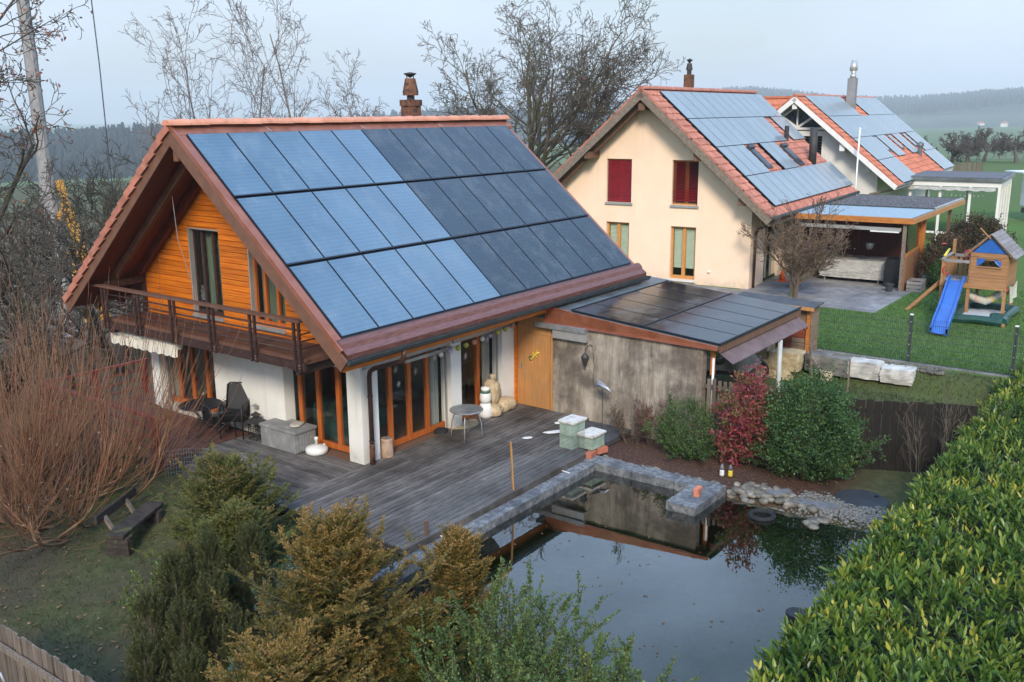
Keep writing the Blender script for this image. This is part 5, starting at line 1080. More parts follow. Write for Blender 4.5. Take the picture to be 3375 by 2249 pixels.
dr = ubox('drain_grate', 'anthracite', None, atB(1.35, -1.15, .006), (.5, .25, .012), (0, 0, BA)); setp(dr, label='dark rectangular drain grate in the patio', category='drain')
pl = thing('pallet_box', 'brown wooden box under the shrub branches on the patio', 'box', atB(4.6, -1.15), BA)
for zz_ in (.08, .25, .42): bx('slat', 'wood_weathered', pl, -.5, -.4, zz_-.06, .5, .4, zz_+.06)
# ------------------------------------------------------------------ white house behind, long solar roof
C = thing('white_house', 'white gable house with long pale solar roof behind the cream house', 'house', (34.3, -.51, .9), BA)
SCn = R(39.5); TC, CC, SS = math.tan(SCn), math.cos(SCn), math.sin(SCn); CYR, CZT = 4.0, 7.12
gable_walls(C, 'pale_plaster', 15.5, 8.0, CYR, CZT, TC, [(2.75, 5.3, .1, 5.2), (2.3, 5.7, 5.45, 5.60)], .35)
bx('loggia_back', 'pale_plaster', C, 1.2, 2.2, 0, 1.3, 6.0, 5.3)
for i in range(9): ubox('louvre', 'anthracite', C, (1.12, 3.4, 4.0+i*.14), (.05, 1.9, .08))
gwn = MB().prism([(-.02, 2.55, 5.60), (-.02, 5.45, 5.60), (-.02, 4.0, 6.62)], (.03, 0, 0)).build('gable_window', 'panel_dark', C)
for p, q in (((-.04, 2.4, 5.56), (-.04, 5.6, 5.56)), ((-.04, 4.0, 5.56), (-.04, 4.0, 6.6)), ((-.045, 4.0, 5.6), (-.045, 3.2, 6.15)), ((-.045, 4.0, 5.6), (-.045, 4.8, 6.15)), ((-.05, 2.4, 5.56), (-.05, 4.0, 6.68)), ((-.05, 5.6, 5.56), (-.05, 4.0, 6.68))): MB().beam(p, q, .08, .11).build('frame', 'white_plastic', gwn)
ck = roofz(0, CYR, CZT, TC)-.36
bx('side_wall', 'pale_plaster', C, .351, 0, 0, 15.5, .3, ck); bx('side_wall', 'pale_plaster', C, .351, 7.7, 0, 15.5, 8.0, ck); bx('back_wall', 'pale_plaster', C, 15.2, .301, 0, 15.5, 7.699, ck)
bslab('roof', 'white_plastic', -.78, 16.6, -1.0, CYR, -.24, -.02, C, CYR, CZT, TC); bslab('roof', 'white_plastic', -.78, 16.6, CYR+.002, 9.0, -.24, -.02, C, CYR, CZT, TC)
bslab('roof_skin', 'bitumen', -.7, 16.5, -1.0, CYR-.03, -.01, 0, C, CYR, CZT, TC); bslab('roof_skin', 'terracotta_orange', -.7, 16.5, 9.0, CYR+.05, 0, .05, C, CYR, CZT, TC)
for sg in (1, -1): MB().beam((-.80, CYR-sg*(CYR+1.03), roofz(-1.03, CYR, CZT, TC)-.12), (-.80, CYR+sg*.05, CZT-.12), .06, .22, (0, -sg*SS, CC)).build('verge_board', 'white_plastic', C)
for yy in (CYR, 1.6): bx('purlin', 'white_plastic', C, -.72, yy-.12, roofz(yy, CYR, CZT, TC)-.62, .05, yy+.12, roofz(yy, CYR, CZT, TC)-.30)
pc, phc = 1.0, 1.63
rowsC = [set(range(16))-{7, 8}, set(range(16)), {0, 1, 2, 3, 5, 6, 9, 10, 13, 14, 15}, {0, 1, 2, 3, 12, 13, 14, 15}]
def covC(u, s_):
    if s_ < .05 or s_ > .05+4*phc or u < .34 or u > 16.34: return False
    r_ = min(3, int((s_-.05)/phc)); return min(15, int(u-.34)) in rowsC[r_]
field(C, 'terracotta_orange', -.5, 16.4, 19, .345, covC, CYR, CZT, TC, SCn, .33)
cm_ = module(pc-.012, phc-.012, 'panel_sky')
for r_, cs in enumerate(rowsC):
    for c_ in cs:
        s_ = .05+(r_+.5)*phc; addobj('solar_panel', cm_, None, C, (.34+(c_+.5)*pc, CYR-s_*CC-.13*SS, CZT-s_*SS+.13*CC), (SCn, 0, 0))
for i in range(37): addobj('ridge_tile', rbm, None, C, (-.75+i*.46, CYR, CZT+.0))
for u0 in (4.45, 8.1, 12.2):
    s_ = 3.95; sw = MB().box(-.4, -.6, -.02, .4, .6, .08).build('skylight', 'anthracite', C, loc=(u0+.2, CYR-s_*CC, CZT-s_*SS+.06), rot=(SCn, 0, 0)); ubox('pane', 'panel_sky', sw, (0, 0, .084), (.64, 1.0, .012))
cst = bx('chimney', 'chimney_grey', C, 7.55, 3.1, 5.9, 8.0, 3.55, 8.15); MB().lathe([(.17, 0), (.17, .14), (.11, .24), (.17, .34), (.12, .36), (.22, .42), (.17, .85), (.10, .86), (.15, .95), (.01, .96)], (7.78, 3.32, 8.15), 12).build('cowl', 'alu', cst, True)
MB().tube([(10.6, CYR-5.2*CC, CZT-5.3*SS), (10.6, CYR-5.2*CC, CZT-5.3*SS+.65)], .13, 10).lathe([(.16, 0), (.2, .08), (.18, .2), (.06, .28)], (10.6, CYR-5.2*CC, CZT-5.3*SS+.62), 10).build('vent_pipe', 'zinc_sheet', C)
MB().tube([(-.75, -1.09, roofz(-1, CYR, CZT, TC)-.08), (4.6, -1.09, roofz(-1, CYR, CZT, TC)-.08)], .075, 8).build('gutter', 'zinc_sheet', C, True); MB().tube([(.1, -1.05, 3.0), (.0, -.9, 2.75), (-.2, .2, 2.5), (-.2, .5, 2.3), (-.2, .55, 0)], .06, 8).build('downpipe', 'wood_weathered', C, True)
bx('wall_box', 'white_plastic', C, -.08, .35, 3.5, -.002, .6, 3.85)
# hipped wing roof to the left of it
hw = MB(); hw.add([(2, 8.2, 4.3), (9, 8.2, 4.3), (9, 13.5, 4.3), (2, 13.5, 4.3), (4.2, 5.5, 7.1), (4.2, 10.6, 7.1), (7, 5.5, 7.1), (7, 10.6, 7.1), (2, 5.0, 5.8), (9, 5, 5.8)], [(0, 3, 5, 4), (3, 2, 7, 5), (2, 1, 6, 7), (4, 5, 7, 6), (0, 4, 8), (1, 9, 6)]); hw.build('wing_roof', 'terracotta_orange', C)
for i in range(7):
    t = (i+.5)/7.5; MB().beam((2+2.2*t-.02, 8.4-2.6*t, 4.33+2.8*t), (2+2.2*t-.02, 13.3-2.7*t, 4.33+2.8*t), .05, .06).build('tile_course', 'terracotta_orange', C)
MB().beam((4.2, 5.5, 7.13), (4.2, 10.6, 7.13), .2, .12).build('hip_tiles', 'terracotta_orange', C); MB().beam((4.2, 10.6, 7.13), (2, 13.5, 4.33), .18, .1).build('hip_tiles', 'terracotta_orange', C)
bx('wing_wall', 'pale_plaster', C, 2.6, 8.1, 0, 8.5, 13, 4.3)
# flag pole
po = thing('flag_pole', 'slim white flag pole in front of the white house', 'pole', (33.0, .1, .9)); MB().tube([(0, 0, 0), (0, 0, 5.55)], [.05, .035], 10).build('shaft', 'white_plastic', po, True); MB().lathe([(.06, 0), (.06, .05), (.03, .08)], (0, 0, 5.55), 10).build('finial', 'white_plastic', po)
# conservatory: white frame, panes, gravel roof
K = thing('conservatory', 'white flat roofed glass conservatory joined to the white house', 'conservatory', (34.3, -.51, .9), BA)
KX0, KX1, KY0, KY1, KZ = 3.0, 8.0, -5.1, -.95, 3.05
MB().box(KX0, KY0, KZ-.30, KX1, KY1+.1, KZ-.04).build('roof_beam', 'white_plastic', K); MB().box(KX0-.12, KY0-.12, KZ-.035, KX1+.12, KY1+.4, KZ+.12).build('roof_rim', 'zinc_sheet', K); MB().box(KX0+.02, KY0+.02, KZ+.125, KX1-.02, KY1+.3, KZ+.15).build('gravel_layer', 'roof_gravel', K)
posts = [(KX0, y) for y in (KY0, -3.7, -2.35, KY1)]+[(x, KY0) for x in (4.2, 5.4, 6.6, KX1)]+[(KX1, -3.0), (KX1, KY1)]
for x_, y_ in posts: ubox('post', 'white_plastic', K, (x_+(.06 if x_ == KX0 else -.06), y_+(.06 if y_ == KY0 else -.06), (KZ-.3)/2), (.12, .12, KZ-.3))
ys_ = (KY0+.12, -3.7, -2.35, KY1-.12)
for a, c in zip(ys_, ys_[1:]):
    bx('pane', 'window_glass', K, KX0+.055, a+.06, .5, KX0+.065, c-.06, KZ-.36); bx('sill', 'white_plastic', K, KX0+.02, a+.06, .4, KX0+.10, c-.06, .5)
xs2 = (KX0+.12, 4.2, 5.4, 6.6, KX1-.12)
for a, c in zip(xs2, xs2[1:]): bx('pane', 'window_glass', K, a+.06, KY0+.055, .1, c-.06, KY0+.065, KZ-.36); bx('sill', 'white_plastic', K, a+.06, KY0+.02, .0, c-.06, KY0+.10, .1)
m_ = MB(); k = 46
for i in range(k):
    a, c = KY0+.2+(KY1-KY0+.6)*i/k, KY0+.2+(KY1-KY0+.6)*(i+1)/k; h0, h1 = .12+.06*abs(math.sin(i*.55)), .12+.06*abs(math.sin((i+1)*.55))
    m_.add([(KX0-.2, a, KZ-.32), (KX0-.2, c, KZ-.32), (KX0-.22, c, KZ-.32-h1), (KX0-.22, a, KZ-.32-h0)], [(0, 1, 2, 3)])
o = m_.build('folded_awning', 'tarp_silver', K); o.modifiers.new('s', 'SOLIDIFY').thickness = .08
bt = thing('bunting', 'string of small white pennants in the conservatory window', 'bunting', (37.5, -4.6, 3.0)); cp = [(0.02*i, 2.6-.2*i, .45-.16*math.sin(i/13*2.2)) for i in range(14)]; MB().tube(cp, .006, 4).build('cord', 'white_plastic', bt)
for p in cp: MB().add([(p[0], p[1]-.05, p[2]), (p[0], p[1]+.05, p[2]), (p[0], p[1], p[2]-.16)], [(0, 1, 2)]).build('pennant', 'white_plastic', bt)
# ------------------------------------------------------------------ delivery truck at the frame edge
T = thing('box_truck', 'white delivery truck with blue sun emblem behind the conservatory', 'truck', (49.35, -5.0, .9), R(38))
bevelled(MB().box(-1.2, -6.5, .75, 1.2, .0, 3.05).build('box_body', 'truck_white', T), .14, 3); bx('roof_rails', 'truck_white', T, -1.1, -.2, 2.85, 1.1, 1.1, 2.92)
bevelled(MB().box(-1.1, -8.3, .5, 1.1, -6.55, 2.4).build('cab', 'truck_white', T), .2, 3); bx('chassis', 'truck_dark', T, -.9, -8, .45, .9, .0, .74); bx('side_strip', 'alu', T, -1.215, -6.4, 1.72, -1.203, -.1, 1.76)
for yy in (-1.4, -7.2):
    for sx in (-1, 1): MB().tube([(sx*1.12, yy, .42), (sx*.85, yy, .42)], .42, 18).build('wheel', 'rubber', T)
def disc(y_, z_, r_, mat='truck_blue'): MB().tube([(-1.208, y_, z_), (-1.218, y_, z_)], r_, 20).build('emblem', mat, T)
disc(-.50, 2.35, .22)
for a in range(8):
    ca_, sa_ = math.cos(a*.785), math.sin(a*.785); MB().beam((-1.212, -.50+ca_*.36, 2.35+sa_*.36), (-1.212, -.50+ca_*.58, 2.35+sa_*.58), .014, .13, (0, -sa_, ca_)).build('emblem', 'truck_blue', T)
m_ = MB()
for i in range(14):
    t = i/14; a = (-.35-.45*t+.16*math.sin(t*6.3), 1.62-.75*t); t2 = (i+1)/14; c = (-.35-.45*t2+.16*math.sin(t2*6.3), 1.62-.75*t2)
    m_.beam((-1.212, a[0], a[1]), (-1.212, c[0], c[1]), .014, .20, (0, .5, .5))
m_.build('emblem', 'truck_blue', T); disc(-.2, 1.0, .16); disc(-1.2, 2.6, .09, 'red_plastic'); disc(-1.5, 1.4, .2)
rd = thing('red_hanging_figure', 'small red and white cloth decoration hanging by the conservatory corner', 'decoration', (38.9, -7.1, 1.9)); addobj('red_part', rockmesh('red_part', .26, .26, .8, 'red_plastic', 3, .08, 6, .3), None, rd, (0, 0, .4)); addobj('white_part', rockmesh('white_part', .22, .22, .14, 'white_plastic', 4, .08, 5, .3), None, rd, (0, 0, .02)); MB().tube([(0, 0, .75), (.1, 0, 1.2)], .01, 4).build('cord', 'black_plastic', rd)
# ------------------------------------------------------------------ fences, walls and things round the neighbour's lawn
pf = thing('picket_fence', 'grey weathered picket fence from the concrete wall to the dark fence', 'fence', (5.62, -5.25, .0))
for i in range(19): ubox('picket', 'picket', pf, (.02+.015*i, -.08-i*.125, .62+rnd.uniform(-.03, .03)), (.022, .075, 1.75), (0, 0, .1))
for zz_ in (.45, 1.30): MB().beam((.06, .1, zz_), (.40, -2.45, zz_-.05), .05, .08).build('rail', 'picket', pf)
df = thing('dark_board_fence', 'tall near black upright board fence behind the pond corner', 'fence', (6.02, -7.55, -.3))
for i in range(20):
    t = i/19; ubox('board', 'dark_fence', df, (1.35*t+.012*(i % 2), -2.95*t, .82+rnd.uniform(-.02, .02)), (.024, .158, 1.66), (0, 0, math.atan2(1.35, 2.95)))
for zz_ in (.3, 1.4): MB().beam((.06, 0, zz_), (1.41, -2.95, zz_), .05, .08).build('rail', 'dark_fence', df)
# boulders of the retaining wall
bl = [((10.95, -4.35, .95), (.55, .75, .40), 'limestone'), ((10.9, -5.15, .80), (.6, .85, .50), 'limestone'), ((10.85, -4.55, .50), (.5, .5, .62), 'limestone'), ((10.85, -5.10, .42), (.5, .55, .42), 'limestone'),
      ((11.2, -5.95, .78), (.5, .65, .50), 'boulder_dark'), ((11.22, -6.55, .76), (.5, .6, .48), 'boulder_dark'), ((11.22, -7.18, .78), (.52, .82, .46), 'limestone_white'), ((11.24, -7.98, .74), (.58, .84, .40), 'limestone_white'), ((11.0, -6.25, .50), (.3, .3, .25), 'limestone')]
bl_l = ['yellowish boulder on top in the stone wall behind the motorbike wheel', 'large pale yellow boulder below the red shed wall', 'tall yellowish boulder beside the motorbike wheel', 'low yellowish boulder at the foot of the stone wall', 'dark mossy boulder just right of the shed wall', 'dark boulder left of the pale blocks', 'long whitish limestone block in the lawn edge', 'whitish flat limestone block at the end of the row', 'small yellow stone between the dark boulders']
for k, (p, s_, mt) in enumerate(bl): setp(addobj('boulder', rockmesh('boulder', *s_, mt, 200+k, .05, 9, .82), None, None, p, (0, 0, rnd.uniform(-.1, .1))), label=bl_l[k], category='boulder', group='boulders of the lawn edge')
pts = np.stack([11.3+.55*rs.rand(700), -5.6-3.4*rs.rand(700)], 1); scatter('gravel', 'strip of pale gravel behind the boulders below the mesh fence', pts, np.full(700, .90)-.02*rs.rand(700), .05, .14, 'river_stone', gv, gf, 'gravel', rs)
kb = bx('lawn_kerb', 'patio_slab', None, 11.88, -12.5, .6, 12.02, -5.3, .93); setp(kb, kind='structure', label='concrete kerb under the mesh fence', category='kerb')
mf = thing('mesh_fence', 'dark grey double wire mesh fence along the neighbour lawn', 'fence', (11.98, -5.54, .9))
pys = (0, -2.46, -4.92, -7.3)
for py in pys:
    p = ubox('post', 'anthracite', mf, (.03, py, .62), (.05, .07, 1.32)); 
    for zz_ in (.2, .5, .8, 1.1): ubox('clip', 'steel', mf, (-.005, py, zz_), (.02, .03, .03))
    ubox('cap', 'white_plastic', mf, (.03, py, 1.29), (.06, .08, .03))
for a, c in zip(pys, pys[1:]):
    m_ = MB(); nn_ = int((a-c)/.05)
    for i in range(nn_): m_.beam((0, a-.05*i, .04), (0, a-.05*i, 1.22), .006, .006)
    for zz_ in np.arange(.06, 1.24, .2): m_.beam((0, a, zz_), (0, c, zz_), .010, .010)
    m_.build('wire_panel', 'anthracite', mf)
# little log shed wall with brace at the garage end
sw2 = thing('log_shed', 'small open shed with red stained log wall beside the garage', 'shed', (11.45, -4.72, .90))
for i in range(9):
    for (y0, y1, mt) in ((1.25, -.35, 'log_red'), (-.35, -.85, 'log_red' if 2 < i < 6 else 'log_grey')):
        ubox('log', mt, sw2, (rnd.uniform(-.01, .01), (y0+y1)/2, .08+i*.135), (.07, y0-y1-.006, .128))
MB().beam((-.05, -.80, -.8), (-.05, -.80, 1.27), .09, .09).build('post', 'wood_amber', sw2); MB().beam((-.06, -.78, .7), (-.06, -.15, 1.25), .07, .08).build('brace', 'wood_amber', sw2)
for i in range(8): ubox('log', 'log_grey', sw2, (.25, -.86, .1+i*.155), (.5, .05, .15))
MB().prism([(-.25, 1.35, 1.36), (-.25, -.98, 1.30), (.55, -.98, 1.32), (.55, 1.35, 1.38)][::-1], (0, 0, .03)).build('roof', 'bitumen', sw2); MB().beam((-.27, 1.35, 1.34), (-.27, -1.0, 1.28), .03, .09).build('edge_board', 'wood_honey', sw2)
setp(MB().beam((10.7, -5.95, .3), (10.55, -5.9, 1.35), .05, .05).build('leaning_stake', 'wood_weathered', None), label='upright weathered stake in front of the shed post', category='stake'); setp(MB().beam((10.5, -6.6, .2), (10.75, -5.85, 1.05), .05, .06).build('leaning_stake', 'wood_weathered', None), label='slanting weathered board leaning at the shed post', category='stake'); setp(MB().beam((10.2, -7.05, .2), (10.2, -7.05, 1.25), .04, .04).build('leaning_stake', 'wood_weathered', None), label='thin upright stake in front of the dark boulders', category='stake')
# covered motorbike under the garage roof
mbk = thing('motorbike', 'motorbike under a grey cover parked below the garage roof', 'motorbike', (9.55, -4.0, .30), math.atan2(-.87, .5))
nV = 22; V = []
for i in range(nV):
    t = i/(nV-1); x_ = -1.05+2.0*t; top = .80+.26*math.exp(-((t-.68)/.16)**2)-.22*math.exp(-((t-.40)/.14)**2)-.45*max(0, t-.86)/.14*.6; w_ = .16+.20*math.exp(-((t-.66)/.12)**2)+.06*math.sin(t*9)
    for j in range(11):
        a = math.pi*j/10; V.append((x_+.02*math.sin(j*2+i), math.cos(a)*(w_+.09*(1-math.sin(a))), (.36 if t < .8 else .36+(t-.8)*1.6)*(1-math.sin(a)**.7)+top*math.sin(a)**.7+.012*math.sin(i*1.9+j)))
F = [(i*11+j, i*11+j+1, (i+1)*11+j+1, (i+1)*11+j) for i in range(nV-1) for j in range(10)]
addobj('cover', rawmesh('cover', V, F, True), 'tarp_bike', mbk)
for x_ in (-.72, .82):
    w = MB(); w.tube([(x_+.27*math.cos(a), 0, .31+.27*math.sin(a)) for a in np.linspace(0, 6.283, 25)], .055, 8, False); wo = w.build('wheel', 'rubber', mbk, True)
    sp_ = MB(); sp_.tube([(x_, -.06, .31), (x_, .06, .31)], .06, 10)
    for k in range(14): sp_.beam((x_, 0, .31), (x_+.25*math.cos(k*.449), 0, .31+.25*math.sin(k*.449)), .006, .006)
    sp_.tube([(x_+.225*math.cos(a), 0, .31+.225*math.sin(a)) for a in np.linspace(0, 6.283, 21)], .012, 6, False); sp_.build('rim', 'steel', wo)
MB().tube([(.82, .08, .31), (.55, .08, .95)], .025, 8).tube([(.82, -.08, .31), (.55, -.08, .95)], .025, 8).build('fork', 'steel', mbk); addobj('engine', rockmesh('engine', .55, .35, .4, 'dark_metal', 2, .08, 5, .7), None, mbk, (.02, 0, .42))
# ------------------------------------------------------------------ play tower with slide
PT = thing('play_tower', 'wooden play tower house with blue slide and shingle roof', 'play tower', (19.3, -8.0, .9))
Y0, Y1, D_ = .93, -.94, 1.35    # deck from +y (left) to -y (right), depth in x
for x_, y_, h_ in ((0, Y0, 1.75), (D_, Y0, 1.75), (0, Y1, 1.9), (D_, Y1, 1.95), (D_, .1, 1.9), (0, .12, 1.9)): MB().beam((x_+.03, y_, -.0), (x_+.03, y_, h_), .09, .09).build('post', 'wood_tower', PT)
for i in range(9): ubox('floor_board', 'wood_grey', PT, (.08+i*.15, 0, 1.02), (.14, 1.95, .03))
MB().beam((-.03, Y0+.05, .97), (-.03, Y1-.03, .97), .04, .16).build('floor_beam', 'wood_tower', PT); MB().beam((D_+.08, Y0, .97), (D_+.08, Y1, .97), .04, .16).build('floor_beam', 'wood_tower', PT)
hy0, hy1 = .13, -.96
for i in range(8):
    zb = 1.045+i*.11; 
    if 1.62 < zb+.05 < 1.86:
        ubox('plank', 'wood_tower', PT, (-.035, hy0-.12, zb+.05), (.025, .22, .105)); ubox('plank', 'wood_tower', PT, (-.035, hy1+.10, zb+.05), (.025, .20, .105))
    else: ubox('plank', 'wood_tower', PT, (-.035, (hy0+hy1)/2, zb+.05), (.025, hy0-hy1, .105))
for i in range(8): ubox('plank', 'wood_tower', PT, (D_/2+.03, hy1-.01, 1.045+i*.11+.05), (D_+.1, .025, .105))
MB().beam((-.06, hy0, 1.98), (-.06, hy1, 1.98), .03, .12).build('plank', 'wood_tower', PT)
wn_ = MB().beam((-.062, hy0-.2, 1.60), (-.062, hy1+.16, 1.60), .05, .04).build('window_frame', 'wood_tower', PT); MB().beam((-.06, hy0-.2, 1.89), (-.06, hy1+.16, 1.89), .04, .04).build('frame', 'wood_tower', wn_)
for sg, yc in ((1, hy0-.33), (-1, hy1+.30)): MB().add([(-.045, yc+sg*.13, 1.87), (-.05, yc-sg*.14, 1.87), (-.06, yc-sg*.02, 1.72), (-.05, yc+sg*.09, 1.63), (-.045, yc+sg*.13, 1.64)], [(0, 1, 2, 3, 4)]).build('curtain', 'blue_plastic', wn_).modifiers.new('s', 'SOLIDIFY').thickness = .02
ym, za = (hy0+hy1)/2, 2.62
MB().prism([(-.05, hy0-.05, 2.05), (-.05, hy1+.05, 2.05), (-.05, ym, za-.08)], (.02, 0, 0)).build('gable_cloth', 'blue_plastic', PT)
for sg in (1, -1): MB().beam((-.085, ym+sg*.72, 1.90), (-.085, ym, za+.02), .04, .10, (1, 0, 0)).build('verge_board', 'wood_tower', PT)
for sg in (1, -1):
    for i in range(7):
        t = (i+.5)/7; y_ = ym+sg*(.02+.74*t); z_ = za+.03-.74*t*.98
        ubox('shingle', 'wood_grey', PT, (D_/2, y_, z_), (D_+.35, .17, .016), (-sg*(.775-.12), 0, 0))
MB().beam((-.12, ym+.02, za-.1), (-.2, ym+.32, za+.22), .10, .03).build('roof_lath', 'wood_honey', PT)
# railing of the open part
MB().beam((-.02, Y0, 1.72), (-.02, .15, 1.72), .05, .09).build('rail', 'wood_grey', PT); MB().beam((-.02, Y0+.02, 1.75), (D_+.2, Y0+.02, 1.80), .09, .05).build('rail', 'wood_grey', PT); MB().beam((D_+.05, Y0, 1.72), (D_+.05, .15, 1.72), .05, .09).build('rail', 'wood_grey', PT)
for i in range(6): ubox('baluster', 'wood_tower', PT, (.12+i*.22, Y0+.03, 1.38), (.09, .025, .70))
for i in range(5): ubox('baluster', 'wood_tower', PT, (D_+.06, Y0-.08-i*.16, 1.38), (.025, .09, .70))
MB().beam((D_+.03, Y0, 1.7), (D_+.03, Y0, 2.25), .09, .09).build('post', 'wood_tower', PT)
whl = MB(); whl.tube([(.25+.0*a, .22+.15*math.cos(a), 1.92+.15*math.sin(a)) for a in np.linspace(0, 6.283, 21)], .02, 7, False)
for a in (0, 2.1, 4.2): whl.tube([(.25, .22, 1.92), (.25, .22+.15*math.cos(a), 1.92+.15*math.sin(a))], .016, 6)
whl.build('steering_wheel', 'red_plastic', PT, True)
MB().tube([(.2, Y0+.03, 1.82), (.75, Y0+.02, 1.98)], .04, 10).build('telescope', 'yellow_plastic', PT, True); hd = MB(); hd.tube([(-.05+.0*a, Y0-.12+.10*math.cos(a), 1.42+.13*math.sin(a)) for a in np.linspace(-2.2, 1.2, 12)], .018, 6); hd.build('grab_handle', 'red_plastic', PT, True)
MB().lathe([(.02, 0), (.09, .02), (.02, .04)], (1.0, Y0+.25, 2.1), 7).build('star_ornament', 'red_plastic', PT)
# slide (long side rims, trough) and ladder
sl_ = MB(); k = 22; prof = []
for i in range(k+1):
    t = i/k; x_ = -.05-3.65*t; z_ = 1.08*(1-t)**1.05+.10+(.05*math.sin(t*9.4)*t)
    if t < .1: z_ = 1.12-.2*t
    prof.append((x_, .47-.38*t, z_))
for (p, q) in zip(prof, prof[1:]):
    for (u0, v0), (u1, v1) in zip([(-.25, .14), (-.20, .15), (-.19, .0), (0, -.02), (.19, .0), (.20, .15), (.25, .14), (.25, .02), (-.25, -.06)], [(-.20, .15), (-.19, .0), (0, -.02), (.19, .0), (.20, .15), (.25, .14), (.25, .02), (-.25, -.06), (-.25, .14)]):
        sl_.add([(p[0], p[1]+u0, p[2]+v0), (p[0], p[1]+u1, p[2]+v1), (q[0], q[1]+u1, q[2]+v1), (q[0], q[1]+u0, q[2]+v0)], [(0, 1, 2, 3)])
sl_.build('slide', 'blue_plastic', PT)
for dx in (.25, .95): MB().beam((dx, Y0+.08, 1.0), (dx-.55, Y0+.95, 0), .05, .09).build('ladder_rail', 'wood_tower', PT)
for i in range(4): t = (i+1)/5; MB().tube([(.25-.55*t, Y0+.08+.87*t, 1.0*(1-t)), (.95-.55*t, Y0+.08+.87*t, 1.0*(1-t))], .02, 6).build('rung', 'wood_tower', PT)
# mesh crawl tunnel hung under the floor, cloth on the right side, swing seat
tu = [(.35, .15, .62), (.38, -.1, .50), (.42, -.35, .44), (.45, -.55, .55), (.48, -.78, .74), (.5, -.92, .85)]
tun = MB().tube(tu, [.13, .12, .13, .125, .13, .12], 12, False).build('crawl_tunnel', 'mesh_cloth', PT, True)
for i, mt in ((1, 'salmon'), (3, 'yellow_plastic'), (5, 'red_plastic')):
    a_ = Vector(tu[i]); MB().tube([a_-Vector((.0, .025, -.01)), a_+Vector((0, .025, -.01))], .137, 12, False).build('hoop', mt, tun)
cl_ = MB(); 
for i in range(8):
    a, c = i/8, (i+1)/8
    cl_.add([(.05+1.2*a, Y1-.12, 1.05-.10*math.sin(a*3.1)), (.05+1.2*c, Y1-.12, 1.05-.10*math.sin(c*3.1)), (.1+.9*c, Y1-.16-.05*math.sin(c*9), .50+.1*c), (.1+.9*a, Y1-.16-.05*math.sin(a*9), .50+.1*a)], [(0, 1, 2, 3)])
cl_.build('cloth_sling', 'mesh_cloth', PT).modifiers.new('s', 'SOLIDIFY').thickness = .02
ubox('swing_seat', 'blue_plastic', PT, (.6, .05, .55), (.2, .4, .03))
# sandpit
sp2 = thing('sandpit', 'low sandpit wrapped in dark green tarpaulin under the tower', 'sandpit', (19.2, -8.45, .9))
rim = [(-1.25, .65), (1.15, .70), (1.2, -.68), (-1.15, -.72)]
for (a, c) in zip(rim, rim[1:]+rim[:1]): MB().tube([(a[0], a[1], .12), ((a[0]+c[0])/2, (a[1]+c[1])/2+.03, .16), (c[0], c[1], .12)], [.15, .12, .15], 8).build('tarpaulin_rim', 'tarp_green', sp2)
MB().prism([(a[0]*.93, a[1]*.9, .03) for a in rim][::-1], (0, 0, .05)).build('sand_cover', 'water_white', sp2); addobj('tarpaulin_fold', rockmesh('tarpaulin_fold', .5, .5, .25, 'tarp_green', 7, .15, 7, .4), None, sp2, (-.6, -.55, .15)); MB().beam((-1.2, -.75, .04), (-.85, -.62, .12), .12, .08).build('board', 'wood_honey', sp2)
# construction rig far left: leaning grey mast and yellow frame, overhead cable
rg = thing('construction_rig', 'yellow drilling rig with tall leaning grey mast behind the bare trees', 'rig', (12.5, 34.0, -3.0))
def rigp(V_): return (V_[0]-12.5, V_[1]-34.0, V_[2]+3.0)
RO = (12.5, 34.0, -3.0); rg.location = (10.3, 30.0, -4.2)
def rp(x, y, z): return (x-10.3, y-30.0, z+4.2)
MB().tube([rp(9.65, 29.3, -4.0), rp(10.1, 30.8, 1.4), rp(10.45, 31.6, 4.6)], [.40, .38, .36], 10).build('mast', 'mast_grey', rg); MB().tube([rp(10.45, 31.6, 4.55), rp(11.0, 32.75, 9.5), rp(11.5, 33.9, 14.5)], [.33, .30, .28], 10).build('mast', 'mast_grey', rg)
for a, c, w_ in (((10.75, 31.0, 4.3), (10.72, 30.6, 3.2), .28), ((10.72, 30.6, 3.2), (10.9, 29.2, -.6), .34), ((10.7, 30.6, 3.1), (10.1, 31.0, 2.0), .26), ((10.72, 30.0, 1.2), (10.35, 29.7, -.3), .30), ((10.9, 29.2, -.6), (11.2, 28.3, -3.6), .34), ((10.35, 29.7, -.3), (10.5, 28.6, -3.6), .34), ((10.2, 30.2, .9), (12.6, 28.2, 1.0), .09), ((13.3, 26.9, 3.1), (13.5, 26.7, .4), .22)):
    MB().beam(rp(*a), rp(*c), w_, w_).build('frame_beam', 'machine_yellow', rg)
ubox('counterweight', 'machine_yellow', rg, rp(13.35, 26.9, 3.0), (.6, .6, .5)); ubox('cab', 'mast_grey', rg, rp(9.6, 28.3, -3.6), (1.6, 1.8, 2.0)); ubox('cab_window', 'panel_sky', rg, rp(9.3, 27.35, -3.2), (1.0, .06, .8)); ubox('undercarriage', 'truck_dark', rg, rp(10.5, 28.6, -4.6), (3.4, 2.4, .8)); ubox('engine_hood', 'machine_yellow', rg, rp(11.2, 28.0, -3.9), (1.8, 1.8, .9))
cb = thing('overhead_cable', 'thin dark cable hanging from above on the left sky', 'cable', (12.3, 29.0, -2.5)); MB().tube([(1.04+.12, 1.93+.12, 16.5), (1.04, 1.93, 15.2), (.67, 1.2, 12.2), (.16, .35, 8.3), (-.2, -.3, 4.8), (-.5, -.9, 0)], .03, 5).build('wire', 'anthracite', cb)
M('willow_shoot', (.20, .098, .050), (.33, .18, .095), 2, 4, rough=.8, c3=(.22, .085, .045), scale3=.8)
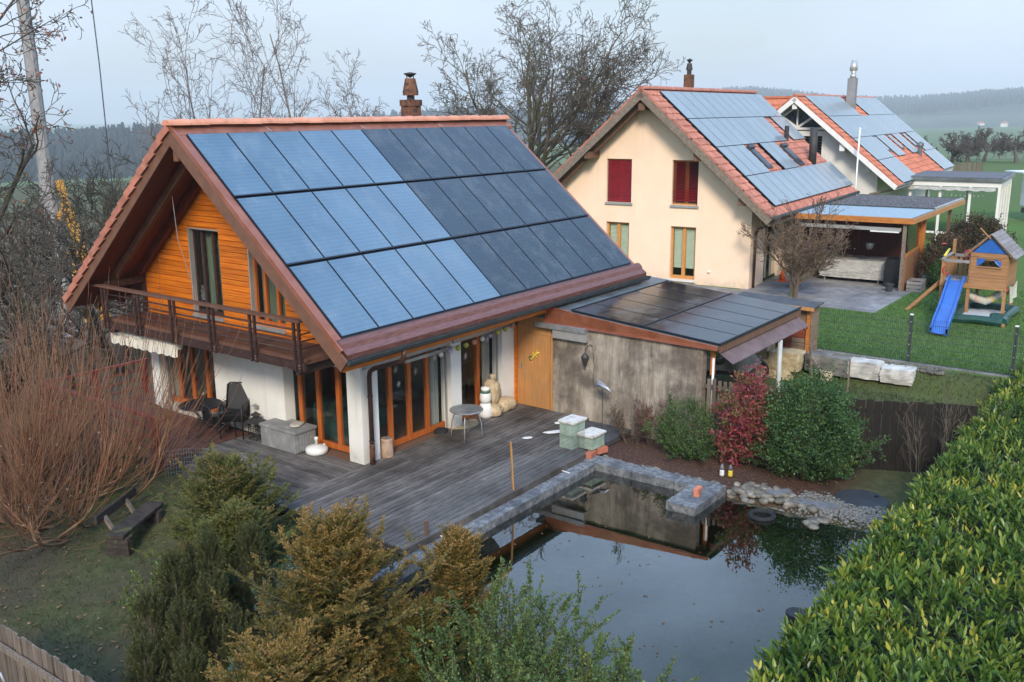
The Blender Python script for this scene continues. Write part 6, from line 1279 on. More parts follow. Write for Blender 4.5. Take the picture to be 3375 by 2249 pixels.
# ------------------------------------------------------------------ vegetation helpers
def frames(d, up):
    d = d/np.linalg.norm(d, axis=1)[:, None]; s = np.cross(d, up); ln = np.linalg.norm(s, axis=1)[:, None]; s = np.where(ln > 1e-4, s/np.maximum(ln, 1e-4), np.array([[1., 0, 0]])); return d, s, np.cross(s, d)
T2 = (np.array([(0, 0, 0), (-.5, .45, .06), (0, 1, 0), (.5, .45, .06)]), np.array([(0, 3, 2, 1)]))
T4 = (np.array([(0, 0, 0), (-.5, .42, .12), (0, 1, -.02), (.5, .42, .12), (0, .5, -.02), (-.34, .78, .09), (.34, .78, .09)]), np.array([(0, 4, 1, 1), (4, 5, 1, 1), (4, 2, 5, 5), (0, 3, 4, 4), (3, 6, 4, 4), (6, 2, 4, 4)]))
def leafverts(P, D, L, Wd, up, tpl):
    T, F = tpl; d, s, nrm = frames(D, up)
    V = P[:, None, :]+(T[None, :, 0:1]*(Wd[:, None, None]))*s[:, None, :]+(T[None, :, 1:2]*L[:, None, None])*d[:, None, :]+(T[None, :, 2:3]*Wd[:, None, None])*nrm[:, None, :]
    return V
def leafobj(name, mat, P, D, L, Wd, rv, parent, rs, tpl=T2, stuff=True, flat=.6):
    n = len(P); up = rs.normal(size=(n, 3))*(1-flat)+np.array([0, 0, flat]); V = leafverts(P, D, L, Wd, up, tpl); k = V.shape[1]
    Ft = tpl[1]; tri = tpl is T4
    if tri: Ft = Ft[:, :3]
    F = (Ft[None]+(np.arange(n)*k)[:, None, None]).reshape(-1, Ft.shape[1])
    me = rawmesh(name, V, F, False); me.materials.append(MATS[mat]); at_ = me.attributes.new('rnd', 'FLOAT', 'POINT'); at_.data.foreach_set('value', np.repeat(np.clip(rv, 0, 1), k).astype(np.float32))
    o = addobj(name, me, None, parent)
    if stuff: o['kind'] = 'stuff'
    return o
class Tubes:
    def __init__(s): s.v = []; s.f = []; s.n = 0
    def add(s, P, r, k):
        P = np.asarray(P); m = len(P); d = np.gradient(P, axis=0); d /= np.maximum(np.linalg.norm(d, axis=1), 1e-6)[:, None]
        ref = np.array([0.3, .2, 1.0]) if abs(d[0, 2]) < .9 else np.array([1., .1, 0]); s1 = np.cross(d, ref); s1 /= np.maximum(np.linalg.norm(s1, axis=1), 1e-6)[:, None]; s2 = np.cross(d, s1)
        a = np.arange(k)/k*6.2832; V = P[:, None]+np.asarray(r)[:, None, None]*(np.cos(a)[None, :, None]*s1[:, None]+np.sin(a)[None, :, None]*s2[:, None])
        s.v.append(V.reshape(-1, 3)); i = np.arange(m-1)[:, None]*k; j = np.arange(k)[None]; j2 = (j+1) % k
        s.f.append(np.stack([i+j, i+j2, i+k+j2, i+k+j], -1).reshape(-1, 4)+s.n); s.n += m*k
    def build(s, name, mat, parent, stuff=False):
        o = addobj(name, rawmesh(name, np.concatenate(s.v), np.concatenate(s.f), True), mat, parent)
        if stuff: o['kind'] = 'stuff'
        return o
def norm(v): return v/max(np.linalg.norm(v), 1e-9)
def grow(tb, tips, rs, p, d, L, r, lvl, cfg):
    """one limb as a wandering tapered tube, then its side limbs"""
    mx_ = cfg['max']; n = max(3, int(cfg['seg'][min(lvl, len(cfg['seg'])-1)])); P = [p]; rr = [r]; d = norm(d); wob = cfg['wob'][min(lvl, len(cfg['wob'])-1)]
    for i in range(n):
        d = norm(d+rs.normal(size=3)*wob+np.array([0, 0, cfg['up'][min(lvl, len(cfg['up'])-1)]])); p = p+d*L/n; P.append(p); rr.append(max(r*(1-(i+1)/n*(1-cfg['tap'])), cfg['rmin']))
    k = (8, 6, 5, 4, 3, 3, 3)[lvl]; (tb[0] if lvl == 0 else tb[1]).add(P, rr, k)
    if lvl >= mx_: tips.append((P[-1], d)); tips.append((P[len(P)//2], d)); return
    nc_ = cfg['kids'][lvl]; st = cfg['start'][min(lvl, len(cfg['start'])-1)]
    for j in range(nc_):
        t = st+(1-st)*(j+rs.rand())/nc_; q = t*n; i0 = min(int(q), n-1); pp = P[i0]+(P[i0+1]-P[i0])*(q-i0); ax = norm(P[min(i0+1, n)]-P[i0])
        o = norm(np.cross(ax, rs.normal(size=3))); an = R(cfg['ang'][min(lvl, len(cfg['ang'])-1)])*(.7+.6*rs.rand()); dd = norm(ax*math.cos(an)+o*math.sin(an))
        if cfg.get('outw') is not None and lvl >= 1: dd = norm(dd+cfg['outw']*norm(np.array([pp[0]-cfg['c'][0], pp[1]-cfg['c'][1], 0.0])+1e-6))
        grow(tb, tips, rs, pp, dd, L*cfg['len'][min(lvl, len(cfg['len'])-1)]*(.65+.6*rs.rand())*(1.15-.45*t), max(rr[i0]*cfg['rad'], cfg['rmin']), lvl+1, cfg)
def bare_tree(name, label, loc, H, r, seed, mat, cfg, cat='tree', group=None, leaf=None, forks=1, spread=.25):
    t_ = thing(name, label, cat, loc, 0, group); rs = np.random.RandomState(seed); tb = (Tubes(), Tubes()); tips = []; cfg = dict(cfg); cfg['c'] = (0, 0)
    for k in range(forks):
        a = k/forks*6.28+rs.rand(); d = np.array([math.cos(a)*spread*(forks > 1), math.sin(a)*spread*(forks > 1), 1.0]); grow(tb, tips, rs, np.array([.08*math.cos(a)*(forks > 1), .08*math.sin(a)*(forks > 1), -.15]), d, H*(.9+.2*rs.rand()), r*(.8+.3*rs.rand()), 0, cfg)
    tb[0].build('trunk', mat, t_); 
    if tb[1].v: tb[1].build('crown', mat, t_)
    if leaf:
        m_, frac, sz = leaf; P = np.array([q[0] for q in tips]); D = np.array([q[1] for q in tips]); kp = rs.rand(len(P)) < frac; P, D = P[kp], D[kp]; n = len(P)
        if n: leafobj('leaves', m_, P+rs.normal(size=(n, 3))*.05, D+rs.normal(size=(n, 3))*.8, sz*(.7+.6*rs.rand(n)), sz*.55*np.ones(n), rs.rand(n), t_, rs)
    return t_
OAK = dict(max=5, seg=(7, 8, 7, 6, 5, 4), wob=(.05, .13, .16, .2, .22, .25), up=(.02, .07, .05, .04, .03, .02), tap=.35, rmin=.011, kids=(8, 7, 6, 5, 2), start=(.28, .25, .2, .2, .2), ang=(38, 42, 45, 48, 48), len=(.78, .52, .52, .52, .55), rad=.55)
bare_tree('oak_tree', 'large bare spreading oak behind the solar house', (23.8, 12.1, .2), 5.2, .36, 14, 'bark_oak', dict(max=5, seg=(5, 10, 8, 6, 5, 4), wob=(.04, .11, .15, .18, .2, .22), up=(.0, .055, .04, .03, .02, .02), tap=.30, rmin=.0105, kids=(11, 10, 6, 5, 3), start=(.42, .22, .2, .2, .2), ang=(46, 40, 44, 46, 46), len=(1.85, .48, .5, .5, .5), rad=.52), leaf=('oak_leaf', .02, .12))
BIR = dict(max=4, seg=(9, 7, 6, 5, 4), wob=(.05, .10, .14, .18, .2), up=(.03, .12, .06, .02, .0), tap=.22, rmin=.009, kids=(9, 6, 4, 3), start=(.3, .2, .2, .15), ang=(30, 36, 42, 42), len=(.36, .48, .5, .55), rad=.5)
bare_tree('birch_tree', 'slender pale bare tree rising behind the left end of the ridge', (15.0, 24.4, -2.4), 12.8, .10, 21, 'bark_birch', BIR, forks=2, spread=.13)
bare_tree('birch_tree', 'slender pale bare tree behind the middle of the ridge', (17.6, 21.2, -1.6), 12.6, .11, 25, 'bark_birch', BIR, forks=1, spread=.1)
bare_tree('bare_shrub', 'low pale bare shrub just above the ridge tiles', (19.4, 19.0, -1.2), 8.4, .07, 27, 'bark_birch', BIR, forks=2, spread=.12, cat='shrub')
bare_tree('oak_tree', 'oak with a few rusty leaves at the left edge', (-.3, 18.6, -2.0), 9.5, .34, 33, 'bark_dark', dict(OAK, kids=(9, 7, 5, 4, 2), start=(.15, .2, .2, .2, .2), up=(.02, .03, .02, .02, .02, .02)), leaf=('oak_leaf', .42, .14))
FRU = dict(max=4, seg=(6, 8, 7, 6, 4), wob=(.06, .16, .2, .22, .2), up=(.02, .06, .05, .04, .03), tap=.3, rmin=.010, kids=(8, 8, 6, 4), start=(.2, .2, .2, .15), ang=(42, 45, 50, 55), len=(.7, .55, .5, .4), rad=.55)
bare_tree('fruit_tree', 'knobbly bare fruit tree below the hanging cable', (5.0, 17.6, -2.2), 6.6, .17, 41, 'bark_dark', FRU, forks=2, spread=.3)
bare_tree('fruit_tree', 'dark bare tree in front of the yellow rig', (2.6, 15.6, -1.9), 5.2, .13, 44, 'bark_dark', dict(FRU, kids=(6, 6, 4, 3)), forks=2, spread=.5, leaf=('dead_leaf', .05, .08))
bare_tree('fruit_tree', 'dense twiggy bare tree in the left thicket', (-1.2, 14.2, -1.6), 5.2, .13, 47, 'thicket_bark', dict(FRU, kids=(7, 7, 5, 3)), forks=3, spread=.6)
bare_tree('fruit_tree', 'mossy bare tree low in the left thicket', (-3.4, 12.6, -1.3), 4.2, .12, 49, 'bark_dark', dict(FRU, kids=(7, 7, 5, 3)), forks=3, spread=.7, leaf=('dead_leaf', .04, .08))
bare_tree('fruit_tree', 'bare tree beside the left roof verge', (7.6, 15.0, -1.4), 5.6, .13, 51, 'bark_dark', FRU, forks=2, spread=.3)
# willow-like shrub with long orange shoots
wi = thing('willow_shrub', 'big leafless willow shrub with orange brown shoots at the left', 'shrub', (-5.0, 4.75, -.7)); rs = np.random.RandomState(5); tb = (Tubes(), Tubes()); limbs = []; ends = []
for k in range(56):
    a = rs.rand()*6.28; p = np.array([rs.normal()*.45, rs.normal()*.7, 0]); d = norm(np.array([math.cos(a)*1.0, math.sin(a)*1.0, .25+.5*rs.rand()])); L = 1.5+1.9*rs.rand(); P = [p]; n = 9
    for i in range(n): d = norm(d+rs.normal(size=3)*.14+np.array([0, 0, -.02+.26*i/n])); p = p+d*L/n; P.append(p)
    tb[0].add(P, np.linspace(.034, .012, n+1), 5); limbs.append(P)
for P in limbs:
    for k in range(30):
        i = rs.randint(3, 10); p = P[i]; d = norm((P[min(i, 9)]-P[i-1])*5+rs.normal(size=3)*.55+np.array([0, 0, .5])); L = (.8+2.8*rs.rand()**1.4); Q = [p]; n = 6
        for j in range(n): d = norm(d+rs.normal(size=3)*.08+np.array([0, 0, .16])); p = p+d*L/n; Q.append(p)
        tb[1].add(Q, np.linspace(.0085, .004, n+1), 3); ends += [(q, d) for q in Q[1:4]]
tb[0].build('limbs', 'willow_bark', wi); tb[1].build('shoots', 'willow_shoot', wi)
P = np.array([e[0] for e in ends]); kp = rs.rand(len(P)) < .10; P = P[kp]; leafobj('leaves', 'pale_leaf', P, rs.normal(size=P.shape), .05+.03*rs.rand(len(P)), np.full(len(P), .03), rs.rand(len(P)), wi, rs)
# small maple-like tree on the patio edge, tan leaves still on
MAP = dict(max=4, seg=(4, 7, 6, 5, 4), wob=(.04, .09, .12, .14, .18), up=(.02, .11, .08, .06, .04), tap=.35, rmin=.008, kids=(6, 9, 7, 4), start=(.35, .15, .1, .1), ang=(44, 32, 34, 36), len=(2.0, .60, .50, .5), rad=.52)
bare_tree('patio_tree', 'small mossy tree with tan withered leaves on the patio edge', (19.05, -2.3, .85), 1.15, .10, 61, 'maple_bark', MAP, leaf=('dead_leaf', .55, .06), forks=2, spread=.35)
ORC = dict(max=4, seg=(4, 7, 6, 5, 3), wob=(.06, .2, .22, .22, .2), up=(0, .04, .02, .03, .05), tap=.4, rmin=.022, kids=(8, 8, 7, 4), start=(.5, .15, .1, .1), ang=(68, 45, 50, 50), len=(1.15, .55, .5, .5), rad=.6)
orch = [(111.5, 12.9, 2.9, 'bare orchard tree at the left of the row in the field'), (116.5, 12.2, 2.7, 'slim bare orchard tree second from the left in the field'), (121, 11.2, 3.2, 'widest bare orchard tree in the middle of the row'), (117.5, 6.9, 3.3, 'bare orchard tree near the right edge of the picture'), (104, 16.6, 3.4, 'round bare tree showing over the white house roof end'), (108, 15, 2.6, 'low bare orchard tree beside the white house roof end'), (135, 7.4, 3.0, 'far bare orchard tree behind the one at the right edge')]
for k, (x_, y_, h_, lb) in enumerate(orch): bare_tree('orchard_tree', lb, (x_, y_, .85), h_*.72, .26, 70+k, 'bark_orchard', ORC, group='orchard trees in the field')
of = thing('orchard_fence', 'rustic pale stake fence at the field edge', 'fence', (84, 9.0, .85))
for i in range(40): ubox('stake', 'picket', of, (.25*i, .62-.055*i*1.6, .62), (.08, .10, 1.25), (0, 0, .3))
for i, (x_, y_) in enumerate(((1560, 260), (1600, 300), (1640, 240), (1680, 330))):
    z_ = float(hgt(x_, y_)); vh = thing('village_house', 'tiny hazy house of the distant village below the right hill', 'house', (x_, y_, z_), i*.7, 'houses of the distant village'); bx('wall', 'pale_plaster', vh, -5, -4, 0, 5, 4, 5); MB().prism([(-5.4, -4.5, 4.9), (-5.4, 4.5, 4.9), (-5.4, 0, 8)], (10.8, 0, 0)).build('roof', 'terracotta', vh)
# ------------------------------------------------------------------ laurel hedge
HD = thing('laurel_hedge', 'broad glossy cherry laurel hedge along the right side of the pond', 'hedge', (4.0, -12.1, -.6)); rs = np.random.RandomState(9)
hx0, hx1, hy0_, hy1_, hz = -5.0, 13.6, -14.2, -10.62, 1.02
hull = rockmesh('twigs', hx1-hx0-.3, hy1_-hy0_-.3, hz+.6-.10, 'dark_hull', 4, .012, 14, .98); addobj('twigs', hull, None, HD, ((hx0+hx1)/2-4.0, (hy0_+hy1_)/2+12.1, (hz+.6)/2-.06))  # added solid dark hull that blocks the view through the leaves
def samp(n, dens_near=True):
    out = []; nr = []
    nt = int(n*.66); x = hx0+(hx1-hx0)*rs.rand(nt)**1.25; y = hy0_+(hy1_-hy0_)*rs.rand(nt); out.append(np.stack([x, y, np.full(nt, hz)], 1)); nr.append(np.tile([0, 0, 1.], (nt, 1)))
    ns = n-nt; x = hx0+(hx1-hx0)*rs.rand(ns)**1.1; z = -.5+(hz+.5)*rs.rand(ns)**.6; out.append(np.stack([x, np.full(ns, hy1_), z], 1)); nr.append(np.tile([0, 1., 0], (ns, 1)))
    P = np.concatenate(out); N = np.concatenate(nr); P = P+N*(vnoise(P, 6, .9, 4)*.30)[:, None]+rs.normal(size=P.shape)*.04; e = np.clip((P[:, 2]-hz+.25)/.25, 0, 1)*np.clip((P[:, 1]-hy1_+.25)/.25, 0, 1); P[:, 1] -= e*.08; P[:, 2] -= e*.08; return P, N
P0, N0 = samp(6200); ax = N0*.45+np.array([0, 0, .75])+rs.normal(size=P0.shape)*.30; ax /= np.linalg.norm(ax, axis=1)[:, None]; sl = .16+.26*rs.rand(len(P0))**1.5; tone = .27+.28*vnoise(P0, 3, .8, 3)+.13*rs.normal(size=len(P0))
LP, LD, LL, LW, LR = [], [], [], [], []; nl = 10; f1 = np.cross(ax, rs.normal(size=ax.shape)); f1 /= np.linalg.norm(f1, axis=1)[:, None]; f2 = np.cross(ax, f1)
for k in range(nl):
    t = k/(nl-1); a = k*2.4+rs.rand(len(P0)); rad = f1*np.cos(a)[:, None]+f2*np.sin(a)[:, None]; LP.append(P0+ax*(sl*(t-.35))[:, None]); LD.append(ax*(.35+.75*t)+rad*(.95-.45*t)+rs.normal(size=ax.shape)*.12); LL.append((.172-.040*t)*(.5+.8*rs.rand(len(P0)))); LW.append(.043*(.8+.4*rs.rand(len(P0)))); LR.append(tone+.42*t**2+.08*rs.normal(size=len(P0))+(.25*(rs.rand(len(P0)) < .05)*t))
LP, LD = np.concatenate(LP), np.concatenate(LD); LL, LW, LR = np.concatenate(LL), np.concatenate(LW), np.concatenate(LR)
off = np.array([4.0, -12.1, -.6]); cpos = np.array(cam.matrix_world.translation); vd = LP-cpos; inview = (vd@np.array(_r)/(vd@np.array(_f)) < .50) & (LP[:, 2] > hz-.05); dist_ = np.where(inview, np.linalg.norm(vd, axis=1), 1e9); order = np.argsort(dist_); big = order[:3000][::10][:300]; rest = np.setdiff1d(np.arange(len(LP)), big)
leafobj('foliage', 'laurel', LP[rest]-off, LD[rest], LL[rest], LW[rest], LR[rest], HD, rs, T4)
lt = []
for q in range(6):
    T, F = T4; me = rawmesh('leaf', T*np.array([.34, 1, .34]), F[:, :3]); me.materials.append(MATS['laurel']); at_ = me.attributes.new('rnd', 'FLOAT', 'POINT'); at_.data.foreach_set('value', np.full(len(T), .28+.10*q, np.float32)); lt.append(me)
for i in big:
    d = Vector(LD[i]).normalized(); o = addobj('leaf', lt[int(np.clip((LR[i]-.25)*9, 0, 5))], None, HD, tuple(LP[i]-off)); o.rotation_euler = d.to_track_quat('Y', 'Z').to_euler(); o.scale = (LL[i]*1.02,)*3
tb = Tubes()
for i in range(0, len(P0), 3): tb.add([P0[i]-off-ax[i]*.1, P0[i]-off+ax[i]*sl[i]*.6], [.006, .004], 3)
M('laurel_stem', (.22, .20, .04), (.34, .29, .06), 3, 3, rough=.6); tb.build('stems', 'laurel_stem', HD, True)
# ------------------------------------------------------------------ conifers and shrubs in the foreground
def yew(label, loc, H, Rr, seed, mat, nb=80, elev=(25, 60), tipc=.35, name='yew_bush', dark=.0, needle=.044):
    t_ = thing(name, label, 'shrub', loc); rs = np.random.RandomState(seed); tb = (Tubes(), Tubes()); NP, ND, NL, NR, NU = [], [], [], [], []
    tb[0].add([(0, 0, 0), (.02, .01, H*.5), (0, .02, H*.98)], [.045, .03, .008], 6)
    def spray(p, d, L, tone, nn_):
        d = norm(d); s_ = norm(np.cross(d, np.array([0, 0, 1.0])+rs.normal(size=3)*.25)); t = rs.rand(nn_); sd = np.where(np.arange(nn_) % 2, 1, -1); NP.append(p+d*(t*L)[:, None]); ND.append(d*.75+s_*sd[:, None]+rs.normal(size=(nn_, 3))*.25); NL.append(needle*(.7+.6*rs.rand(nn_))*(1.1-.4*t)); NR.append(tone+tipc*t+.10*rs.normal(size=nn_))
    for k in range(nb):
        t = (k+rs.rand())/nb; z0 = H*(.05+.88*t); a = k*2.399+rs.normal()*.2; L = Rr*(1-.74*t**2.0)*(.55+.70*rs.rand()); el = R(elev[0]+(elev[1]-elev[0])*t+rs.normal()*7); d = np.array([math.cos(a)*math.cos(el), math.sin(a)*math.cos(el), math.sin(el)]); p = np.array([0, 0, z0]); P = [p]; n = 7
        for i in range(n): d = norm(d+rs.normal(size=3)*.06+np.array([0, 0, .035])); p = p+d*L/n; P.append(p)
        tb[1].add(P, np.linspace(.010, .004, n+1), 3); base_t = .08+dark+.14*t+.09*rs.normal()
        for i in range(1, n+1):
            tt = i/n
            for sgn in (-1, 1):
                for rep in range(2):
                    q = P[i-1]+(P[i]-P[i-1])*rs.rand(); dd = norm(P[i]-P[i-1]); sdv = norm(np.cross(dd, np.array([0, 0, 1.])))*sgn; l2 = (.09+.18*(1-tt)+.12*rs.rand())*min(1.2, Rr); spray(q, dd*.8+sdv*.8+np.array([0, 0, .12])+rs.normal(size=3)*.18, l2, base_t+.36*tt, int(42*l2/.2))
        spray(P[-2], P[-1]-P[-3], .20, base_t+.4, 26)
    P = np.concatenate(NP); D = np.concatenate(ND); L = np.concatenate(NL); rv = np.concatenate(NR)
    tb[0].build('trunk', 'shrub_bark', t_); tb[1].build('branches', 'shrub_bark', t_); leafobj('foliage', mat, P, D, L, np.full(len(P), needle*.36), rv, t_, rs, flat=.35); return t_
yew('golden brown yew with upright leader in front of the deck', (-5.45, -5.0, -.62), 2.3, 1.75, 3, 'yew_gold', 150, (8, 66))
yew('smaller golden yew at the pond corner', (-3.75, -5.75, -.62), 1.85, .95, 4, 'yew_gold', 90, (25, 65))
yew('low golden yew spreading at the bottom edge', (-6.9, -5.6, -.62), 1.35, 1.35, 5, 'yew_gold', 110, (5, 50))
yew('small golden yew between the tall golden yew and the pond shrubs', (-5.0, -6.1, -.62), 1.35, .8, 8, 'yew_gold', 60, (25, 60), .25, dark=-.12)
yew('olive green spreading yew below the left deck edge', (-3.75, -.35, -.65), 1.6, 1.5, 6, 'yew_olive', 140, (8, 58))
yew('olive yew behind the dark columns', (-4.6, -1.7, -.65), 1.5, 1.1, 7, 'yew_olive', 90, (15, 60), dark=-.08)
def column(label, loc, H, Rr, seed):
    t_ = thing('columnar_yew', label, 'shrub', loc, 0, 'columnar yews below the deck'); rs = np.random.RandomState(seed); tb = Tubes(); NP, ND, NL, NR = [], [], [], []; ns = int(210*H)
    for k in range(ns):
        h = H*rs.rand()**.8; a = rs.rand()*6.28; rr = Rr*(1-(h/H)**3)**.5*(.45+.6*rs.rand()); p = np.array([math.cos(a)*rr*.8, math.sin(a)*rr*.8, h*.88]); d = norm(np.array([math.cos(a)*.32, math.sin(a)*.32, 1.0])+rs.normal(size=3)*.12); L = .16+.14*rs.rand(); nn_ = 46; t = rs.rand(nn_); aa = rs.rand(nn_)*6.28; s1 = norm(np.cross(d, [1, .2, 0])); s2 = np.cross(d, s1); rad = s1*np.cos(aa)[:, None]+s2*np.sin(aa)[:, None]
        NP.append(p+d*(t*L)[:, None]); ND.append(d*.8+rad*.75); NL.append(.034*(.7+.6*rs.rand(nn_))); NR.append(.25+.35*t*rs.rand()+.22*(rr/Rr-.5)+.10*rs.normal(size=nn_))
        if k % 12 == 0: tb.add([p*np.array([.3, .3, .8]), p+d*L*.8], [.007, .003], 3)
    tb.add([(0, 0, 0), (0, 0, H*.8)], [.05, .01], 6); tb.build('trunk', 'shrub_bark', t_); P = np.concatenate(NP); leafobj('foliage', 'yew_dark', P, np.concatenate(ND), np.concatenate(NL), np.full(len(P), .011), np.concatenate(NR), t_, rs, flat=.3)
colz = [(-5.9, -2.75, 1.75, .22, 'tall dark columnar yew nearest the golden yew'), (-5.15, -2.75, 1.6, .22, 'dark columnar yew right behind the tall one'), (-6.35, -2.55, 1.55, .24, 'dark columnar yew left of the tall one'), (-6.3, -3.35, 1.45, .24, 'dark columnar yew in the middle of the clump'), (-6.9, -2.7, 1.25, .26, 'short dark columnar yew at the lawn side'), (-6.9, -3.5, 1.35, .26, 'dark columnar yew at the front left of the clump'), (-6.45, -4.1, 1.2, .25, 'low dark columnar yew in front of the golden yew'), (-7.3, -4.2, 1.05, .26, 'frontmost dark columnar yew at the bottom edge'), (-5.6, -1.95, 1.3, .25, 'dark columnar yew at the back of the clump'), (-7.4, -3.3, .95, .25, 'lowest dark columnar yew at the left of the clump'), (-6.0, -1.9, 1.15, .24, 'dark columnar yew beside the lime green shrub')]
for k, (x_, y_, h_, r_, lb) in enumerate(colz): column(lb, (x_, y_, -.65), h_*1.2, r_*1.2, 300+k)
def shrub(label, loc, H, Rr, seed, mat, nsh=60, leaf=.030, wr=.55, per=70, name='evergreen_shrub', spread=.35, bark='shrub_bark', group=None, tonev=.5, vol=0, cat='shrub', fuzz=.0, rough=.2):
    """upright leafy shoots from a common base, optionally filled with leaf clumps through the crown"""
    t_ = thing(name, label, cat, loc, 0, group); rs = np.random.RandomState(seed); tb = Tubes(); NP, ND, NL, NR = [], [], [], []
    for k in range(nsh):
        a = rs.rand()*6.28; r0 = Rr*math.sqrt(rs.rand()); L = H*(.55+.62*rs.rand())*(1-.35*(r0/Rr)**2); p = np.array([math.cos(a)*r0*.35, math.sin(a)*r0*.35, 0]); d = norm(np.array([math.cos(a)*spread*r0/Rr*1.6, math.sin(a)*spread*r0/Rr*1.6, 1.0])); P = [p]; n = 7
        for i in range(n): d = norm(d+rs.normal(size=3)*.10+np.array([math.cos(a), math.sin(a), 0])*.05*spread); p = p+d*L/n; P.append(p)
        P = np.array(P); tb.add(P, np.linspace(.014, .004, n+1), 4); tn = tonev-.1+.12*rs.normal()
        for j in range(5):   # side shoots
            i = rs.randint(2, n); q = P[i]; dd = norm(d+rs.normal(size=3)*.7); l2 = L*(.10+.16*rs.rand()); Q = np.array([q, q+dd*l2*.5, q+norm(dd+np.array([0, 0, .3]))*l2]); tb.add(Q, [.006, .004, .003], 3); m2 = per//4; t = rs.rand(m2); NP.append(Q[0]+(Q[2]-Q[0])*t[:, None]); ND.append(dd*.6+rs.normal(size=(m2, 3))*.8); NL.append(leaf*(.7+.6*rs.rand(m2))); NR.append(tn+.2*t+.14*rs.normal(size=m2))
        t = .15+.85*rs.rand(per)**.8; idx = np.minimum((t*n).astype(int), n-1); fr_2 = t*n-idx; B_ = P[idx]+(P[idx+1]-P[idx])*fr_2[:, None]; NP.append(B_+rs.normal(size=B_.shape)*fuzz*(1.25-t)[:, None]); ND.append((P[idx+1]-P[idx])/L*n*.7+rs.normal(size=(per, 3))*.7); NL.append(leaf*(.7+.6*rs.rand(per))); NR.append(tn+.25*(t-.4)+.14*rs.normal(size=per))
    if vol:
        v = rs.normal(size=(vol, 3)); v /= np.linalg.norm(v, axis=1)[:, None]; rad = (.72+.34*rs.rand(vol))*(1+rough*vnoise(v*1.2, seed, 1.6, 4)); Pc = v*rad[:, None]*np.array([Rr, Rr, H*.5])+np.array([0, 0, H*.52]); cl = np.repeat(Pc, 26, 0)+rs.normal(size=(vol*26, 3))*.075; NP.append(cl); ND.append(np.repeat(v, 26, 0)*.5+rs.normal(size=cl.shape)*.7+np.array([0, 0, .25])); NL.append(leaf*(.7+.6*rs.rand(len(cl)))); NR.append(np.repeat(tonev+.16*rs.normal(size=vol), 26)+.14*rs.normal(size=len(cl)))
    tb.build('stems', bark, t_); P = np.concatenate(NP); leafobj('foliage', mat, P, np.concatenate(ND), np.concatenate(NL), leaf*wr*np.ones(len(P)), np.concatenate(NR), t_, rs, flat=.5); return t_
fr = [(-4.4, -6.7, 1.85, .55, 'privet', 'upright privet shrub beside the small golden yew'), (-4.3, -7.35, 2.15, .5, 'privet', 'tallest privet shrub with a thin tip over the pond'), (-4.25, -8.0, 1.95, .5, 'privet', 'privet shrub in the middle of the pond edge row'), (-4.35, -8.6, 1.75, .5, 'privet', 'privet shrub right of the middle at the pond edge'), (-4.5, -9.15, 1.45, .45, 'privet', 'low privet shrub at the right end of the row'), (-5.3, -7.1, 1.55, .6, 'privet', 'broad privet shrub at the front of the row'), (-5.3, -8.0, 1.6, .55, 'privet', 'front privet shrub at the bottom edge of the picture'), (-5.9, -6.9, 1.2, .55, 'privet', 'low privet shrub under the golden yew branches'), (-5.05, -3.55, 1.65, .5, 'privet_blue', 'blue green shrub between the golden yew and the dark columns'), (-6.65, -4.75, 1.15, .45, 'privet_blue', 'blue green shrub at the bottom left of the golden yew'), (-4.7, -2.6, 1.2, .45, 'privet_blue', 'blue green shrub behind the golden yew by the deck corner')]
for k, (x_, y_, h_, r_, mt, lb) in enumerate(fr): shrub(lb, (x_, y_, -.63), h_, r_*1.2, 400+k, mt, 26, .046, .58, 170, fuzz=.055)
shrub('lime green leafy shrub at the lawn edge', (-5.85, -.95, -.64), 1.0, .36, 420, 'shrub_lime', 22, .065, .42, 26)
shrub('dense dark green rounded bush before the dark fence', (5.35, -7.75, -.25), 2.10, .98, 430, 'bush_green', 34, .058, .58, 90, spread=.8, vol=800, rough=.6)
shrub('red and purple leaved shrub between the two green bushes', (5.35, -6.45, -.22), 1.95, .55, 431, 'nandina', 46, .10, .42, 40, name='red_shrub', vol=150, rough=.7)
shrub('soft green shrub against the concrete wall end', (5.0, -5.15, -.22), 1.3, .62, 432, 'bush_green', 45, .046, .5, 90, spread=.8, tonev=.62, vol=200, rough=.7)
bare_tree('dry_perennial', 'dry brown perennial with straw stems at the concrete wall', (5.0, -3.75, -.2), .85, .012, 440, 'shrub_bark', dict(BIR, max=3, rmin=.003, kids=(8, 6, 4)), forks=9, spread=.4, leaf=('dead_leaf', .35, .035), cat='plant')
bare_tree('dry_perennial', 'reddish withered shrub behind the straw stems', (5.25, -4.2, -.2), 1.0, .012, 441, 'shrub_bark', dict(BIR, max=3, rmin=.003, kids=(8, 6, 4)), forks=9, spread=.4, leaf=('nandina', .25, .04), cat='plant')
bare_tree('bare_shrub', 'thin bare twigs in front of the dark fence', (6.2, -9.9, -.3), 1.7, .012, 450, 'shrub_bark', dict(BIR, rmin=.0035, max=2, kids=(5, 4)), forks=5, spread=.3, cat='shrub')
bare_tree('bare_shrub', 'thin bare upright twigs above the dark fence end', (6.9, -10.3, -.3), 2.1, .012, 451, 'shrub_bark', dict(BIR, rmin=.0035, max=2, kids=(5, 3)), forks=5, spread=.2, cat='shrub')
shrub('tall clipped brown beech hedge behind the play tower', (25.6, -6.9, .85), 2.5, 1.15, 460, 'beech_hedge', 60, .075, .6, 30, name='beech_hedge', cat='hedge', vol=900)
shrub('reddish leaved part of the hedge beside the pergola post', (24.4, -6.0, .85), 1.9, .75, 461, 'beech_hedge', 50, .075, .6, 30, name='beech_hedge', cat='hedge', vol=420, tonev=.7)
shrub('green shrub under the reddish hedge beside the pergola', (23.6, -6.3, .85), 1.15, .6, 462, 'bush_green', 40, .06, .55, 30, vol=240)
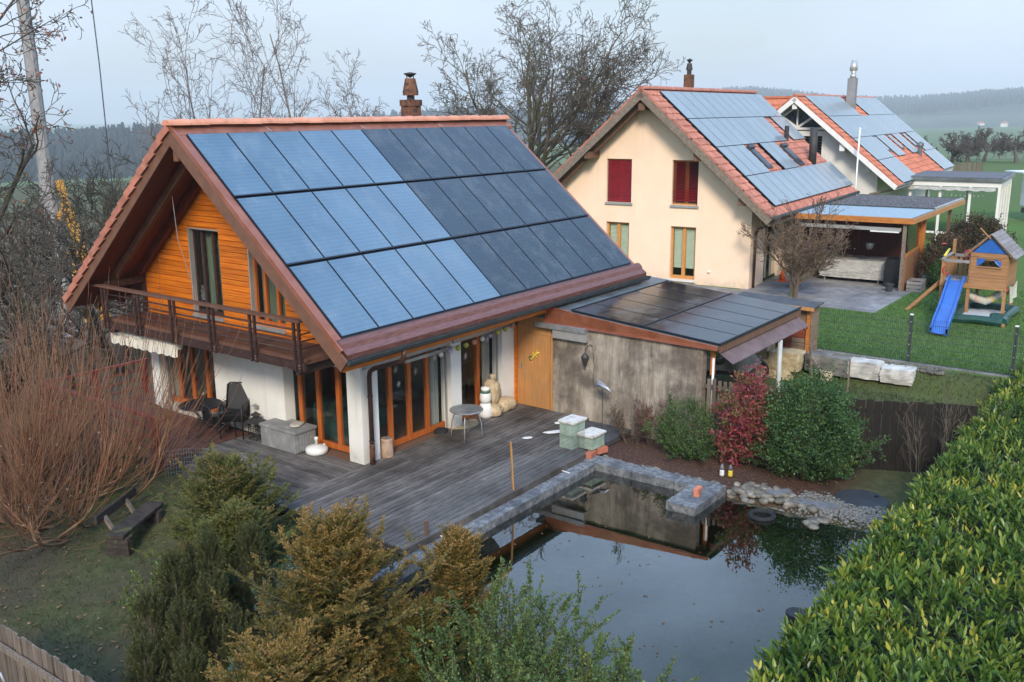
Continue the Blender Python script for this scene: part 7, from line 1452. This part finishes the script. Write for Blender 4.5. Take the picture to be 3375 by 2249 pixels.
shrub('dark evergreen bush at the right edge behind the tower', (31.5, -9.9, .85), 2.2, 1.1, 463, 'bush_green', 40, .09, .5, 30, vol=500, tonev=.25)
shrub('grey green bush beside the conservatory corner', (36.5, -8.6, .85), 1.6, .9, 464, 'beech_hedge', 40, .09, .5, 30, vol=260, tonev=.35)
shrub('brushwood of ivy and dead stems below the left terrace', (-2.9, 4.9, -.65), .75, .8, 470, 'bush_green', 40, .05, .6, 30, tonev=.3, vol=60)
# tufts and fallen leaves on the left lawn
n = 34000; x_ = -9.5+9.0*rs.rand(n); y_ = -4.5+11*rs.rand(n); kp = ~((x_ > -2.6) & (y_ > -3.8)) & (vnoise(np.stack([x_, y_, 0*x_], 1), 8, .7, 3) > -.35); x_, y_ = x_[kp], y_[kp]; P = np.stack([x_, y_, hgt(x_, y_)-.01], 1); n = len(P)
g_ = leafobj('grass', 'grass_dull', P, rs.normal(size=(n, 3))*.6+np.array([0, 0, .8]), .05+.09*rs.rand(n)**2, np.full(n, .012), .5+.30*vnoise(P, 2, .9, 3)+.2*rs.normal(size=n), None, rs, flat=.1); setp(g_, kind='stuff', label='short dull winter grass on the left lawn', category='grass')
n = 42000; x_ = 11.9+13*rs.rand(n)**1.3; y_ = -11.5+10*rs.rand(n); kp = ~((x_ > 17.8) & (y_ > -5.5)); x_, y_ = x_[kp], y_[kp]; P = np.stack([x_, y_, hgt(x_, y_)-.01], 1); n = len(P)
g_ = leafobj('grass', 'grass_lush', P, rs.normal(size=(n, 3))*.5+np.array([0, 0, .8]), .05+.05*rs.rand(n), np.full(n, .016), .45+.3*vnoise(P, 2, .5, 3)+.2*rs.normal(size=n), None, rs, flat=.1); setp(g_, kind='stuff', label='bright green grass of the neighbour lawn', category='grass')
n = 15000; x_ = 7.2+4.4*rs.rand(n); y_ = -12.0+6.2*rs.rand(n); P = np.stack([x_, y_, hgt(x_, y_)-.01], 1); g_ = leafobj('grass', 'grass_dull', P, rs.normal(size=(n, 3))*.5+np.array([0, 0, .8]), .05+.09*rs.rand(n)**2, np.full(n, .015), .45+.3*vnoise(P, 2, .9, 3)+.2*rs.normal(size=n), None, rs, flat=.1); setp(g_, kind='stuff', label='rough olive grass on the slope behind the dark fence', category='grass')
n = 1300; x_ = -9+7.5*rs.rand(n); y_ = -3+9*rs.rand(n); P = np.stack([x_, y_, hgt(x_, y_)+.02], 1); l_ = leafobj('fallen_leaves', 'dead_leaf', P, np.stack([rs.normal(size=n), rs.normal(size=n), .15*rs.normal(size=n)], 1), .05+.05*rs.rand(n), .035+.02*rs.rand(n), rs.rand(n), None, rs, flat=.9); setp(l_, kind='stuff', label='fallen tan leaves scattered on the left lawn', category='leaves')
n = 1500; x_ = 3.75+2.0*rs.rand(n); y_ = -8.2+4.5*rs.rand(n); P = np.stack([x_, y_, hgt(x_, y_)+.015], 1); l_ = leafobj('fallen_leaves', 'dead_leaf', P, np.stack([rs.normal(size=n), rs.normal(size=n), .2*rs.normal(size=n)], 1), .03+.04*rs.rand(n), .02+.02*rs.rand(n), rs.rand(n)*.6, None, rs, flat=.9); setp(l_, kind='stuff', label='brown leaf litter on the planting bed', category='leaves')
n = 130; x_ = -3.4+6.4*rs.rand(n); y_ = -10.0+6.0*rs.rand(n)**.8; P = np.stack([x_, y_, np.full(n, -.264)], 1); l_ = leafobj('floating_leaves', 'dead_leaf', P, np.stack([rs.normal(size=n), rs.normal(size=n), .02*rs.normal(size=n)], 1), .03+.05*rs.rand(n), .02+.025*rs.rand(n), rs.rand(n)*.5, None, rs, flat=1.0); setp(l_, kind='stuff', label='few brown leaves floating on the pond', category='leaves')
# ------------------------------------------------------------------ haze
m, n, l, b = _pr('haze_air'); n.remove(b); pv = n.new('ShaderNodeVolumePrincipled'); pv.inputs['Color'].default_value = (.97, .985, 1, 1); pv.inputs['Density'].default_value = .00034; pv.inputs['Anisotropy'].default_value = .2
l.new(pv.outputs[0], n['Material Output'].inputs['Volume'])
setp(bx('haze', 'haze_air', None, -4200, -4200, -40, 4200, 4200, 132), kind='stuff', label='thin pale winter haze filling the air', category='haze')
